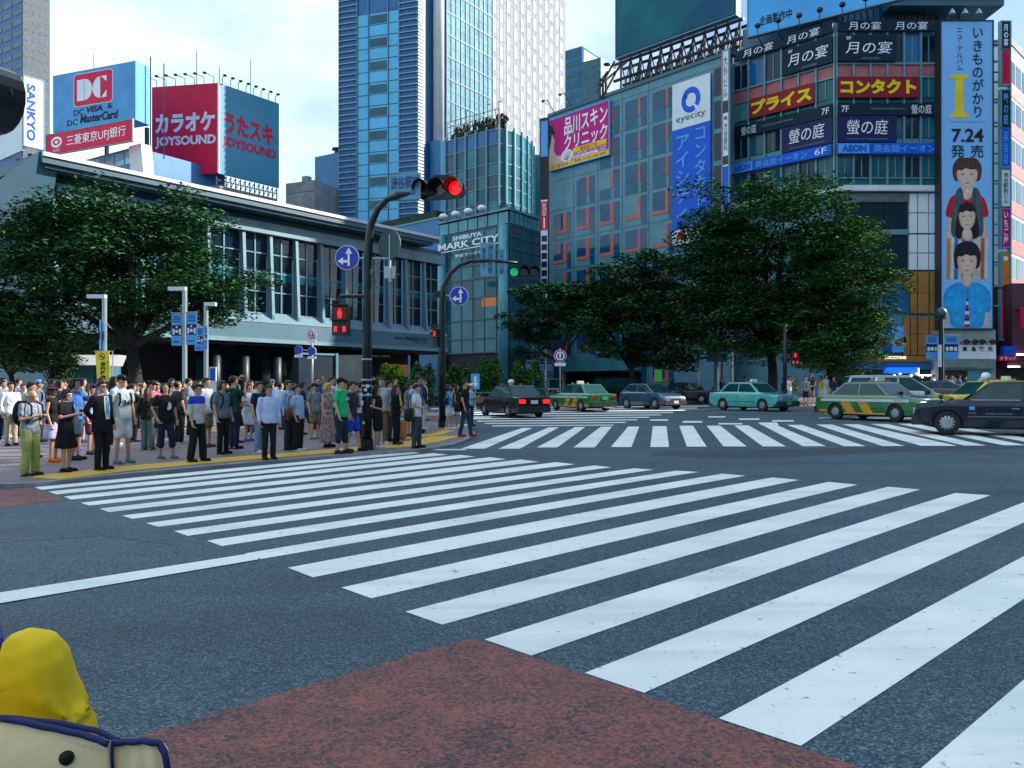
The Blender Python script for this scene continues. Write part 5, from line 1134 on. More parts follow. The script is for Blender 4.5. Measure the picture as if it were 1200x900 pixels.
# ---------------------------------------------------------------- street furniture
POLE = mat('pole_dark', (.012, .02, .022), .35, .3, (3, .35)); GALV = mat('galvanised', (.36, .44, .46), .4, .5, (2, .15)); SB = mat('traffic_blue', (.01, .03, .42), .4, noise=(2, .05))
lens = {'red': mat('lens_red_lit', (.9, .01, .015), .3, emis=.28, noise=False, emcol=(1, .0, .005)), 'green': mat('lens_green_lit', (.02, .6, .3), .3, emis=.08, noise=False, emcol=(.02, .8, .3)), 'off': mat('lens_off', (.012, .02, .018), .15, noise=False), 'redp': mat('pedestrian_red_lit', (.9, .02, .03), .3, emis=.4, noise=False, emcol=(1, .01, .015))}
def lamp3(name, label, p, e, L_, lit, order, parent=None):
    """horizontal three lamp signal: p centre, e unit vector along it to the viewer's right"""
    fr = Fr(p, e); z = p.z; t = thing(name, label, 'traffic signal', p); r_ = L_/6.4; mb = MB()
    pts = [(L_/2-r_*1.15+r_*1.15*math.cos(R(a)), z+r_*1.15*math.sin(R(a))) for a in range(-90, 91, 20)]+[(-L_/2+r_*1.15+r_*1.15*math.cos(R(a)), z+r_*1.15*math.sin(R(a))) for a in range(90, 271, 20)]
    fr.shape(mb, pts, -.14, .04); mb.build('housing', POLE, t)
    for k in range(3):
        u = (k-1)*L_/3.1; mb = MB(); mb.disc(fr.p(u, z, .05), fr.n, r_*.86, .03, 20); mb.build('lens', lens[lit] if k == order else lens['off'], t)
        mb = MB(); n_ = 12; rs = []
        for d, sc in ((.04, 1), (.36, .96)): rs.append([fr.p(u+r_*sc*math.cos(R(a)), z+r_*sc*math.sin(R(a)), d) for a in [(-20+220*i/n_) for i in range(n_+1)]])
        rs2 = [[q+fr.e*0+Vector((0, 0, .012)) for q in rr] for rr in rs]
        for A in (rs, rs2):
            for i in range(n_): mb.poly([A[0][i], A[0][i+1], A[1][i+1], A[1][i]])
        mb.build('visor', POLE, t)
    return t, fr
def pole_thing(name, label, pts, rad, cat='pole', m=None):
    t = thing(name, label, cat, pts[0]); mb = MB(); mb.tube(pts, rad, 12); mb.build('shaft', m or POLE, t, smooth=True); mb = MB(); mb.tube([pts[0], pts[0]+Vector((0, 0, .25))], rad[0]*1.25 if hasattr(rad, '__len__') else rad*1.4, 12); mb.build('base_collar', m or POLE, t); return t
def round_sign(label, p, e, r_, kind, group='round signs'):
    fr = Fr(p, e); z = p.z; t = thing('road_sign', label, 'road sign', p, group); mb = MB(); mb.disc(fr.p(0, z, .0), fr.n, r_, .03, 28); mb.build('rim', TW if kind != 'blue_plain' else SB, t)
    inner = {'arrows': SB, 'blue': SB, 'ban': M['signred'], 'blue_plain': SB}[kind]; mb = MB(); mb.disc(fr.p(0, z, .025), fr.n, r_*.93, .03, 28); mb.build('face', inner, t); m2 = MB()
    P = lambda pts, d=.055: fr.shape(m2, [(x*r_, z+y*r_) for x, y in pts], d-.012, d)
    if kind == 'arrows':
        P([(.08, -.7), (.26, -.7), (.26, .3), (.46, .3), (.17, .8), (-.12, .3), (.08, .3)]); P([(.07, -.42), (.07, -.2), (-.3, -.2), (-.3, .02), (-.75, -.28), (-.3, -.6), (-.3, -.42)]); m2.build('arrow', TW, t)
    if kind == 'ban':
        m3 = MB(); m3.disc(fr.p(0, z, .05), fr.n, r_*.70, .02, 28); m3.build('ring_centre', TW, t); m3 = MB(); m3.disc(fr.p(0, z, .064), fr.n, r_*.5, .02, 24); m3.build('blue_disc', SB, t)
        P([(-.12, -.4), (.06, -.4), (.06, .1), (.25, .1), (-.03, .45), (-.3, .1), (-.12, .1)], .09); m2.build('arrow', TW, t)
    return t, fr
p0 = G(430, 527, PH); Y0 = p0.y; w0 = lambda x, y, dy=0: W(x, y, Y0+dy)
sp = pole_thing('signal_pole', 'tall black signal pole with curved arm standing at the edge of the crowd', [p0, w0(430, 400), w0(431, 320), w0(432, 286), w0(435, 262), w0(442, 246), w0(453, 234), w0(470, 228), w0(500, 226.5), w0(520, 225)], [.122, .11, .10, .095, .088, .08, .072, .066, .06, .05], 'signal pole')
mb = MB(); mb.tube([w0(431, 347), w0(398, 347), ], .045, 8); mb.tube([w0(398, 347), w0(398, 360)], .04, 8); mb.build('side_arm', POLE, sp)
mb = MB()
for y in (451, 462, 444, 420): mb.tube([w0(430, y), w0(430, y+2)], .126, 12)
mb.build('clamp', GALV, sp)
mb = MB()
for k in range(8):
    a = rnd.uniform(200, 340); y = rnd.uniform(447, 500); c = w0(430, y); n_ = Vector((math.cos(R(a)), math.sin(R(a)), 0)); q = Vector((-n_.y, n_.x, 0)); s_ = rnd.uniform(.02, .045)
    c += n_*.128; mb.poly([c-q*s_-Vector((0, 0, s_)), c+q*s_-Vector((0, 0, s_)), c+q*s_+Vector((0, 0, s_)), c-q*s_+Vector((0, 0, s_))])
tag(mb.build('sticker_remnants', M['paper'], sp), kind='stuff')
lt, _ = lamp3('traffic_signal', 'three lamp traffic signal glowing red on the curved black arm', w0(516, 222), Vector((1, -.28, 0)), 1.22, 'red', 2)
mb = MB(); mb.tube([w0(470, 228)+Vector((0, .1, 0)), w0(540, 213)+Vector((0, .12, 0))], .04, 6); mb.box(w0(514, 213)+Vector((-.12, -.02, 0)), w0(526, 205)+Vector((0, .1, 0))); mb.build('bracket', POLE, lt)
def plate(name, label, c, e, w, h, m, rows, vert=False, cat='sign', parts=None):
    fr = Fr(c, e); t = thing(name, label, cat, c); mb = MB(); fr.box(mb, -w/2, w/2, c.z-h/2, c.z+h/2, -.03, .02); mb.build('panel', m, t)
    for body, a, cc, y0, y1, mt in rows: fr_text(fr, body, t, mt, -w/2+w*a, -w/2+w*cc, c.z-h/2+h*(1-y1), c.z-h/2+h*(1-y0), .035, vertical=vert, bold=.015)
    return t, fr
PB = mat('name_plate_teal', (.10, .30, .42), .4, noise=(1, .1)); NV = mat('plate_lettering', (.012, .05, .22), .5, noise=(2, .1))
plate('street_name_plate', 'blue grey street name plate hanging from the curved arm left of the red signal', w0(474.5, 219), Vector((1, -.28, 0)), .80, .62, PB, [('渋谷駅前', .06, .96, .10, .58, NV), ('Shibuya Sta.', .2, .86, .66, .88, NV)])
rs_, fr_ = round_sign('blue round sign with white straight and left arrows on the nearer black pole', w0(407, 302), Vector((1, -.1, 0)), .29, 'arrows'); mb = MB(); mb.tube([w0(407, 302)+Vector((0, .05, 0)), w0(431, 303)], .025, 6); mb.build('bracket', GALV, rs_)
bk = thing('oval_sign', 'grey back of an oval road sign turned away on the near black pole', 'road sign', w0(457, 302)); mb = MB(); c = w0(456.5, 287); mb.disc(c, Vector((-.60, -.8, 0)), .36, .03, 24); mb.build('disc', mat('sign_back_grey', (.03, .075, .085), .6, .0), bk)
mb = MB(); mb.tube([w0(457, 275), w0(457, 330)], .03, 6); mb.tube([w0(432, 303), w0(457, 303)], .025, 6); mb.box(w0(450, 326)+Vector((0, 0, 0)), w0(463, 312)+Vector((0, .04, 0))); mb.build('post', GALV, bk)
def ped_signal(label, c, e, w, h, lit=True, digits=True):
    fr = Fr(c, e); z = c.z; t = thing('pedestrian_signal', label, 'pedestrian signal', c); mb = MB(); fr.box(mb, -w/2, w/2, z-h/2, z+h/2, -.2, .02); ob = mb.build('housing', M['black'], t)
    mb = MB(); s = w*.27; cz_ = z+h*.24
    mb.disc(fr.p(0, cz_+s*.85, .03), fr.n, s*.28, .02, 12); fr.shape(mb, [(-s*.55, cz_-s*.3), (s*.55, cz_-s*.3), (s*.5, cz_+s*.5), (-s*.5, cz_+s*.5)], .02, .04); fr.shape(mb, [(-s*.4, cz_-s*1.1), (s*.4, cz_-s*1.1), (s*.36, cz_-s*.31), (-s*.36, cz_-s*.31)], .02, .04); mb.build('lit_figure', lens['redp'], t)
    mb = MB(); fr.box(mb, -w*.42, w*.42, z+h*.03, z+h*.46, .012, .026); mb.build('lens_panel', mat('lens_maroon', (.028, .002, .004), .3, emis=.012, emcol=(.5, .0, .01)), t)
    if digits:
        mb = MB()
        for u in (-w*.27, w*.27): fr.box(mb, u-w*.09, u+w*.09, z-h*.38, z-h*.2, .02, .04)
        mb.build('countdown_bar', lens['redp'], t)
    for zz_ in (z+h*.5, z-h*.0):
        mb = MB(); fr.shape(mb, [(-w*.5, zz_), (w*.5, zz_), (w*.5, zz_+.02), (-w*.5, zz_+.02)], .02, .16); mb.build('visor', M['black'], t)
    return t
ped_signal('black pedestrian signal showing a red figure, hung from the near pole above the crowd', w0(398.5, 375.5), Vector((1, -.08, 0)), .38, .70)
# second pole
p1 = G(519, 501, PH); Y1 = p1.y; w1 = lambda x, y, dy=0: W(x, y, Y1+dy)
sp2 = pole_thing('signal_pole', 'second dark signal pole with arched silver arm carrying the green signal', [p1, w1(518, 420), w1(518, 355), w1(520, 336), w1(527, 321), w1(538, 311), w1(552, 306), w1(575, 305.5), w1(606, 308)], [.13, .12, .11, .10, .085, .075, .07, .06, .05], 'signal pole')
lamp3('traffic_signal', 'three lamp traffic signal glowing green at the end of the arched arm', w1(614, 319), Vector((1, .05, 0)), 1.08, 'green', 0)
plate('street_name_plate', 'vertical pale street name plate with two columns of characters on the arched arm', w1(571.5, 304), Vector((1, -.1, 0)), .50, 1.18, PB, [('渋谷駅前', .52, .88, .06, .92, NV), ('道玄坂下', .12, .38, .16, .80, NV)], True)
plate('street_name_plate', 'slim vertical name plate between the two column plate and the green signal', w1(588, 307), Vector((1, -.1, 0)), .24, .92, PB, [('ハチ公口前', .15, .85, .06, .94, NV)], True)
rs_, fr_ = round_sign('blue round sign with white straight and left arrows on the farther pole', w1(538, 347), Vector((1, -.05, 0)), .33, 'arrows'); mb = MB(); mb.tube([w1(538, 347)+Vector((0, .06, 0)), w1(518, 346)], .025, 6); mb.build('bracket', GALV, rs_)
ped_signal('black pedestrian signal turned sideways with a red light on the farther pole', w1(510, 396), Vector((.55, -.8, 0)), .30, .62, digits=False)
mb = MB(); mb.box(w1(503.5, 392)+Vector((0, .1, 0)), w1(518, 389)+Vector((0, .2, 0))); mb.box(w1(505, 384), w1(513, 379)+Vector((0, .2, 0))); mb.box(w1(508, 348), w1(520, 341)+Vector((0, .2, 0))); mb.build('bracket', POLE, sp2)
# signal at the upper left edge, close to the camera, on a pole outside the frame
c = W(-15, 110, 5.0); fr = Fr(c, Vector((1, -.5, 0))); t, _ = lamp3('traffic_signal', 'big black signal lamp cut by the upper left edge of the picture', c+Vector((-.36, .19, 0)), Vector((1, -.5, 0)), 1.12, 'off', 0)
mb = MB(); q = W(16, 109, 5.0); mb.tube([q-Vector((.05, 0, 0)), q], .03, 8); mb.build('bolt', M['black'], t)
pole_thing('signal_pole', 'dark pole of the near signal, left of the picture edge', [GY(-190, 5.6), W(-190, 120, 5.6), W(-60, 105, 5.3)], [.12, .1, .06], 'signal pole')
# slim street lamps with banners
def street_lamp(label, px, py_top, Y, arm_px, banners):
    b_ = GY(px, Y, .1); t = thing('street_lamp', label, 'street lamp', b_, 'slim street lamps behind the crowd'); mb = MB(); mb.tube([b_, W(px, py_top, Y)], .09, 10); mb.build('post', GALV, t)
    a = W(px, py_top, Y); e = W(px+arm_px, py_top, Y); mb = MB(); mb.box((min(a.x, e.x)-.05, a.y-.1, a.z-.02), (max(a.x, e.x)+.05, a.y+.1, a.z+.12)); mb.build('arm_light', M['paper'], t)
    for (bx0, by0, bx1, by1, tilt) in banners:
        c0, c1 = W(bx0, by0, Y-.1), W(bx1, by1, Y-.1); fr = Fr(Vector((c0.x, c0.y, 0)), Vector((1, tilt, 0))); w = c1.x-c0.x; zt_, zb_ = c0.z, c1.z; h = zt_-zb_
        s = thing('lamp_banner', 'pale blue and navy printed banner, %s' % bname.pop(0), 'banner', c0, 'banners on the lamp posts')
        mb = MB(); fr.box(mb, 0, w, zb_, zt_, -.015, .0); mb.build('cloth', M['signsky'], s); mb = MB(); fr.box(mb, .02, w-.02, zb_+h*.31, zb_+h*.63, -.02, .006); mb.build('picture_block', M['signnavy'], s)
        mb = MB(); fr.box(mb, w*.12, w*.3, zb_+h*.34, zb_+h*.52, .0, .012); fr.box(mb, w*.72, w*.9, zb_+h*.34, zb_+h*.52, .0, .012); mb.disc(fr.p(w/2, zb_+h*.44, .008), fr.n, w*.16, .01, 12); mb.disc(fr.p(w/2, zb_+h*.57, .008), fr.n, w*.1, .01, 10); mb.build('picture_figures', M['paper'], s)
        mb = MB()
        for q in (.73, .80, .87): fr.box(mb, w*.15, w*.85, zb_+h*q, zb_+h*q+h*.035, .0, .008)
        fr.box(mb, w*.15, w*.7, zb_+h*.1, zb_+h*.14, .0, .008); mb.build('print_lines', NV, s)
        mb = MB(); mb.tube([fr.p(-.03, zt_, .01), fr.p(w+.03, zt_, .01)], .018, 6); mb.build('rod', GALV, s)
    return t
bname = ['left one on the tall lamp post behind the crowd', 'right one on the tall lamp post behind the crowd', 'left one on the shorter lamp post', 'right one on the shorter lamp post, twisted by wind', 'edge on behind the leftmost lamp post', 'left one on the round headed lamp post at right', 'right one on the round headed lamp post at right', 'left one under the big tree', 'right one under the big tree', 'highest left of four beside the round sign', 'highest right of four beside the round sign', 'lower left of four beside the round sign', 'lower right of four beside the round sign']
street_lamp('slim grey street lamp with arm to the left, leftmost, beside the yellow banner', 122.5, 349, 31, -18, [])
street_lamp('slim grey street lamp with two banners, tallest of those behind the crowd', 216.5, 340, 30, -17, [(201, 367, 213, 405, .05), (218, 366, 231, 404, -.05)])
street_lamp('slim grey street lamp with arm to the right and two ragged banners', 241.5, 358, 32, 10, [(228, 384, 238, 411, .1), (239.5, 382, 246, 410, -.8)])
c0 = W(117, 376, 30.8); fr = Fr(Vector((c0.x, c0.y, 0)), Vector((.5, -.8, 0))); s = thing('lamp_banner', 'printed banner hanging '+bname.pop(0), 'banner', c0, 'banners on the lamp posts'); mb = MB(); fr.box(mb, -.25, .3, W(117, 410, 30.8).z, c0.z, -.02, 0); mb.build('cloth', M['signsky'], s); mb = MB(); fr.box(mb, -.23, .28, W(117, 398, 30.8).z, W(117, 388, 30.8).z, -.03, .006); mb.build('picture_block', M['signnavy'], s)
# round headed lamp post at right
b_ = GY(1103, 50, .12); t = thing('street_lamp', 'dark lamp post with a domed round head in front of the tall poster banner', 'street lamp', b_); mb = MB(); mb.tube([b_, W(1103, 374, 50)], [.17, .12], 10); mb.build('post', POLE, t); mb = MB(); c = W(1103, 367, 50); mb.ell(c, .34, .34, .36, 14, 8); mb.build('lamp_head', M['soffit'], t, smooth=True); mb = MB(); mb.tube([c+Vector((0, 0, -.36)), c+Vector((0, 0, -.3))], .38, 14); mb.build('lamp_rim', M['dark'], t)
bn_keep = bname[:]
def twin(px0, py0, px1, py1, Y, tilt=0): 
    global street_lamp
def lamp_banners(Y, banners):
    for (bx0, by0, bx1, by1, tilt) in banners:
        c0, c1 = W(bx0, by0, Y-.1), W(bx1, by1, Y-.1); fr = Fr(Vector((c0.x, c0.y, 0)), Vector((1, tilt, 0))); w = c1.x-c0.x; zt_, zb_ = c0.z, c1.z; h = zt_-zb_
        s = thing('lamp_banner', 'pale blue and navy printed banner, %s' % bname.pop(0), 'banner', c0, 'banners on the lamp posts')
        mb = MB(); fr.box(mb, 0, w, zb_, zt_, -.015, .0); mb.build('cloth', M['signsky'], s); mb = MB(); fr.box(mb, .02, w-.02, zb_+h*.31, zb_+h*.63, -.02, .006); mb.build('picture_block', M['signnavy'], s)
        mb = MB(); fr.box(mb, w*.12, w*.3, zb_+h*.34, zb_+h*.52, .0, .012); fr.box(mb, w*.72, w*.9, zb_+h*.34, zb_+h*.52, .0, .012); mb.disc(fr.p(w/2, zb_+h*.44, .008), fr.n, w*.16, .01, 12); mb.build('picture_figures', M['paper'], s)
        mb = MB()
        for q in (.73, .80, .87): fr.box(mb, w*.15, w*.85, zb_+h*q, zb_+h*q+h*.035, .0, .008)
        mb.build('print_lines', NV, s); mb = MB(); mb.tube([fr.p(-.03, zt_, .01), fr.p(w+.03, zt_, .01)], .03, 6); mb.build('rod', GALV, s)
lamp_banners(50, [(1085, 393, 1100, 421, .05), (1106.5, 393, 1122.5, 421, -.05)])
mb = MB(); mb.tube([W(1084, 392.5, 50), W(1123, 392.5, 50)], .03, 6); mb.build('banner_arm', POLE, t)
mb = MB(); q = W(1101, 430, 49.7); mb.box((q.x-.12, q.y-.05, q.z), (q.x+.12, q.y, W(1101, 404, 49.7).z)); mb.build('notice_panel', M['paper'], t)
lamp_banners(60, [(828, 401, 838.5, 424, .1), (841, 401, 851.5, 424, -.1)])
b_ = GY(839.5, 60, .12); t = thing('street_lamp', 'dark street pole with two banners under the big tree', 'street lamp', b_); mb = MB(); mb.tube([b_, W(839.5, 350, 60)], .2, 8); mb.build('post', M['tealwall'], t); mb = MB(); mb.tube([W(827, 400.5, 59.9), W(852, 400.5, 59.9)], .03, 6); mb.build('banner_arm', POLE, t)
lamp_banners(62, [(616, 411, 623.5, 432, .1), (625.5, 410.5, 633, 427, -.1), (631.5, 420, 638, 434, .05), (640, 420, 647.5, 434.5, -.1)])
for px, lab in ((624.5, 'thin pole with two banners behind the hedge'), (639, 'thin pole with two banners beside the round no stopping sign')):
    b_ = GY(px, 62.2, .12); t = thing('street_lamp', lab, 'street lamp', b_); mb = MB(); mb.tube([b_, W(px, 395, 62.2)], .08, 6); mb.build('post', GALV, t)
# signs on thin posts
def post_sign(px, ybase, ytop, Y, lab):
    b_ = GY(px, Y, .1); return pole_thing('sign_post', lab, [b_, W(px, ytop, Y)], .04, 'sign post', GALV)
post_sign(366, 0, 385, 34, 'thin grey post with three round signs behind the crowd')
for x, y, r_, k, lab in ((365.5, 392.5, .19, 'ban', 'red ringed round sign at the top of the thin post behind the crowd'), (365.5, 411.5, .19, 'blue', 'plain blue round sign below the red ringed one'), (350, 410, .18, 'blue', 'plain blue round sign left of the thin post')):
    q, fr = round_sign(lab, W(x, y, 33.9), Vector((1, -.1, 0)), r_, k); mb = MB(); fr.box(mb, -.18, .18, W(x, y, 33.9).z-r_-.14, W(x, y, 33.9).z-r_-.02, -.02, .02); mb.build('sub_plate', M['paper'], q)
    if x < 355: mb = MB(); mb.tube([W(350, 410, 34), W(366, 411, 34)], .02, 6); mb.build('bracket', GALV, q)
post_sign(656.5, 0, 408, 52, 'thin grey post carrying the no stopping sign beyond the green taxi')
q, fr = round_sign('large red and white no stopping sign on a post beyond the green taxi', W(656.5, 417, 51.8), Vector((1, 0, 0)), .40, 'ban'); mb = MB(); fr.box(mb, -.36, .36, W(656, 429, 51.8).z, W(656, 425, 51.8).z, -.02, .02); mb.build('sub_plate', M['paper'], q)
pole_thing('sign_post', 'bare pale post left of the banners under the big tree', [GY(818, 57, .1), W(818, 410, 57)], .09, 'sign post', GALV)
pole_thing('signal_pole', 'dark signal post rising into the big tree at right', [GY(920, 48, .1), W(920, 380, 48)], .12, 'signal pole')
ped_signal('distant pedestrian signal with a red light under the big tree', W(932, 420, 47.6), Vector((1, -.1, 0)), .42, .80)
# yellow no smoking banner
c0 = W(111.5, 412, 26); fr = Fr(Vector((c0.x, c0.y, 0)), Vector((1, -.15, 0))); t = thing('street_banner', 'yellow vertical banner with no smoking mark and black characters above the crowd', 'banner', GY(131, 26, PH)); mb = MB(); zt_, zb_ = c0.z, W(115, 457, 26).z
fr.shape(mb, [(0, zt_), (.50, zt_+.0), (.54, zb_), (.09, zb_)], -.01, .0); mb.build('cloth', mat('banner_yellow', (.80, .66, .015), .5, 0, (3, .08)), t); mb = MB(); fr.shape(mb, ring_pts(.24, zt_-.16, .11, .11, 0, 360, 20)[:-1], .0, .008); mb.build('ring_mark', M['signred'], t); mb = MB(); fr.shape(mb, ring_pts(.24, zt_-.16, .08, .08, 0, 360, 20)[:-1], .004, .013); mb.build('ring_centre', MATS['banner_yellow'], t)
mb = MB(); fr.shape(mb, [(.17, zt_-.11), (.19, zt_-.09), (.32, zt_-.21), (.30, zt_-.23)], .01, .018); fr.shape(mb, [(.19, zt_-.17), (.29, zt_-.17), (.29, zt_-.145), (.19, zt_-.145)], .01, .018); mb.build('cigarette_mark', INK, t)
fr_text(fr, '歩行喫煙禁止', t, INK, .19, .38, zb_+.02, zt_-.33, .012, vertical=True, bold=.03); fr_text(fr, '路上喫煙はやめましょう', t, INK, .43, .47, zb_+.1, zt_-.3, .012, vertical=True)
mb = MB(); mb.tube([GY(131, 26, PH), W(132, 411, 26)], .018, 6); mb.tube([W(110, 411.5, 26), W(133, 411.5, 26)], .014, 6); mb.build('pole', GALV, t)
# kiosk behind the crowd
K = Fr(GY(92, 44), Vector((1, 0, 0))); kx0, kx1 = -1.0, 1.35; kz = lambda py: W(92, py, 44).z
t = thing('police_kiosk', 'small kiosk with sloping grey roof and blue shutter behind the crowd at left', 'kiosk', K.p(0, 0)); mb = MB(); K.box(mb, kx0, kx1, 0, kz(428), -2, 0); mb.build('wall', M['alu'], t)
mb = MB(); mb.prism([K.p(kx0-.25, kz(428), .3), K.p(kx0+.1, kz(415), -1), K.p(kx0+.1, kz(415), -2), K.p(kx0-.25, kz(428), -2.2)], K.e*2.6); mb.build('roof', M['white'], t); mb = MB(); K.box(mb, kx0+.3, kx1-.5, .1, kz(429), .01, .05); mb.build('shutter', M['gl_pale'], t)
# grey sheeted hoarding behind the crowd
Hf = fr_vp(394, 42, 1500); hu = lambda px: Hf.uz(px, 430)[0]; hz = lambda px, py: Hf.uz(px, py)[1]
t = thing('sheeted_hoarding', 'dark grey tarpaulin sheeted hoarding behind the umbrella and green shirt', 'hoarding', Hf.p(0, 0)); tarp = mat('tarpaulin', (.018, .040, .046), .6, 0, (1.2, .3), (1.2, .3, .1), spec=.2)
mb = MB(); Hf.shape(mb, [(hu(350), 0), (-.06, 0), (-.06, hz(394, 416)), (hu(350), hz(350, 419))], -.6, 0); mb.build('left_sheet', mat('tarpaulin_navy', (.008, .022, .042), .6, 0, (1.2, .3), (1.2, .3, .1), spec=.2), t); mb = MB(); Hf.shape(mb, [(.06, 0), (hu(429), 0), (hu(429), hz(429, 416)), (.06, hz(394, 416))], -.6, 0); mb.build('right_sheet', tarp, t)
mb = MB(); Hf.box(mb, -.06, .06, 0, hz(394, 414), -.1, .1); Hf.box(mb, hu(350), -.061, hz(380, 417)+.03, hz(380, 416)+.08, -.1, .06); mb.build('frame', M['steel'], t)
t = thing('notice_board', 'narrow upright notice board with blue poster behind the crowd by the shorter lamp', 'notice board', GY(249, 33, .1)); mb = MB(); q0, q1 = W(245.5, 450, 33), W(253, 430, 33); mb.box((q0.x, q0.y, .2), (q1.x, q0.y+.08, q1.z)); mb.build('board', M['paper'], t); mb = MB(); mb.box((q0.x+.03, q0.y-.01, W(249, 446, 33).z), (q1.x-.03, q0.y-.004, q1.z-.05)); mb.build('poster', M['signblue'], t)
t = thing('flag_banner', 'bright green upright flag banner under the trees by the road', 'banner', GY(771, 56, .12)); q0, q1 = W(767, 447, 56), W(775.5, 433, 56); mb = MB(); mb.box((q0.x, q0.y, q0.z), (q1.x, q0.y+.02, q1.z)); mb.build('cloth', mat('flag_green', (.12, .62, .06), .5), t); mb = MB(); mb.tube([GY(767, 56, .1), W(767, 431, 56)], .02, 5); mb.build('pole', GALV, t)
for px, w_ in ((600, 1), (645, 1)): pass
t = thing('arrow_board', 'white board with blue down arrow behind the men at the kerb tip', 'sign', GY(557, 47, .1)); fr = Fr(GY(557, 47), Vector((1, 0, 0))); z0, z1 = W(557, 456, 47).z, W(557, 438, 47).z; mb = MB(); fr.box(mb, -.25, .25, z0, z1, -.03, 0); mb.build('board', M['signsky'], t); mb = MB(); fr.shape(mb, [(-.06, z1-.15), (.06, z1-.15), (.06, z0+.35), (.18, z0+.35), (0, z0+.1), (-.18, z0+.35), (-.06, z0+.35)], .0, .02); mb.build('arrow', TW, t); mb = MB(); fr.box(mb, -.03, .03, 0, z0, -.05, -.01); mb.build('post', GALV, t)
# ---------------------------------------------------------------- vehicles (built along local +x = forward)
TYRE = mat('tyre_rubber', (.012, .012, .013), .8, noise=(8, .2)); RIM = mat('hubcap', (.34, .38, .40), .35, .6, (6, .1)); CHROME = mat('chrome', (.55, .58, .6), .15, .9, (3, .05))
CARGL = mat('car_glass', (.012, .06, .075), .03, 0, (1.2, .3), spec=.4); BUMP = mat('bumper_black', (.016, .018, .02), .5, noise=(5, .2)); HEADL = mat('headlamp', (.55, .6, .62), .12, .2, (9, .2)); HEADON = mat('headlamp_lit', (.9, .92, .9), .2, emis=1.2, noise=False)
TAILL = mat('tail_lamp', (.28, .008, .01), .2, noise=(9, .2)); TAILON = mat('tail_lamp_lit', (.85, .02, .02), .2, emis=.5, noise=False, emcol=(1, .01, .01)); INDI = mat('indicator', (.7, .22, .02), .25, noise=(9, .1)); PLATE = mat('number_plate', (.62, .66, .64), .5, noise=(9, .08)); PLATEG = mat('number_plate_green', (.05, .28, .16), .5, noise=(9, .08))
def paint(name, c, coat=1.0):
    d = max(c) < .06
    return mat('paint_'+name, c, .22 if d else .32, 0 if d else .1, (.7, .10), coat=.35 if d else coat, spec=.25 if d else .5)
def wheel(t, x, y, r_, w_, sgn):
    mb = MB(); n = 22; prof = [(r_*.66, -w_/2), (r_*.93, -w_/2), (r_, -w_/2+.03), (r_, w_/2-.03), (r_*.93, w_/2), (r_*.66, w_/2)]
    mb.rings([[(x+p*math.cos(a), y+q*sgn, r_+p*math.sin(a)) for a in [2*math.pi*i/n for i in range(n)]] for p, q in prof], close=True)
    tw = mb.build('wheel', TYRE, t, world=False, smooth=False)
    mb = MB(); yo = y+sgn*(w_/2-.02); mb.tube([(x, yo, r_), (x, yo+sgn*.015, r_), (x, yo+sgn*.04, r_)], [r_*.68, r_*.66, r_*.40], 18)
    for k in range(12): a = 2*math.pi*k/12; c = Vector((x+r_*.54*math.cos(a), yo+sgn*.026, r_+r_*.54*math.sin(a))); mb.box(c-Vector((.022, .012, .022)), c+Vector((.022, .012, .022)), 1)
    mb.build('rim', [RIM, BUMP], tw, world=False)
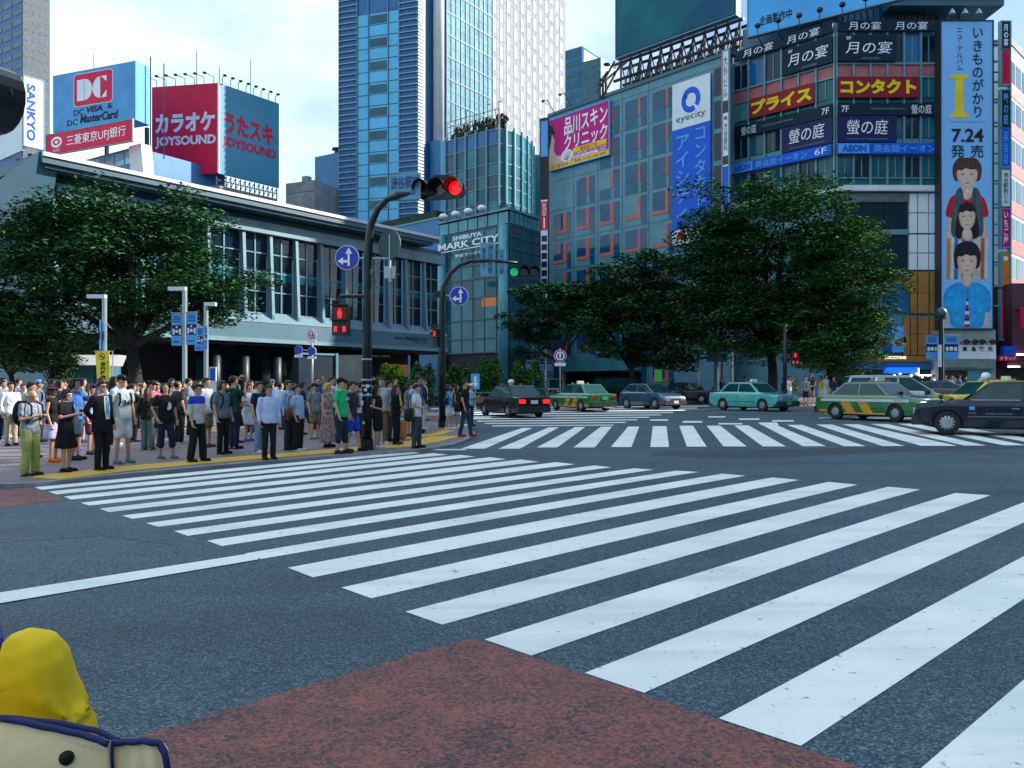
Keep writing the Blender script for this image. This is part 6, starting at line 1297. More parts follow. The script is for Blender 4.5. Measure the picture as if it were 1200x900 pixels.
def car(name, label, pos, yaw, P, col, cat='car', group='vehicles crossing the junction', opts=()):
    t = thing(name, label, cat, pos, group, yaw); pm = paint(*col) if isinstance(col, tuple) else col
    B = lambda mb, nm, m, par=t: mb.build(nm, m, par, world=False)
    L_, w, H_ = P['L'], P['W']/2, P['H']; xf, xr = P['xf'], P['xr']; wr = P.get('wr', .31); ar = wr+.055; zb, belt = P.get('zb', .2), P['belt']
    F0, R0 = L_/2, -L_/2
    hood = P['hood']     # list of (x, ztop) from rear to front
    def ztop(x):
        for (a, za), (c, zc) in zip(hood[:-1], hood[1:]):
            if a <= x <= c: return za+(zc-za)*(x-a)/(c-a)
        return hood[0][1] if x < hood[0][0] else hood[-1][1]
    xs = sorted(set([R0, R0+.05, R0+.15, R0+.4, 0, F0-.4, F0-.15, F0-.05, F0]+[q+ar*math.cos(R(a))*1.0 for q in (xf, xr) for a in (0, 12, 30, 50, 70, 90, 110, 130, 150, 168, 180)]+[q+s*(ar+.01) for q in (xf, xr) for s in (-1, 1)]+[h[0] for h in hood]))
    rs = []
    for x in xs:
        e = min(1, (F0-x)/.4+.0, (x-R0)/.4); e = max(0, e); k = (1-(1-e)**2.2)*.10+.90; ww = w*k; zt_ = ztop(x); z0 = zb+(.12*(1-e) if e < 1 else 0); za = None
        for q in (xf, xr):
            if abs(x-q) <= ar+1e-6: za = wr+math.sqrt(max(0, ar*ar-(x-q)**2))
        if za is None or za < z0+.02: p2, p3 = (ww-.2, z0), (ww-.03, z0+.03)
        else: p2, p3 = (ww-.2, za), (ww-.005, za)
        zt2 = min(zt_, belt); hs = max(p3[1]+.02, .42); hs2 = max(hs+.02, zt2-.12)
        half = [(ww-.21, z0 if za is None else z0), p2, p3, (ww, hs), (ww, hs2), (ww*.975, zt2-.03), (ww*.90, zt_-.008), (ww*.5, zt_+.012)]
        rs.append([(x, y, z) for y, z in half]+[(x, -y, z) for y, z in reversed(half)])
    mb = MB(); mb.rings(rs); body = B(mb, 'body', pm)
    # cabin
    A_, B_, C_, D_ = P['cab']   # x of windscreen base, roof front, roof rear, rear base
    wb_, wt = w*.90, w*P.get('tumble', .74); zbA, zbD = ztop(A_)-.03, ztop(D_)-.03
    bm = bmesh.new(); vs_ = []
    for s in (1, -1):
        vs_.append([bm.verts.new(q) for q in ((A_, s*wb_, zbA), (B_, s*wt, H_-.03), ((B_+C_)/2, s*wt, H_-.005), (C_, s*wt, H_-.03), (D_, s*wb_, zbD))])
    a, c = vs_
    bm.faces.new(a); bm.faces.new(list(reversed(c)))
    for i in range(5): j = (i+1) % 5; bm.faces.new((a[j], a[i], c[i], c[j]))
    bmesh.ops.bevel(bm, geom=list(bm.edges), offset=.035, segments=2, affect='EDGES', profile=.6)
    bmesh.ops.recalc_face_normals(bm, faces=bm.faces); me = bpy.data.meshes.new('roof'); bm.to_mesh(me); bm.free(); me.materials.append(P.get('roofm') and paint(*P['roofm']) or pm); o = bpy.data.objects.new('roof', me); COL.objects.link(o); o.parent = t
    def onside(x, f, s, off=.006):   # point on the cabin's side plane at height fraction f
        z = zbA+(H_-.03-zbA)*f; return Vector((x, s*(wb_+(wt-wb_)*f+off), z))
    def lx(f, front): return (A_+(B_-A_)*f) if front else (D_+(C_-D_)*f)
    f0, f1 = .10, .88
    for s in (1, -1):
        sp = P['split']; n_ = len(sp)+1; edges = [None]+sp+[None]
        for i in range(n_):
            fr0 = lx(f0, True)-.10 if i == 0 else edges[i]-.04; fr1 = lx(f1, True)-.07 if i == 0 else edges[i]-.04
            re0 = lx(f0, False)+.12 if i == n_-1 else edges[i+1]+.04; re1 = lx(f1, False)+.10 if i == n_-1 else edges[i+1]+.04
            mb = MB(); q = [onside(fr0, f0, s), onside(fr1, f1, s), onside(re1, f1, s), onside(re0, f0, s)]; mb.poly(q if s > 0 else q[::-1]); B(mb, 'side_window', CARGL)
            if P.get('chrome'):
                mb = MB(); mb.tube([onside(fr0, f0-.03, s, .008), onside(re0, f0-.03, s, .008)], .010, 5); B(mb, 'window_trim', CHROME)
    def onend(front, f, y, off=.008):
        x0, x1 = (A_, B_) if front else (D_, C_); zb2 = zbA if front else zbD; nrm = Vector(((H_-zb2), 0, abs(x0-x1))).normalized(); nrm.x *= 1 if front else -1
        return Vector((x0+(x1-x0)*f, y, zb2+(H_-.03-zb2)*f))+nrm*off
    for front, nm in ((True, 'windscreen'), (False, 'rear_window')):
        yy0, yy1 = wb_*.90, wt*.88; mb = MB(); q = [onend(front, .08, -yy0), onend(front, .92, -yy1), onend(front, .92, yy1), onend(front, .08, yy0)]; mb.poly(q[::-1] if front else q); B(mb, nm, CARGL)
    # wheels
    for x in (xf, xr):
        for s in (1, -1): wheel(t, x, s*(w-.10), wr, .19, s)
    # ends
    zf, zr_ = ztop(F0), ztop(R0)
    mb = MB(); mb.box((F0-.16, -w*.93, zb+.06), (F0+.07, w*.93, zb+.32)); B(mb, 'front_bumper', P.get('bump', BUMP))
    mb = MB(); mb.box((R0-.07, -w*.93, zb+.06), (R0+.16, w*.93, zb+.32)); B(mb, 'rear_bumper', P.get('bump', BUMP))
    hz0, hz1 = zf-.20, zf-.05
    mb = MB(); mb.box((F0-.02, -w*.42, hz0), (F0+.025, w*.42, hz1)); B(mb, 'grille', CHROME if P.get('chrome') else BUMP)
    for s in (1, -1):
        mb = MB(); mb.box((F0-.10, min(s*w*.47, s*w*.80), hz0), (F0+.03, max(s*w*.47, s*w*.80), hz1)); B(mb, 'headlight', HEADON if 'lit' in opts else HEADL)
        mb = MB(); mb.box((F0-.22, min(s*w*.805, s*w*.905), hz0), (F0+.0, max(s*w*.805, s*w*.905), hz1)); B(mb, 'indicator_lamp', HEADL if 'white_ind' in opts else INDI)
        mb = MB(); mb.box((R0-.025, min(s*w*.52, s*w*.88), zr_-.24), (R0+.06, max(s*w*.52, s*w*.88), zr_-.07)); B(mb, 'tail_light', TAILON if 'brake' in opts else TAILL)
        mx_ = P.get('mirror', 'door'); mxp = (xf+.15, w*.88, ztop(xf+.15)+.12) if mx_ == 'fender' else (A_-.32, w+.09, belt+.06)
        mb = MB(); mb.box((mxp[0]-.05, s*mxp[1]-.09, mxp[2]-.05), (mxp[0]+.06, s*mxp[1]+.09, mxp[2]+.07)); mb.tube([(mxp[0], s*mxp[1], mxp[2]-.04), (mxp[0]-.02, s*(mxp[1]-.10), mxp[2]-.14)], .018, 5); B(mb, 'mirror', BUMP if mx_ == 'fender' else pm)
        # doors: seams, handles
        seams = MB(); dx = [A_-.28]+P['split']+[D_+.28]
        for x in dx: seams.box((x-.006, s*w-.003, .34), (x+.006, s*w+.003, belt-.13))
        B(seams, 'door_seam', BUMP)
        for x in P['split']+[max(D_+.15, xr+.1)]: mb = MB(); mb.box((x+.08, s*w-.005, belt-.20), (x+.26, s*w+.022, belt-.165)); B(mb, 'door_handle', CHROME if P.get('chrome') else pm)
        mb = MB(); mb.box((xr+ar+.06, s*w-.004, .47), (xf-ar-.06, s*w+.014, .50)); B(mb, 'rub_strip', BUMP)
    mb = MB(); mb.box((F0+.072, -.17, zb+.14), (F0+.085, .17, zb+.30)); B(mb, 'number_plate', PLATEG if 'taxi' in opts else PLATE)
    mb = MB(); mb.box((R0-.04, -.17, zr_-.26), (R0-.01, .17, zr_-.1)); B(mb, 'number_plate', PLATEG if 'taxi' in opts else PLATE)
    mb = MB(); mb.box((R0+.5, -w+.22, zb-.03), (F0-.5, w-.22, zb+.25)); B(mb, 'underbody', BUMP)
    if 'wiper' in opts or 'taxi' in opts:
        mb = MB()
        for y in (-.4, .25): mb.tube([onend(True, .05, y, .02), onend(True, .35, y+.35, .02)], .012, 4)
        B(mb, 'wiper', BUMP)
    return t, B, onside
SEDAN = dict(L=4.70, W=1.70, H=1.50, xf=1.42, xr=-1.30, belt=.93, hood=[(-2.35, .90), (-2.30, .95), (-1.62, .98), (-1.0, .97), (.9, .97), (1.25, .965), (2.2, .86), (2.35, .80)], cab=(1.12, .42, -1.02, -1.66), split=[-.28], mirror='fender', chrome=True)
HATCH = dict(L=4.0, W=1.72, H=1.47, xf=1.22, xr=-1.25, belt=.95, wr=.33, hood=[(-2.0, .80), (-1.9, .98), (-1.0, .99), (.8, .98), (1.5, .90), (1.92, .74), (2.0, .62)], cab=(1.05, .20, -1.25, -1.90), split=[-.45], tumble=.70)
VAN = dict(L=4.4, W=1.70, H=1.92, xf=1.30, xr=-1.25, belt=1.05, wr=.32, hood=[(-2.2, 1.0), (-2.1, 1.10), (1.0, 1.12), (1.5, 1.08), (2.1, .92), (2.2, .78)], cab=(1.55, .95, -2.02, -2.14), split=[.05, -1.0], tumble=.82)
MINI = dict(L=4.7, W=1.72, H=1.78, xf=1.45, xr=-1.35, belt=1.0, wr=.32, hood=[(-2.35, .95), (-2.25, 1.06), (.9, 1.06), (1.5, 1.0), (2.2, .84), (2.35, .68)], cab=(1.75, .55, -1.9, -2.22), split=[.1, -1.0], tumble=.78)
SMOOTH = dict(SEDAN, L=4.6, H=1.46, mirror='door', chrome=False, cab=(1.15, .30, -.95, -1.85), hood=[(-2.3, .82), (-2.2, .97), (-1.5, 1.0), (1.0, .97), (1.5, .92), (2.15, .78), (2.3, .64)])
def place(pxr, pxf, ymid, wb, toward, side_off=.74):
    """stand a car on the road from the pixels of its two near wheels"""
    c = G((pxr+pxf)/2, ymid); best = None
    for k in range(0, 3600):
        a = 2*math.pi*k/3600; h = Vector((math.cos(a), math.sin(a), 0))
        if (h.y < 0) != toward: continue
        f, r_ = c+h*wb/2, c-h*wb/2; e = abs((600+FPX*f.x/f.y)-pxf)+abs((600+FPX*r_.x/r_.y)-pxr)
        if best is None or e < best[0]: best = (e, a, h)
    h = best[2]; n_ = Vector((-h.y, h.x, 0)); n_ = n_ if n_.y > 0 else -n_
    q = c+n_*side_off; q.z = gz(q.x, q.y); return q, best[1]
def taxi_lamp(B, kind, c=(.1, 0)):
    mb = MB()
    if kind == 'ball': mb.ell((c[0], 0, 1.63), .13, .16, .13, 14, 8); B(mb, 'roof_lamp', mat('lamp_ball', (.75, .78, .8), .3, noise=(9, .05)))
    else: mb.box((c[0]-.09, -.24, 1.50), (c[0]+.09, .24, 1.53)); mb.prism([(c[0]-.08, -.22, 1.53), (c[0]+.08, -.22, 1.53), (c[0]+.05, -.18, 1.66), (c[0]-.05, -.18, 1.66)], (0, .40, 0)); B(mb, 'roof_lamp', mat('lamp_sign', (.55, .6, .5), .3, noise=(9, .05)))
    for s in (1, -1): mb = MB(); mb.box((c[0]-.03, s*.50-.05, 1.49), (c[0]+.03, s*.50+.05, 1.56)); B(mb, 'side_marker', INDI)
    if kind == 'ball': mb = MB(); mb.tube([(c[0], 0, 1.49), (c[0], 0, 1.53)], .1, 10); B(mb, 'lamp_base', CHROME)
def band(B, nm, s, x0, x1, z0, z1, m, d=.006, slant=0):
    w = .85; mb = MB(); q = [(x0, s*(w+d), z0), (x1, s*(w+d), z0), (x1+slant, s*(w+d), z1), (x0+slant, s*(w+d), z1)]; mb.prism(q, (0, -s*(d+.004), 0)); return B(mb, nm, m)
GRN = ('taxi_green', (.015, .16, .045)); ORA = paint('taxi_orange', (.62, .26, .01)); SIL = paint('band_white', (.55, .60, .62))
def green_taxi(label, pos, yaw, opts):
    t, B, ons = car('green_taxi', label, pos, yaw, SEDAN, GRN, 'taxi', opts=('taxi',)+opts); taxi_lamp(B, 'sign')
    for s in (1, -1):
        band(B, 'white_band', s, -2.0, 2.0, .725, .825, SIL)
        for x in (-.75, .05): band(B, 'orange_stripe', s, x, x+.42, .30, .72, ORA, .005, -.30)
        band(B, 'orange_sill', s, xr_+.4, 1.0, .245, .30, ORA, .003); band(B, 'orange_sill', s, -2.1, -1.70, .30, .40, ORA, .003)
        mb = MB(); text_into(mb, '四社営業タクシー', lambda u, z: Vector((-s*u if s > 0 else u, s*.862, z)), *((-1.9, -1.4) if s > 0 else (1.4, 1.9)), .755, .80); B(mb, 'lettering', M['signred'])
    return t
xr_ = -1.3
q, a = place(976.7, 1049.3, 493, 2.72, True); green_taxi('green taxi with orange slanted stripes showing its lit headlamps, nearer green one', q, a, ('lit',))
def aim(px, ymid, deg):   # heading measured from straight away, positive to the right
    q = G(px, ymid); return q, math.pi/2-R(deg)
q, a = aim(681, 481.3, -27); green_taxi('green taxi with orange stripes seen from behind, beside the black one', q, a, ())
q, a = place(846, 893.5, 481.5, 2.72, True); t, B, _ = car('teal_taxi', 'pale turquoise taxi with a roof lamp crossing below the big tree', q, a, SEDAN, ('turquoise', (.08, .42, .42)), 'taxi', opts=('taxi',)); taxi_lamp(B, 'sign')
q, a = aim(600, 488, -25); t, B, _ = car('black_taxi', 'black taxi with round roof lamp and lit brake lights seen from behind', q, a, dict(SEDAN, bump=BUMP), ('black', (.012, .013, .016)), 'taxi', opts=('brake',)); taxi_lamp(B, 'ball')
for s in (1, -1): band(B, 'chrome_strip', s, -2.0, 1.0, .775, .79, CHROME, .004)
# large black taxi at the right edge
pw = G(1110, 509.8); h = Vector((-math.cos(R(28)), math.sin(R(28)), 0)); n_ = Vector((-h.y, h.x, 0)); n_ = n_ if n_.y > 0 else -n_; q = pw-h*1.52+n_*.76; q.z = gz(q.x, q.y)
NAV = ('midnight', (.010, .014, .032)); t, B, ons = car('black_taxi', 'midnight blue black taxi cut by the right edge, largest vehicle', q, math.pi-R(28), dict(SEDAN, xf=1.52, xr=-1.22, wr=.33), NAV, 'taxi', opts=('white_ind', 'wiper')); taxi_lamp(B, 'ball', (.55, 0))
for s in (1, -1):
    band(B, 'chrome_strip', s, -2.0, 1.02, .515, .53, CHROME, .016)
    band(B, 'blue_emblem', s, .85, .98, .70, .80, M['signsky'], .006)
    f = lambda u, z: Vector((-s*u if s > 0 else u, s*.858, z))
    mb = MB(); text_into(mb, 'TAXI', f, *((-1.02, -.82) if s > 0 else (.82, 1.02)), .585, .64); B(mb, 'lettering', M['steel'])
    mb = MB(); text_into(mb, '東京無線 交通株式会社', f, *((-.6, .05) if s > 0 else (-.05, .6)), .575, .625); B(mb, 'lettering', M['steel'])
    mb = MB(); mb.disc((-.75, s*.856, .68), (0, s, 0), .07, .01, 14); B(mb, 'round_badge', TW)
q, a = place(734.7, 768.5, 479.5, 2.47, True, .76); car('hatchback', 'small dark blue hatchback turning towards the viewer', q, a, HATCH, ('steel_blue', (.035, .075, .15)), opts=())
q, a = aim(727, 473.5, 180-34); car('delivery_van', 'tall black van behind the dark blue hatchback', q, a, VAN, ('gloss_black', (.010, .012, .018)))
q, a = aim(806, 472.5, 180-52); t, B, _ = car('sedan_car', 'dark sedan half hidden between the hatchback and the turquoise taxi', q, a, SEDAN, ('dark_slate', (.014, .018, .026)))
q, a = aim(641, 469.5, -20); car('estate_car', 'distant grey van beyond the roof of the green taxi', q, a, VAN, ('grey_blue', (.16, .20, .25)))
c = GY(1045, 37.0); car('minivan', 'silver minivan mostly hidden behind the nearer green taxi', c, R(-12), MINI, ('silver', (.42, .47, .54)), opts=())
c = GY(1102, 49); car('sedan_car', 'dark blue sedan with bright roof edge behind the yellow taxi', c, R(-8), SMOOTH, ('navy', (.02, .035, .07)))
c = GY(1176, 30.5); t, B, _ = car('yellow_taxi', 'yellow taxi with red lower half behind the midnight blue taxi', c, R(2), SEDAN, ('taxi_yellow', (.66, .52, .03)), 'taxi', opts=('taxi',)); taxi_lamp(B, 'sign')
for s in (1, -1): band(B, 'red_band', s, -2.05, 2.05, .42, .78, paint('taxi_red', (.50, .03, .012)), .006)
c = GY(1222, 28.2); t, B, _ = car('black_taxi', 'second black taxi of which only the round roof lamp shows at the right edge', GY(1228, 30), R(178), SEDAN, NAV, 'taxi'); taxi_lamp(B, 'ball')
# ---------------------------------------------------------------- people
def cloth(name, c, rough=.8): return mat('cloth_'+name, c, rough, 0, (5, .18), (11, .55, .03), spec=.15)
SKIN = [mat('skin_%d' % i, c, .5, 0, (9, .08), spec=.3) for i, c in enumerate(((.52, .29, .19), (.42, .22, .14), (.60, .36, .25)))]
HAIRM = {'black': mat('hair_black', (.012, .010, .010), .45, 0, (30, .4), spec=.3), 'brown': mat('hair_brown', (.06, .028, .014), .5, 0, (30, .4), spec=.3), 'blond': mat('hair_blond', (.55, .36, .10), .5, 0, (30, .3), spec=.3), 'grey': mat('hair_grey', (.2, .2, .2), .5, 0, (30, .3))}
EYEM = mat('eye_dark', (.015, .012, .012), .3, noise=False); LIP = mat('lip', (.38, .12, .10), .5, noise=False); BLK = mat('accessory_black', (.012, .012, .014), .5, noise=(6, .2), spec=.2)
CC = {'white': (.68, .70, .73), 'pale': (.48, .55, .62), 'ltblue': (.32, .46, .66), 'blue': (.04, .14, .42), 'royal': (.02, .06, .50), 'navy': (.018, .025, .06), 'black': (.014, .014, .017), 'charcoal': (.035, .038, .045), 'grey': (.20, .22, .24), 'greyblue': (.12, .17, .22), 'green': (.01, .46, .16), 'khaki': (.20, .17, .10), 'olive': (.12, .15, .07), 'lime': (.36, .40, .13), 'denim': (.03, .06, .12), 'dkdenim': (.014, .026, .05), 'teal': (.03, .32, .34), 'yellow': (.75, .55, .04), 'pink': (.55, .14, .24), 'lilac': (.40, .38, .62), 'beige': (.46, .38, .28), 'brown': (.10, .05, .03), 'orange': (.70, .16, .02), 'red': (.45, .03, .03), 'dkgreen': (.015, .06, .045), 'sleaf': (.13, .20, .17), 'plum': (.12, .05, .07), 'sky': (.10, .34, .62)}
def CM(k): return cloth(k, CC[k])
FLORAL = mat('cloth_floral', (.12, .055, .06), .8, 0, (14, .3, (.42, .34, .34)), (11, .5, .03)); STRIPE = mat('cloth_small_stripe', (.30, .34, .40), .8, 0, (22, .3, (.10, .13, .18)), (11, .5, .03))
ARMS = {'down': ((.235, .03, 1.13), (.24, -.05, .88)), 'phone': ((.22, -.01, 1.13), (.07, -.26, 1.20)), 'face': ((.25, -.16, 1.24), (.08, -.25, 1.49)), 'up': ((.31, -.10, 1.46), (.13, -.19, 1.66)), 'belly': ((.25, .03, 1.14), (.04, -.17, 1.07)), 'pocket': ((.28, .07, 1.14), (.21, -.04, .91)), 'back': ((.26, .12, 1.15), (.10, .16, 1.0)), 'strap': ((.25, -.04, 1.15), (.12, -.16, 1.36)), 'fwd': ((.24, -.08, 1.15), (.20, -.33, 1.13)), 'chin': ((.20, -.13, 1.18), (.05, -.17, 1.46)), 'cross': ((.25, -.02, 1.16), (-.06, -.19, 1.16)), 'swing': ((.25, -.09, 1.16), (.24, -.22, .95))}
TMP = []
def remesh(mb, vox, smooth=2, extra=None, mats=(), name='body'):
    me = bpy.data.meshes.new('tmp'); me.from_pydata([tuple(v) for v in mb.v], [], mb.f); o = bpy.data.objects.new('tmp', me); COL.objects.link(o)
    bm = bmesh.new(); bm.from_mesh(me); bmesh.ops.recalc_face_normals(bm, faces=bm.faces); bm.to_mesh(me); bm.free()
    m = o.modifiers.new('r', 'REMESH'); m.mode = 'VOXEL'; m.voxel_size = vox
    s = o.modifiers.new('s', 'SMOOTH'); s.iterations = smooth; s.factor = .5
    dg = bpy.context.evaluated_depsgraph_get(); dg.update(); ev = bpy.data.meshes.new_from_object(o.evaluated_get(dg)); bpy.data.objects.remove(o); bpy.data.meshes.remove(me)
    out = MB(); out.v = [Vector(v.co) for v in ev.vertices]; out.f = [tuple(p.vertices) for p in ev.polygons]; out.m = [0]*len(out.f); bpy.data.meshes.remove(ev)
    if extra:
        i = len(out.v); out.v += extra.v; out.f += [tuple(i+k for k in f) for f in extra.f]; out.m += extra.m
    return out
def ering(mb, prof, n=14):
    mb.rings([[Vector((rx*math.cos(a), y+ry*math.sin(a), z)) for a in [2*math.pi*i/n for i in range(n)]] for z, rx, ry, y in prof])
def folds(mb, k, amp, seed, fq=1.0):
    """push a garment's surface into soft creases: tighter across the body, longer down it"""
    off = Vector((seed*3.1, seed*1.7, seed*.9)); nb = [Vector() for _ in mb.v]
    for f in mb.f:
        a, b, c = mb.v[f[0]], mb.v[f[1]], mb.v[f[2]]; n_ = (b-a).cross(c-a)
        for i in f: nb[i] += n_
    for i, v in enumerate(mb.v):
        n_ = nb[i]; l_ = n_.length
        if l_ < 1e-9: continue
        p = Vector((v.x*9+v.z*3.5, v.y*9, v.z*5.5))*fq/k+off; r_ = 1-abs(mnoise.noise(p))*2.2; q = mnoise.noise(p*2.3+off)
        mb.v[i] = v+n_/l_*(amp*(r_*.75+q*.5)*k)
    return mb
def person(label, pos, rz, h=1.7, sex='m', fat=1.0, arms=('down', 'down'), step=(0, 0), spread=.0, turn=0, tilt=0, hair='short', hc='black', top=('tee', 'white'), bottom=('trousers', 'black'), shoes='black', skin=0, vox=.017, group='people waiting at the crossing', cap=None, split=None, lean=0, extras=(), store=True):
    t = thing('person', label, 'person', pos, group, rz); k = h/1.72; f = sex == 'f'; sw = .165 if f else .185
    def X(p): return Vector(p)*k
    hm = Matrix.Translation((0, 0, 1.49)) @ Matrix.Rotation(R(turn), 4, 'Z') @ Matrix.Rotation(R(-tilt), 4, 'X') @ Matrix.Translation((0, 0, -1.49))
    def finish(mb):
        mb.v = [Matrix.Rotation(R(lean), 3, 'X') @ v*k if v.z > .9 else v*k for v in mb.v] if lean else [v*k for v in mb.v]; return mb
    J = {}
    for s, st in ((1, step[0]), (-1, step[1])):
        J[s] = dict(hip=Vector((s*.088*fat, 0, .90)), knee=Vector((s*(.095+spread*.5), -st*.5-.025, .49)), ank=Vector((s*(.10+spread), -st, .085)), sh=Vector((s*sw, .005, 1.395)))
        e, w = ARMS[arms[0] if s > 0 else arms[1]]; q = sw/.185
        J[s]['el'] = Vector((s*e[0]*q*(1+(fat-1)*.7), e[1], e[2])); J[s]['wr'] = Vector((s*w[0]*q, w[1]*(1+(fat-1)*.6), w[2]))
    # skin
    mb = MB(); ex = MB()
    for s in (1, -1):
        j = J[s]; mb.cap(j['hip'], j['knee'], .082*fat, .052, 10); mb.cap(j['knee'], j['ank'], .052, .036, 10); a = j['ank']
        mb.cap(a+Vector((0, .035, -.045)), a+Vector((s*.015, -.13, -.055)), .036, .03, 8)
        mb.cap(j['sh'], j['el'], .048*(1 if not f else .84), .038 if not f else .032, 8); mb.cap(j['el'], j['wr'], .037 if not f else .031, .025, 8)
        d = (j['wr']-j['el']).normalized(); lat = d.cross(Vector((0, -1, .25)) if abs(d.z) > .5 else Vector((0, 0, 1))).normalized(); inn = Vector((-s*.6, -.5, 0)); inn = (inn-d*inn.dot(d)).normalized()
        mb.cap(j['wr'], j['wr']+d*.075, .026, .030, 8)
        for i in range(4):
            b0 = j['wr']+d*.085+lat*(i-1.5)*.019; l_ = (.075, .085, .08, .062)[i]*.5; b1 = b0+(d+inn*.35).normalized()*l_; b2 = b1+(d*.5+inn).normalized()*l_
            ex.tube([b0, b1, b2], [.0105, .0095, .007], 5, 0)
        b0 = j['wr']+d*.02-lat*s*.025; ex.tube([b0, b0+(d*.6-lat*s*.5+inn*.6).normalized()*.04, b0+(d*.9-lat*s*.35+inn*.8).normalized()*.075], [.013, .011, .008], 5, 0)
    ering(mb, [(.80, .10*fat, .08, 0), (.86, .155*fat, .105*fat, 0), (.95, .155*fat, .108*fat, .0), (1.07, (.125 if f else .142)*fat, .092*fat, 0), (1.22, .15*fat, .105, -.005), (1.33, sw*.92, .10, 0), (1.41, sw*.86, .075, .005), (1.45, .07, .06, .01)])
    hd = MB(); hd.cap((0, .012, 1.40), (0, .0, 1.53), .056 if not f else .046, .052 if not f else .044, 10)
    mb2 = MB(); mb2.ell((0, -.005, 1.615), .074, .094, .108, 14, 10); mb2.ell((0, -.035, 1.545), .054, .055, .058, 12, 8); mb2.cap((0, -.092, 1.605), (0, -.112, 1.583), .009, .014, 6)
    for s in (1, -1): mb2.ell((s*.077, .005, 1.60), .012, .022, .032, 8, 6)
    fx = MB()
    for s in (1, -1): fx.ell((s*.031, -.094, 1.618), .015, .008, .0075, 8, 6, 1); fx.ell((s*.031, -.096, 1.642), .02, .006, .004, 8, 4, 1)
    fx.ell((0, -.091, 1.548), .024, .009, .0075, 8, 6, 2)
    mb2.v = [hm @ v for v in mb2.v]; fx.v = [hm @ v for v in fx.v]
    for q in (hd, mb2): i = len(mb.v); mb.v += q.v; mb.f += [tuple(i+c for c in ff) for ff in q.f]; mb.m += q.m
    i = len(ex.v); ex.v += fx.v; ex.f += [tuple(i+c for c in ff) for ff in fx.f]; ex.m += fx.m
    body = finish(remesh(mb, vox*.85, 2, ex)); body.build('body', [SKIN[skin], EYEM, LIP], t, smooth=True, world=False)
    # lower garment
    kind, bc = bottom if bottom else (None, None); bmat = bc if not isinstance(bc, str) else CM(bc)
    if kind:
        mb = MB(); ering(mb, [(.80, .10*fat, .09, 0), (.85, .172*fat, .118*fat, .0), (.94, .172*fat, .120*fat, .0), (1.02, .15*fat, .105*fat, 0)])
        for s in (1, -1):
            j = J[s]; kk, aa = j['knee'], j['ank']
            if kind == 'trousers': mb.cap(j['hip'], kk, .096*fat, .070, 10); mb.cap(kk, aa+Vector((0, 0, -.015)), .070, .060, 10)
            elif kind == 'wide': mb.cap(j['hip'], kk, .105*fat, .085, 10); mb.cap(kk, aa+Vector((0, 0, .01)), .085, .080, 10)
            elif kind == 'capri': mb.cap(j['hip'], kk, .098*fat, .076, 10); mb.cap(kk, kk.lerp(aa, .48), .076, .072, 10)
            elif kind == 'shorts': mb.cap(j['hip'], j['hip'].lerp(kk, .82), .102*fat, .098, 10)
            elif kind == 'skirt': pass
        if kind == 'skirt': ering(mb, [(.52, .235*fat, .19, -.01), (.56, .235*fat, .19, -.01), (.75, .205*fat, .16, 0), (.92, .175*fat, .125, 0), (1.02, .14*fat, .105, 0)])
        folds(finish(remesh(mb, vox*1.05, 2)), k, .008, h*31+len(label)).build({'trousers': 'trousers', 'wide': 'trousers', 'capri': 'cropped_trousers', 'shorts': 'shorts', 'skirt': 'skirt'}[kind], bmat, t, smooth=True, world=False)
    # upper garment
    kind, tcn = top; tm = tcn if not isinstance(tcn, str) else CM(tcn); mb = MB(); g = .02
    ering(mb, [(.845, (.165)*fat+g, .113*fat+g, 0), (.93, .165*fat+g, .115*fat+g, 0), (1.07, (.136 if f else .155)*fat+g, .10*fat+g, 0), (1.22, .157*fat+g, .112*(.5+.5*fat)+g, -.006), (1.33, sw*.95+g*.8, .102+g, 0), (1.41, sw*.86+g*.5, .078+g*.7, .005), (1.452, .072, .066, .01)])
    if kind == 'dress': ering(mb, [(.50, .24, .20, -.01), (.54, .24, .20, -.01), (.75, .205, .16, 0), (.95, .165, .12, 0)])
    if kind == 'longdress': ering(mb, [(.14, .25, .22, .0), (.18, .25, .22, 0), (.5, .225, .19, 0), (.8, .19, .15, 0), (.98, .16, .12, 0)])
    if kind == 'jacket': ering(mb, [(.74, .20*fat, .15*fat, 0), (.80, .20*fat, .15*fat, 0), (1.05, .18*fat, .13*fat, 0)])
    for s in (1, -1):
        j = J[s]
        if kind in ('tee', 'dress', 'longdress_t'): mb.cap(j['sh'], j['sh'].lerp(j['el'], .62), .064*(.88 if f else 1), .062*(.88 if f else 1), 10)
        elif kind in ('shirt', 'jacket'): mb.cap(j['sh'], j['el'], .066, .055, 10); mb.cap(j['el'], j['el'].lerp(j['wr'], .92), .054, .042, 10)
        elif kind == 'rolled': mb.cap(j['sh'], j['el'], .064, .055, 10); mb.cap(j['el'], j['el'].lerp(j['wr'], .25), .054, .05, 10)
        else: mb.cap(j['sh']*1.0, j['sh'].lerp(j['el'], .06), .056, .054, 8)
    out = folds(finish(remesh(mb, vox, 2)), k, .0015 if vox < .012 else .009, h*47+len(label), 2.6 if vox < .012 else 1.0); mats_ = [tm]
    if split:
        mats_.append(CM(split[1])); out.m = [1 if sum((out.v[i].z for i in ff))/len(ff) > split[0]*k else 0 for ff in out.f]
    out.build({'tee': 'tshirt', 'shirt': 'shirt', 'rolled': 'shirt', 'jacket': 'jacket', 'dress': 'dress', 'longdress': 'dress', 'sleeveless': 'top'}.get(kind, 'top'), mats_, t, smooth=True, world=False)
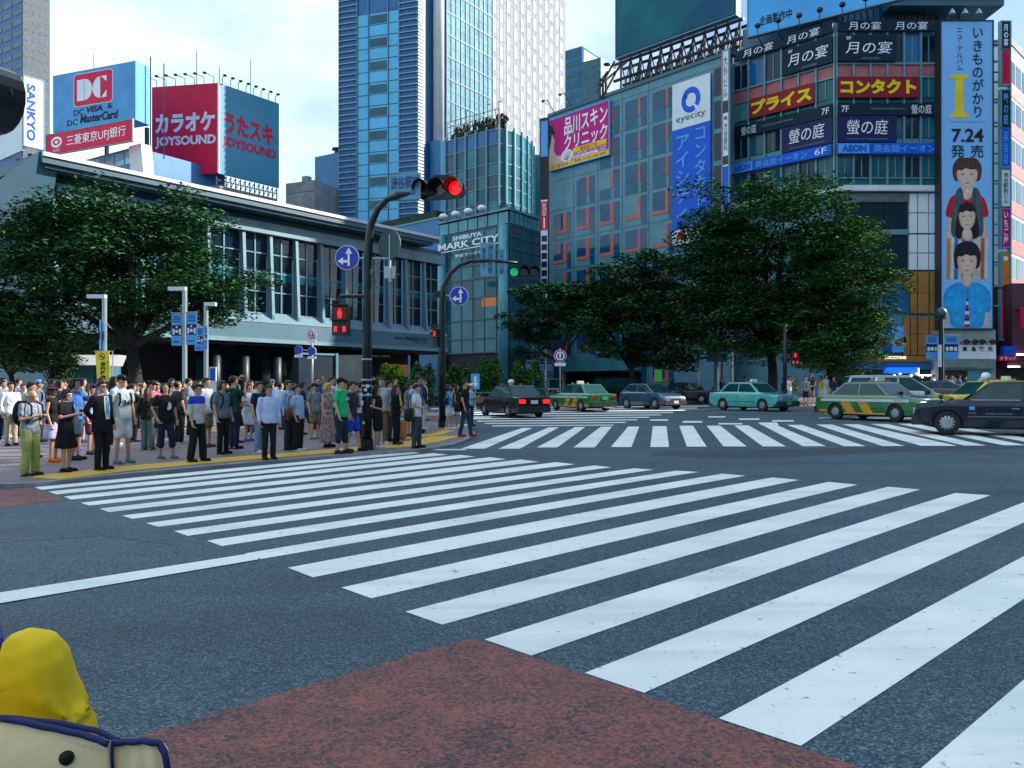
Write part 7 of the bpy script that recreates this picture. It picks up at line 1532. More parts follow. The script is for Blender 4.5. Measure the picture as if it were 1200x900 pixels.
    # hair, shoes
    if hair != 'bald':
        mb = MB(); mb.ell((0, .020, 1.640), .083, .099, .100, 14, 9); mb.ell((0, -.055, 1.690), .06, .05, .035, 10, 6); mb.cap((-.072, .0, 1.63), (-.074, .0, 1.60), .02, .014, 6); mb.cap((.072, .0, 1.63), (.074, .0, 1.60), .02, .014, 6)
        rr = random.Random(len(label)*7+int(h*100))
        for _ in range(10): a = rr.uniform(0, 6.28); b_ = rr.uniform(.1, 1.1); mb.ell((.066*math.cos(a)*math.cos(b_), .02+.082*math.sin(a)*math.cos(b_), 1.65+.082*math.sin(b_)), .028, .03, .024, 6, 5)
        if hair in ('long', 'bob', 'shaggy'):
            zl = {'long': 1.30, 'bob': 1.50, 'shaggy': 1.50}[hair]
            mb.tube([(0, .045, 1.66), (0, .075, 1.55), (0, .085, zl+.05), (0, .085, zl)], [.075, .085, .075, .03], 10)
            for s in (1, -1): mb.tube([(s*.06, -.02, 1.68), (s*.084, -.01, 1.58), (s*.088, .02, max(zl+.02, 1.40)), (s*.08, .03, max(zl, 1.38))], [.025, .03, .03, .012], 6)
        mb.v = [hm @ v for v in mb.v]; finish(remesh(mb, .014, 1)).build('hair', HAIRM[hc], t, smooth=True, world=False)
    if cap:
        style, cm = cap; mb = MB()
        if style == 'cap': mb.ell((0, .012, 1.675), .092, .108, .072, 14, 8); mb.tube([(0, -.08, 1.668), (0, -.165, 1.655)], [.07, .045], 10)
        else:
            mb.ell((0, .012, 1.69), .088, .10, .07, 14, 8); mb.rings([[(q*math.cos(a), .012+q*1.05*math.sin(a), z) for a in [2*math.pi*i/16 for i in range(16)]] for q, z in ((.09, 1.672), (.165, 1.655), (.165, 1.664), (.09, 1.685))])
        if style == 'cap': mb.v = [Vector((v.x, v.y, 1.662+(v.z-1.662)*.25)) if v.y < -.075 else v for v in mb.v]
        mb.v = [hm @ v for v in mb.v]; finish(mb).build('cap' if style == 'cap' else 'hat', CM(cm), t, smooth=True, world=False)
    for s in (1, -1):
        a = J[s]['ank']; mb = MB(); mb.ell((a.x, a.y-.01, .05), .047, .075, .05, 10, 6); mb.ell((a.x+s*.008, a.y-.10, .04), .047, .095, .038, 10, 6); mb.box((a.x-.045, a.y-.18, .0), (a.x+.05, a.y+.06, .022))
        finish(mb).build('shoe', CM(shoes), t, smooth=True, world=False)
    if 'glasses' in extras:
        mb = MB(); mb.box((-.068, -.110, 1.605), (-.008, -.100, 1.633)); mb.box((.008, -.110, 1.605), (.068, -.100, 1.633)); mb.box((-.01, -.109, 1.622), (.01, -.102, 1.628))
        for s in (1, -1): mb.box((s*.072-.004, -.105, 1.622), (s*.072+.004, .01, 1.629))
        mb.v = [hm @ v for v in mb.v]; finish(mb).build('sunglasses', BLK, t, world=False)
    if 'tie' in extras:
        mb = MB(); mb.poly([(-.05, -.112, 1.43), (.05, -.112, 1.43), (.07, -.142, 1.2), (.045, -.152, .98), (-.045, -.152, .98), (-.07, -.142, 1.2)]); finish(mb).build('shirt_front', CM('white'), t, world=False)
        mb = MB(); mb.prism([(-.02, -.122, 1.42), (.02, -.122, 1.42), (.032, -.156, 1.12), (0, -.160, 1.04), (-.032, -.156, 1.12)], (0, -.006, 0)); finish(mb).build('tie', CM('sky'), t, world=False)
    if 'belt' in extras:
        mb = MB(); ering(mb, [(.92, .178*fat, .125*fat, 0), (.955, .178*fat, .125*fat, 0)], 18); finish(mb).build('belt', BLK, t, world=False)
    t['_k'] = k; return t
def put(px, fy, hy, **kw):
    p = G(px, fy, PH); h = max(1.5, min(1.88, (fy-hy)/FPX*p.y)); return p, h
P_ = {}
def hero(key, label, px, fy, hy, rz, **kw):
    p, h = put(px, fy, hy); P_[key] = person('person '+label, p, R(rz+.8*math.degrees(math.atan2(-p.x, p.y))), h, **kw); return P_[key]
hero('bald', 'in khaki green trousers looking down at a phone, leftmost at the kerb', 35, 557.5, 457, 52, sex='m', fat=1.1, arms=('phone', 'phone'), tilt=-24, hair='bald', top=('tee', STRIPE), bottom=('wide', 'lime'), shoes='charcoal', skin=0, extras=('belt',), spread=.03)
hero('hat', 'in dark brimmed hat, black sleeveless top and pale lilac skirt', 62, 541.5, 452, 70, sex='f', hair='bob', hc='brown', top=('sleeveless', 'black'), bottom=('skirt', 'lilac'), shoes='orange', cap=('hat', 'plum'))
hero('tote', 'in short black dress typing on a phone with a white tote', 77, 553, 456, 62, sex='f', arms=('phone', 'phone'), tilt=-14, hair='bob', top=('dress', 'black'), bottom=None, shoes='black', skin=2)
hero('denim', 'in blue T-shirt and denim shorts behind the black dress', 88, 539, 443.5, 66, arms=('face', 'down'), hair='shaggy', top=('tee', 'blue'), bottom=('shorts', 'denim'), shoes='navy')
hero('suit', 'in dark suit, tie and sunglasses', 119, 550.5, 446.5, 50, top=('jacket', 'black'), bottom=('trousers', 'black'), shoes='black', extras=('glasses', 'tie'), fat=1.0, arms=('down', 'back'))
hero('34', 'in cap, grey jersey numbered 34 and white shorts', 143, 543, 440, 40, arms=('down', 'down'), top=('tee', mat('cloth_jersey', (.40, .46, .48), .8, 0, (5, .15), (11, .5, .03))), bottom=('shorts', 'white'), shoes='sleaf', cap=('cap', 'black'), spread=.03)
fn = lambda u, z: Vector((u, -.158-abs(u)*-.15, z)); q = P_['34']; mb = MB(); text_into(mb, '34', fn, -.075, .075, 1.12*q['_k'], 1.24*q['_k'], bold=.03); mb.build('lettering', BLK, q, world=False)
hero('lilac', 'in pale blue top and dark purple shorts behind the dark suit', 107, 532.5, 450, 60, sex='f', arms=('chin', 'down'), hair='bob', top=('tee', 'ltblue'), bottom=('shorts', 'plum'), shoes='brown', cap=('cap', 'navy'))
hero('stride', 'in pale shirt and navy shorts walking in from the left edge', 4, 506.5, 442, 75, step=(.28, -.25), arms=('fwd', 'swing'), top=('shirt', 'pale'), bottom=('shorts', 'navy'), shoes='charcoal')
hero('camera', 'in white shirt raising a camera near the left edge', 22, 500, 444, 100, arms=('face', 'face'), top=('rolled', 'white'), bottom=('trousers', 'navy'))
hero('satchel', 'in patterned pale shirt standing behind the khaki green trousers', 37, 537, 448, 70, top=('tee', STRIPE), bottom=('trousers', 'charcoal'))
hero('bluecap', 'in blue cap and grey blue shirt with a cross strap', 46, 518, 445.5, 80, top=('rolled', 'greyblue'), bottom=('trousers', 'charcoal'), cap=('cap', 'sky'))
hero('brownhair', 'in black top and sage green trousers seen from behind, facing away', 173, 527, 456, 165, sex='f', hair='long', hc='brown', top=('shirt', 'black'), bottom=('wide', 'sleaf'), shoes='charcoal', fat=1.08)
hero('lookup', 'in black printed T-shirt and cropped jeans leaning and looking up', 194, 537, 449, 32, arms=('down', 'pocket'), tilt=22, hair='shaggy', top=('tee', 'black'), bottom=('capri', 'dkdenim'), shoes='greyblue', step=(.14, -.06))
q = P_['lookup']; mb = MB(); mb.prism([(x*q['_k'], -.150, z*q['_k']) for x, z in ((-.05, 1.12), (.0, 1.10), (.06, 1.15), (.045, 1.26), (-.01, 1.29), (-.03, 1.2))], (0, -.006, 0)); mb.build('shirt_print', CM('white'), q, world=False)
hero('band', 'in white top with navy shoulder panel and loose black trousers', 231, 541, 450, 58, arms=('belly', 'down'), top=('rolled', mat('cloth_offwhite', (.50, .49, .47), .8, 0, (5, .15), (11, .5, .03))), split=(1.28, 'royal'), bottom=('wide', 'black'), shoes='black', step=(.06, -.08), turn=10, spread=.03)
hero('khakishorts', 'in pale blue shirt and khaki shorts behind the navy shoulder panel', 242, 524, 443, 60, top=('rolled', 'pale'), bottom=('shorts', 'khaki'), shoes='brown')
hero('greytee', 'in grey T-shirt with backpack straps and black trousers', 261, 532, 446.5, 48, hair='shaggy', top=('tee', 'greyblue'), bottom=('trousers', 'black'), shoes='black')
hero('photo', 'in dark green T-shirt and dark jeans lifting both arms to take a picture', 274, 526, 441, 120, arms=('up', 'face'), top=('tee', 'dkgreen'), bottom=('trousers', 'dkdenim'), shoes='navy')
hero('whitedress', 'in short white dress and blue shoes between two darker figures', 291, 517, 450, 45, sex='f', hair='bob', top=('dress', 'white'), bottom=None, shoes='blue', skin=2, arms=('down', 'belly'))
hero('navyshirt', 'in navy shirt and bright jeans with white shoes', 304, 531, 447.5, 55, top=('tee', 'navy'), bottom=('trousers', mat('cloth_jeans_print', (.06, .16, .34), .8, 0, (16, .3, (.2, .3, .42)), (11, .5, .03))), shoes='white')
hero('office', 'in white long sleeved shirt, belt and black trousers, alone at the kerb line', 315, 538.5, 451.5, 25, fat=1.0, top=('shirt', mat('cloth_pale_shirt', (.42, .50, .72), .8, 0, (5, .12), (11, .5, .03))), bottom=('trousers', 'black'), shoes='black', skin=1, extras=('belt',), turn=12)
hero('bluework', 'in light blue shirt with sleeves down, tall, beside the brown shoulder bag', 338, 527, 446, 62, top=('shirt', 'ltblue'), bottom=('trousers', 'charcoal'), shoes='black')
hero('brownbag', 'stout, in blue T-shirt and black trousers with a brown shoulder bag', 349, 528.5, 451.5, 66, fat=1.25, top=('tee', 'ltblue'), bottom=('wide', 'black'), shoes='white', tilt=12, hair='short')
hero('bluebag', 'in navy top and shorts half hidden under the umbrella', 364, 513, 453, 70, sex='f', top=('tee', 'navy'), bottom=('shorts', 'navy'), shoes='pale', arms=('fwd', 'down'))
hero('blond', 'in long patterned maroon dress with hand at the mouth', 384, 524, 449, 62, sex='f', arms=('chin', 'down'), hair='bob', hc='blond', top=('longdress', FLORAL), bottom=None, shoes='black', skin=2)
hero('green', 'in bright green T-shirt, black cap and cropped dark jeans', 400, 531.5, 443.5, 68, arms=('down', 'down'), top=('tee', 'green'), bottom=('capri', 'dkdenim'), shoes='navy', cap=('cap', 'black'), hair='short', step=(.05, -.06))
q = P_['green']; mb = MB(); text_into(mb, 'STATE', lambda u, z: Vector((u, -.155+abs(u)*.1, z)), -.10, .10, 1.22*q['_k'], 1.29*q['_k'], bold=.03); mb.build('lettering', CM('white'), q, world=False)
hero('royalshorts', 'in dark top and royal blue shorts stepping out behind the green T-shirt', 412, 529, 447, 75, step=(.18, -.1), top=('tee', 'charcoal'), bottom=('shorts', 'royal'), shoes='black')
hero('white2', 'in white shirt, tall, behind the patterned maroon dress', 389, 512, 441.5, 72, top=('shirt', 'white'), bottom=('trousers', 'charcoal'))
hero('backpacker', 'in white T-shirt with maroon daypack behind the black pole', 424, 519, 448, 110, arms=('face', 'down'), top=('tee', 'pale'), bottom=('trousers', 'navy'), shoes='white')
hero('vest', 'in black vest and shorts over a grey T-shirt right of the black pole', 442, 526, 455, 70, sex='f', hair='long', arms=('belly', 'belly'), top=('sleeveless', 'black'), bottom=('shorts', 'black'), shoes='pale')
hero('tallgrey', 'tall, in grey shirt, with face above the black vest', 447, 521, 442.5, 30, top=('rolled', 'pale'), bottom=('trousers', 'khaki'), shoes='white', turn=-10)
hero('phoneup', 'in pale blue shirt holding a phone overhead right of the black pole', 456, 517, 446.5, 85, arms=('up', 'up'), top=('rolled', 'ltblue'), bottom=('trousers', 'charcoal'))
hero('yellowtop', 'in yellow top under a long black cardigan and black trousers', 464, 521, 451, 72, sex='f', hair='long', hc='brown', arms=('down', 'belly'), top=('shirt', 'black'), bottom=('trousers', 'black'), shoes='brown')
q = P_['yellowtop']; mb = MB(); mb.prism([(x*q['_k'], y*q['_k'], z*q['_k']) for x, y, z in ((-.05, -.115, 1.40), (.05, -.115, 1.40), (.075, -.150, 1.2), (.07, -.148, 1.0), (-.05, -.150, 1.0), (-.07, -.150, 1.2))], (0, -.006, 0)); mb.build('blouse_front', CM('yellow'), q, world=False)
hero('greydress', 'in grey blue dress and brown shoes looking down, near the orange suitcase', 478, 511.5, 449, 80, sex='f', tilt=-10, arms=('phone', 'belly'), hair='bob', top=('dress', 'greyblue'), bottom=None, shoes='brown', skin=2)
hero('ltshirt', 'in light blue shirt behind the white shirted figure with black bag', 486, 513, 446, 60, top=('shirt', 'ltblue'), bottom=('trousers', 'navy'))
hero('blackbag', 'in white short sleeved shirt and dark grey trousers, big black bag on the shoulder', 488, 525, 450, 78, arms=('belly', 'belly'), top=('tee', 'white'), bottom=('trousers', mat('cloth_slate', (.03, .05, .065), .8, 0, (5, .15), (11, .5, .03))), shoes='black', tilt=-6, step=(.05, -.05))
hero('tallback', 'tall, in charcoal shirt, highest head behind the white short sleeved shirt', 490, 506, 439.5, 60, top=('rolled', 'charcoal'), bottom=('trousers', 'black'))
hero('sidebag', 'in blue top and white shorts carrying a navy bag beside the farther pole', 526, 503, 452.5, 80, sex='f', arms=('strap', 'chin'), hair='long', top=('tee', 'sky'), bottom=('shorts', 'white'), shoes='white', step=(.1, -.1))
hero('bareleg', 'in black top and beige shorts at the tip of the kerb', 535, 502.5, 451, 78, sex='f', hair='long', top=('sleeveless', 'black'), bottom=('shorts', 'beige'), shoes='white')
hero('jeans', 'in black T-shirt and blue jeans with shoulder bag, stepping off the kerb', 545, 511.5, 445.5, 76, arms=('down', 'down'), hair='short', top=('tee', 'black'), bottom=('trousers', 'denim'), shoes='red', step=(.16, -.14))
hero('basket', 'in white cap and pale blue shirt carrying a straw basket', 552, 499.5, 450, 80, arms=('fwd', 'phone'), top=('rolled', 'ltblue'), bottom=('trousers', 'navy'), shoes='navy', cap=('cap', 'white'))
# things carried
def prop(name, label, who, off, cat, group=None):
    o = P_[who]; k = o['_k']; m = Matrix.Rotation(o.rotation_euler.z, 3, 'Z'); p = Vector(o.location)+m @ (Vector(off)*k); t = thing(name, label, cat, p, group, o.rotation_euler.z); return t, k
def backpack(who, col, label):
    t, k = prop('backpack', label, who, (0, .21, 1.02), 'backpack', 'backpacks worn in the crowd'); mb = MB(); mb.ell((0, 0, .2), .16, .10, .24, 12, 8); mb.ell((0, .07, .12), .11, .05, .12, 10, 6); mb.build('bag_body', cloth('bag_'+col, CC[col], .7), t, smooth=True, world=False)
    for s in (1, -1): mb = MB(); mb.tube([(s*.10, -.06, .38), (s*.11, -.2, .41), (s*.12, -.33, .34), (s*.125, -.345, .2), (s*.13, -.24, .02), (s*.12, -.06, .02)], .018, 6); mb.build('strap', BLK, t, world=False)
backpack('bald', 'black', 'black backpack on the figure in khaki green trousers'); backpack('34', 'navy', 'navy backpack on the figure in the numbered jersey'); backpack('greytee', 'charcoal', 'charcoal backpack on the figure in grey T-shirt'); backpack('photo', 'black', 'black backpack on the figure lifting both arms'); backpack('backpacker', 'plum', 'maroon daypack behind the near black pole'); backpack('bluecap', 'grey', 'grey backpack on the figure in blue cap')
def soft_bag(name, label, who, off, sx, sy, sz, m, cat='bag', strap=True, top=None):
    t, k = prop(name, label, who, off, cat); mb = MB(); mb.rings([[(q*sx*(abs(math.cos(a))**.7)*(1 if math.cos(a) > 0 else -1), q*sy*(abs(math.sin(a))**.7)*(1 if math.sin(a) > 0 else -1), z*sz) for a in [2*math.pi*i/16 for i in range(16)]] for q, z in ((.85, 0), (1, .08), (1.04, .5), (.95, .9), (.7, 1))]); mb.build('bag_body', m, t, smooth=True, world=False)
    if strap:
        h = strap if not isinstance(strap, bool) else .5; mb = MB(); mb.tube([(-sx*.6, 0, sz*.95), (-sx*.35, -.0, sz+h*.8), (0, 0, sz+h), (sx*.35, 0, sz+h*.8), (sx*.6, 0, sz*.95)], .013, 6); mb.build('strap', top or m, t, world=False)
    return t
soft_bag('tote_bag', 'white tote bag with grey speckled print hanging from the black dress', 'tote', (.24, .02, .77), .17, .07, .34, mat('cloth_tote', (.50, .54, .56), .8, 0, (16, .3, (.18, .26, .32))), 'tote bag', .28)
soft_bag('shoulder_bag', 'brown leather shoulder bag against the stout blue T-shirt', 'brownbag', (-.26, .08, .86), .20, .08, .27, mat('leather_brown', (.07, .035, .025), .5, 0, (5, .2)), 'shoulder bag', .26)
soft_bag('shoulder_bag', 'big black shoulder bag on the white short sleeved shirt', 'blackbag', (-.26, .12, .74), .22, .10, .30, BLK, 'shoulder bag', .34)
soft_bag('shoulder_bag', 'black messenger bag on the figure in blue jeans', 'jeans', (-.24, .16, .76), .18, .09, .30, BLK, 'shoulder bag', .34)
soft_bag('shoulder_bag', 'navy shoulder bag beside the farther pole', 'sidebag', (-.25, .06, .96), .20, .08, .22, CM('navy'), 'shoulder bag', .22)
soft_bag('handbag', 'pink handbag by the sage green trousers', 'brownhair', (-.30, -.05, .74), .11, .06, .20, CM('pink'), 'handbag', .16)
soft_bag('handbag', 'bright blue bag beside the brown shoulder bag', 'bluebag', (.26, .0, .70), .12, .06, .36, CM('sky'), 'bag', .2)
soft_bag('coat_over_arm', 'black jacket and case hanging at the side of the dark suit', 'suit', (.25, .10, .46), .10, .07, .42, BLK, 'jacket', False)
t, k = prop('straw_basket', 'woven straw basket held by the figure in white cap', 'basket', (.0, -.36, .95), 'basket'); mb = MB(); mb.rings([[(q*math.cos(a), q*.8*math.sin(a), z) for a in [2*math.pi*i/14 for i in range(14)]] for q, z in ((.12, 0), (.17, .10), (.19, .20), (.17, .20), (.15, .10))]); mb.build('basket_body', mat('straw', (.40, .25, .10), .8, 0, (40, .35)), t, world=False); mb = MB(); mb.tube([(-.17, 0, .19), (-.1, 0, .30), (.1, 0, .30), (.17, 0, .19)], .012, 6); mb.build('handle', MATS['straw'], t, world=False)
p = G(470.5, 515.5, PH); t = thing('suitcase', 'upright orange suitcase between the black cardigan and grey blue dress', 'suitcase', p, None, R(70)); sm = mat('suitcase_orange', (.50, .16, .03), .45, 0, (3, .2)); mb = MB(); mb.box((-.14, -.10, .05), (.14, .10, .52)); o = mb.build('shell', sm, t, world=False); bv = o.modifiers.new('b', 'BEVEL'); bv.width = .03; bv.segments = 3
mb = MB(); mb.tube([(-.08, 0, .52), (-.08, 0, .66), (.08, 0, .66), (.08, 0, .52)], .012, 6); mb.build('handle', CHROME, t, world=False)
for x in (-.1, .1): mb = MB(); mb.disc((x, 0, .03), (1, 0, 0), .03, .025, 10); mb.build('wheel', BLK, t, world=False)
mb = MB(); mb.ell((0, 0, .56), .08, .07, .04, 8, 5); mb.build('wrapped_bag', CM('white'), t, smooth=True, world=False)
p = W(376, 456, 24); t = thing('umbrella', 'dark navy umbrella open above the crowd beside the blond hair', 'umbrella', p); mb = MB(); n = 8
for a0 in range(n):
    for j in range(4):
        q = lambda a, f: Vector((.36*math.sin(f*1.25)/math.sin(1.25)*math.cos(a), .36*math.sin(f*1.25)/math.sin(1.25)*math.sin(a), .19*math.cos(f*1.25)-.02))
        A, B2 = 2*math.pi*a0/n, 2*math.pi*(a0+1)/n; mb.poly([q(A, j/4), q(A, (j+1)/4), q(B2, (j+1)/4), q(B2, j/4)])
mb.build('canopy', CM('navy'), t, world=False); mb = MB(); mb.tube([(0, 0, .22), (0, 0, -.55)], .012, 6); mb.tube([(0, 0, -.55), (0, 0, -.66)], .02, 8); mb.build('handle', BLK, t, world=False)
for who, off in (('bald', (.0, -.33, 1.22)), ('tote', (0, -.33, 1.22)), ('phoneup', (0, -.25, 1.72)), ('photo', (.05, -.27, 1.66)), ('camera', (0, -.31, 1.58)), ('greydress', (.02, -.33, 1.22))):
    t, k = prop('phone', 'small dark phone held by the figure '+{'bald': 'in khaki green trousers', 'tote': 'in short black dress', 'phoneup': 'in pale blue shirt beside the black pole', 'photo': 'in dark green T-shirt', 'camera': 'in white shirt at left', 'greydress': 'in grey blue dress'}[who], who, off, 'phone'); mb = MB(); mb.box((-.035, -.006, -.05), (.035, .006, .075)); mb.build('phone_body', BLK, t, world=False)
# the rows behind: copies of the front row in other clothes
rb = random.Random(21)
src = ['denim', '34', 'khakishorts', 'bluework', 'photo', 'ltshirt', 'whitedress', 'brownbag', 'vest', 'tallgrey', 'greydress', 'camera', 'navyshirt', 'bluecap', 'satchel', 'lilac', 'royalshorts', 'sidebag']
words = {'white': 'white', 'pale': 'pale grey', 'ltblue': 'light blue', 'blue': 'blue', 'navy': 'navy', 'black': 'black', 'charcoal': 'charcoal', 'grey': 'grey', 'greyblue': 'slate blue', 'teal': 'turquoise', 'yellow': 'yellow', 'pink': 'pink', 'lilac': 'lilac', 'beige': 'beige', 'brown': 'brown', 'olive': 'olive', 'red': 'red', 'sky': 'sky blue', 'dkgreen': 'dark green', 'khaki': 'khaki', 'denim': 'denim'}
def recolour(c, tcol, bcol):
    for ch in c.children:
        for nm, col in (('tshirt', tcol), ('shirt', tcol), ('dress', tcol), ('top', tcol), ('jacket', tcol), ('trousers', bcol), ('cropped_trousers', bcol), ('shorts', bcol), ('skirt', bcol)):
            if ch.name.split('.')[0] == nm and col: ch.material_slots[0].link = 'OBJECT'; ch.material_slots[0].material = CM(col)
def garment(o):
    n = [c.name.split('.')[0] for c in o.children]; up = next((x for x in n if x in ('tshirt', 'shirt', 'dress', 'top', 'jacket')), 'top'); lo = next((x for x in n if x in ('trousers', 'cropped_trousers', 'shorts', 'skirt')), None); return up.replace('tshirt', 'T-shirt'), lo and lo.replace('_', ' ')
anchors = [(0, 'behind the khaki green trousers'), (50, 'behind the brimmed hat'), (85, 'behind the blue T-shirt'), (110, 'behind the dark suit'), (135, 'behind the numbered jersey'), (160, 'behind the sage green trousers'), (185, 'behind the printed black T-shirt'), (215, 'behind the navy shoulder panel'), (250, 'behind the grey T-shirt'), (280, 'behind the short white dress'), (305, 'behind the belted white shirt'), (330, 'behind the tall light blue shirt'), (355, 'behind the umbrella'), (380, 'behind the long maroon dress'), (396, 'behind the green T-shirt'), (418, 'behind the near black pole'), (440, 'behind the black vest'), (458, 'behind the black cardigan'), (475, 'behind the orange suitcase')]
used_labels = set(); tops = ['white', 'white', 'pale', 'ltblue', 'navy', 'black', 'black', 'charcoal', 'grey', 'greyblue', 'teal', 'yellow', 'pink', 'lilac', 'beige', 'white', 'black', 'navy', 'olive', 'pale', 'blue', 'charcoal', 'dkgreen', 'navy', 'black', 'charcoal']; bots = ['black', 'navy', 'charcoal', 'denim', 'khaki', 'beige', 'white', 'grey', 'black', 'navy']
def fill(px, Y, rz, where, group, lift, hh=None, force=None):
    o = P_[force or rb.choice(src)]; g1, g2 = garment(o)
    for _ in range(60):
        tc_, bc_ = rb.choice(tops), rb.choice(bots); lab = 'person in %s %s%s %s' % (words[tc_], g1, ' and %s %s' % (words[bc_], g2) if g2 else '', where)
        if lab not in used_labels: break
    used_labels.add(lab); c = o.copy(); COL.objects.link(c)
    for ch in o.children:
        if ch.name.split('.')[0] in ('lettering', 'shirt_print', 'blouse_front', 'belt'): continue
        d = ch.copy(); COL.objects.link(d); d.parent = c
    s = (hh or rb.uniform(1.56, 1.80))/(o['_k']*1.72); c.scale = (s, s, s); c.location = GY(px, Y, lift); c.rotation_euler = (0, 0, R(rz)+.8*math.atan2(-c.location.x, c.location.y)); c['label'] = lab; c['group'] = group; recolour(c, tc_, bc_); return c
spots = []
tries = 0
while len(spots) < 62 and tries < 4000:
    tries += 1; px = rb.uniform(-8, 500); y0 = 15.8+px*.0135; Y = rb.uniform(y0+1.2, y0+13); x = (px-600)/FPX*Y
    if any((x-a)**2+(Y-b)**2 < .42 for a, b in spots) or any((x-o.location.x)**2+(Y-o.location.y)**2 < .36 for o in P_.values()): continue
    if abs(px-430) < 9 or abs(px-131) < 3: continue
    spots.append((x, Y)); w_ = [a for p_, a in anchors if p_ <= max(px, 0)][-1]
    fill(px, Y, rb.choice((60, 75, 45, 90, 30, 100, 120)), w_, 'people waiting at the crossing', PH)
for i, (px, Y, where, rz) in enumerate(((925, 47, 'below the red pedestrian light', 60), (931, 48.5, 'beyond the turquoise taxi bonnet', 20), (944, 45.5, 'left of a pair by the green taxi', 10), (950.5, 45.8, 'right of a pair by the green taxi', -10), (968, 50, 'behind the rear of the nearer green taxi', 40), (977, 49, 'just left of the silver minivan', 15), (918, 49, 'near the dark signal post', 80), (1108, 52, 'outside the pale shop doorway, leftmost', 20), (1116, 54, 'outside the pale shop doorway, second', -30), (1124, 53, 'outside the pale shop doorway, third', 50), (1132, 55, 'by the pale shop window', 10), (1094, 53, 'beside the round headed lamp post', 70), (1063, 54, 'under the bright blue awning', 0), (1150, 54, 'below the sign mast', 40), (962, 51, 'under the right tree', -40), (845, 57, 'by the twin banners under the big tree', 60), (873, 58, 'behind the turquoise taxi roof', 90), (790, 58, 'under the low drooping tree', 80))):
    fill(px, Y, rz, where, 'people on the far pavement', .12)
# ---- the yellow shoulder and canvas bag at the lower left corner
gp = Vector((-.878, 1.17, gz(-.8, 1.1)-.012))
P_['yellow'] = person('person in yellow T-shirt, only a shoulder and sleeve showing at the lower left corner', gp, R(12), 1.475, sex='m', fat=1.12, arms=('down', 'down'), hair='short', turn=25, tilt=-12, top=('tee', mat('cloth_bright_yellow', (.98, .64, .0), .75, 0, (4, .06), (5, .55, .03))), bottom=('trousers', 'navy'), shoes='white', vox=.008, group='people near the camera')
ts = next(c for c in P_['yellow'].children if c.name.startswith('tshirt')); mw = Matrix.Translation(gp) @ Matrix.Rotation(R(12), 4, 'Z'); mi = mw.inverted(); A_ = W(48, 872, 1.12); A2_ = W(100, 860, 1.12)
nrm = [v.normal.copy() for v in ts.data.vertices]
for v in ts.data.vertices:      # creases running up from the bent elbow and the armpit
    p = mw @ v.co; q = 0
    for cc, n_, ph, sc in ((A_, 5.2, .4, .085), (A2_, 4.0, 1.9, .06)):
        dx, dz = p.x-cc.x, p.z-cc.z; r_ = math.hypot(dx, dz); th = math.atan2(dz, dx)+r_*2.5; w_ = math.exp(-((r_-.035)/sc)**2); q += (1 if cc is A_ else .45)*w_*(1-abs(math.sin(th*n_*.5+ph))*1.8)
    if abs(p.x-A_.x) < .3 and p.z < A_.z+.2: v.co += nrm[v.index]*(q*.007)
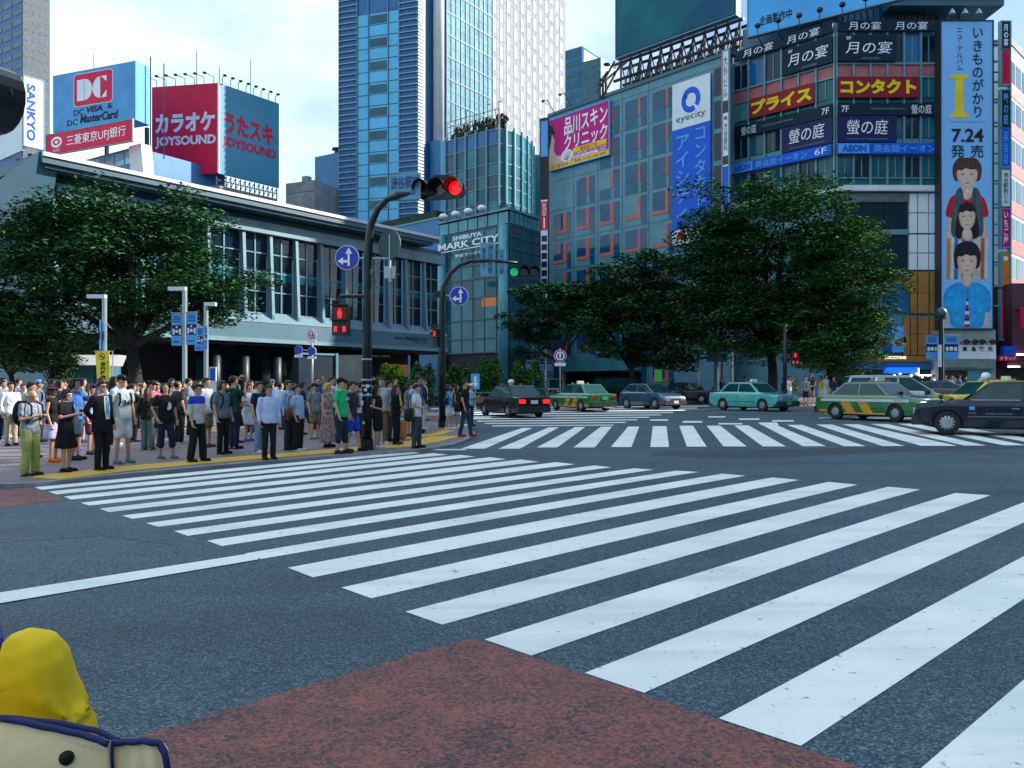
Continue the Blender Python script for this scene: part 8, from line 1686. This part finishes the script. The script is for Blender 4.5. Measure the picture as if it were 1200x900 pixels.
# canvas bag with navy piping, held up in front of the yellow sleeve
BY = .985; canvas = mat('canvas_cream', (.92, .68, .38), .85, 0, (6, .12), (60, .35, .004)); nvt = mat('piping_navy', (.005, .013, .11), .7, 0, (30, .2))
bag = thing('canvas_bag', 'cream canvas bag with navy trim and black snap in front of the yellow sleeve', 'bag', W(40, 960, BY))
edge = [(-190, 832), (-90, 834), (-30, 837), (0, 839), (30, 843), (60, 850), (90, 858), (115, 865), (128, 871)]
def bagface(edge, y0, ybot, nm, bulge, th):
    N_ = 56; seg = []
    xs_ = [q[0] for q in edge]
    for i in range(N_):
        x = xs_[0]+(xs_[-1]-xs_[0])*i/(N_-1); k = max(j for j in range(len(edge)-1) if edge[j][0] <= x+1e-6); a, c = edge[k], edge[k+1]; f = (x-a[0])/(c[0]-a[0]); f = f*f*(3-2*f)*.5+f*.5; seg.append((x, a[1]+(c[1]-a[1])*f))
    mb = MB(); rows_ = 22; g = []
    for j in range(rows_):
        f = j/(rows_-1); row = []
        for i, (x, y) in enumerate(seg):
            e = i/(N_-1); p = W(x+f*8*e**6, y+(ybot-y)*f, y0); p.y -= bulge*math.sin(math.pi*min(1, f*.9+.06))*math.sin(math.pi*min(1, e*.85+.15)); p.y += .0025*math.sin(e*9+f*2)*f+.0012*math.sin(e*23-f*4); row.append(p)
        g.append(row)
    for j in range(rows_-1):
        for i in range(N_-1): mb.poly([g[j+1][i], g[j+1][i+1], g[j][i+1], g[j][i]])
    o = mb.build(nm, canvas, bag, smooth=True, weld=True); sm_ = o.modifiers.new('t', 'SOLIDIFY'); sm_.thickness = th; sm_.offset = -1; return g
g = bagface(edge, BY, 975, 'front_panel', .03, .006)
edge2 = [(128, 870), (150, 868), (172, 867), (186, 870), (194, 880)]; g2 = bagface(edge2, BY+.01, 975, 'side_gusset', .008, .006)
edge3 = [(-190, 836), (0, 842), (60, 846), (110, 856), (140, 868)]; g3 = bagface(edge3, BY+.11, 975, 'back_panel', -.01, .005)
mb = MB(); mb.tube([p+Vector((0, -.002, 0)) for p in g[0]], .0042, 8); mb.build('piping', nvt, bag, smooth=True)
mb = MB(); mb.tube([p+Vector((0, -.002, 0)) for p in g2[0]]+[W(196, 898, BY+.008), W(198, 960, BY+.008)], .0042, 8); mb.build('piping', nvt, bag, smooth=True)
mb = MB(); mb.tube([p for p in g3[0]], .0042, 8); mb.build('piping', nvt, bag, smooth=True)
mb = MB(); L1 = [p+Vector((0, -.003, -.0115)) for p in g[0][::3]]
for a, c in zip(L1[:-1], L1[1:]):
    n_ = max(2, int((c-a).length/.0075))
    for i in range(n_): mb.tube([a.lerp(c, (i+.15)/n_), a.lerp(c, (i+.7)/n_)], .0008, 4)
tag(mb.build('stitching', CM('white'), bag), kind='stuff')
mb = MB(); c = min((q for r_ in g for q in r_), key=lambda q: (q-W(77, 886, q.y)).length); mb.tube([c+Vector((0, .004, 0)), c+Vector((0, -.003, 0)), c+Vector((0, -.006, 0))], [.0085, .0085, .006], 16); mb.build('snap_button', BLK, bag, smooth=True)
mb = MB(); mb.tube([W(132, 868, BY-.006), W(131, 884, BY-.006), W(136, 975, BY-.006)], .0022, 6); mb.build('fold_seam', nvt, bag)
mb = MB(); pts = [W(x, y, yy) for x, y, yy in ((-36, 838, 1.0), (-28, 800, .985), (-17, 770, .985), (-11, 748, 1.0), (-14, 732, 1.06), (-24, 722, 1.14))]
rs = []
for p in pts: rs.append([p+Vector((-.013, 0, 0)), p+Vector((.013, .002, 0)), p+Vector((.013, .006, 0)), p+Vector((-.013, .004, 0))])
mb.rings(rs); mb.build('shoulder_strap', nvt, bag)
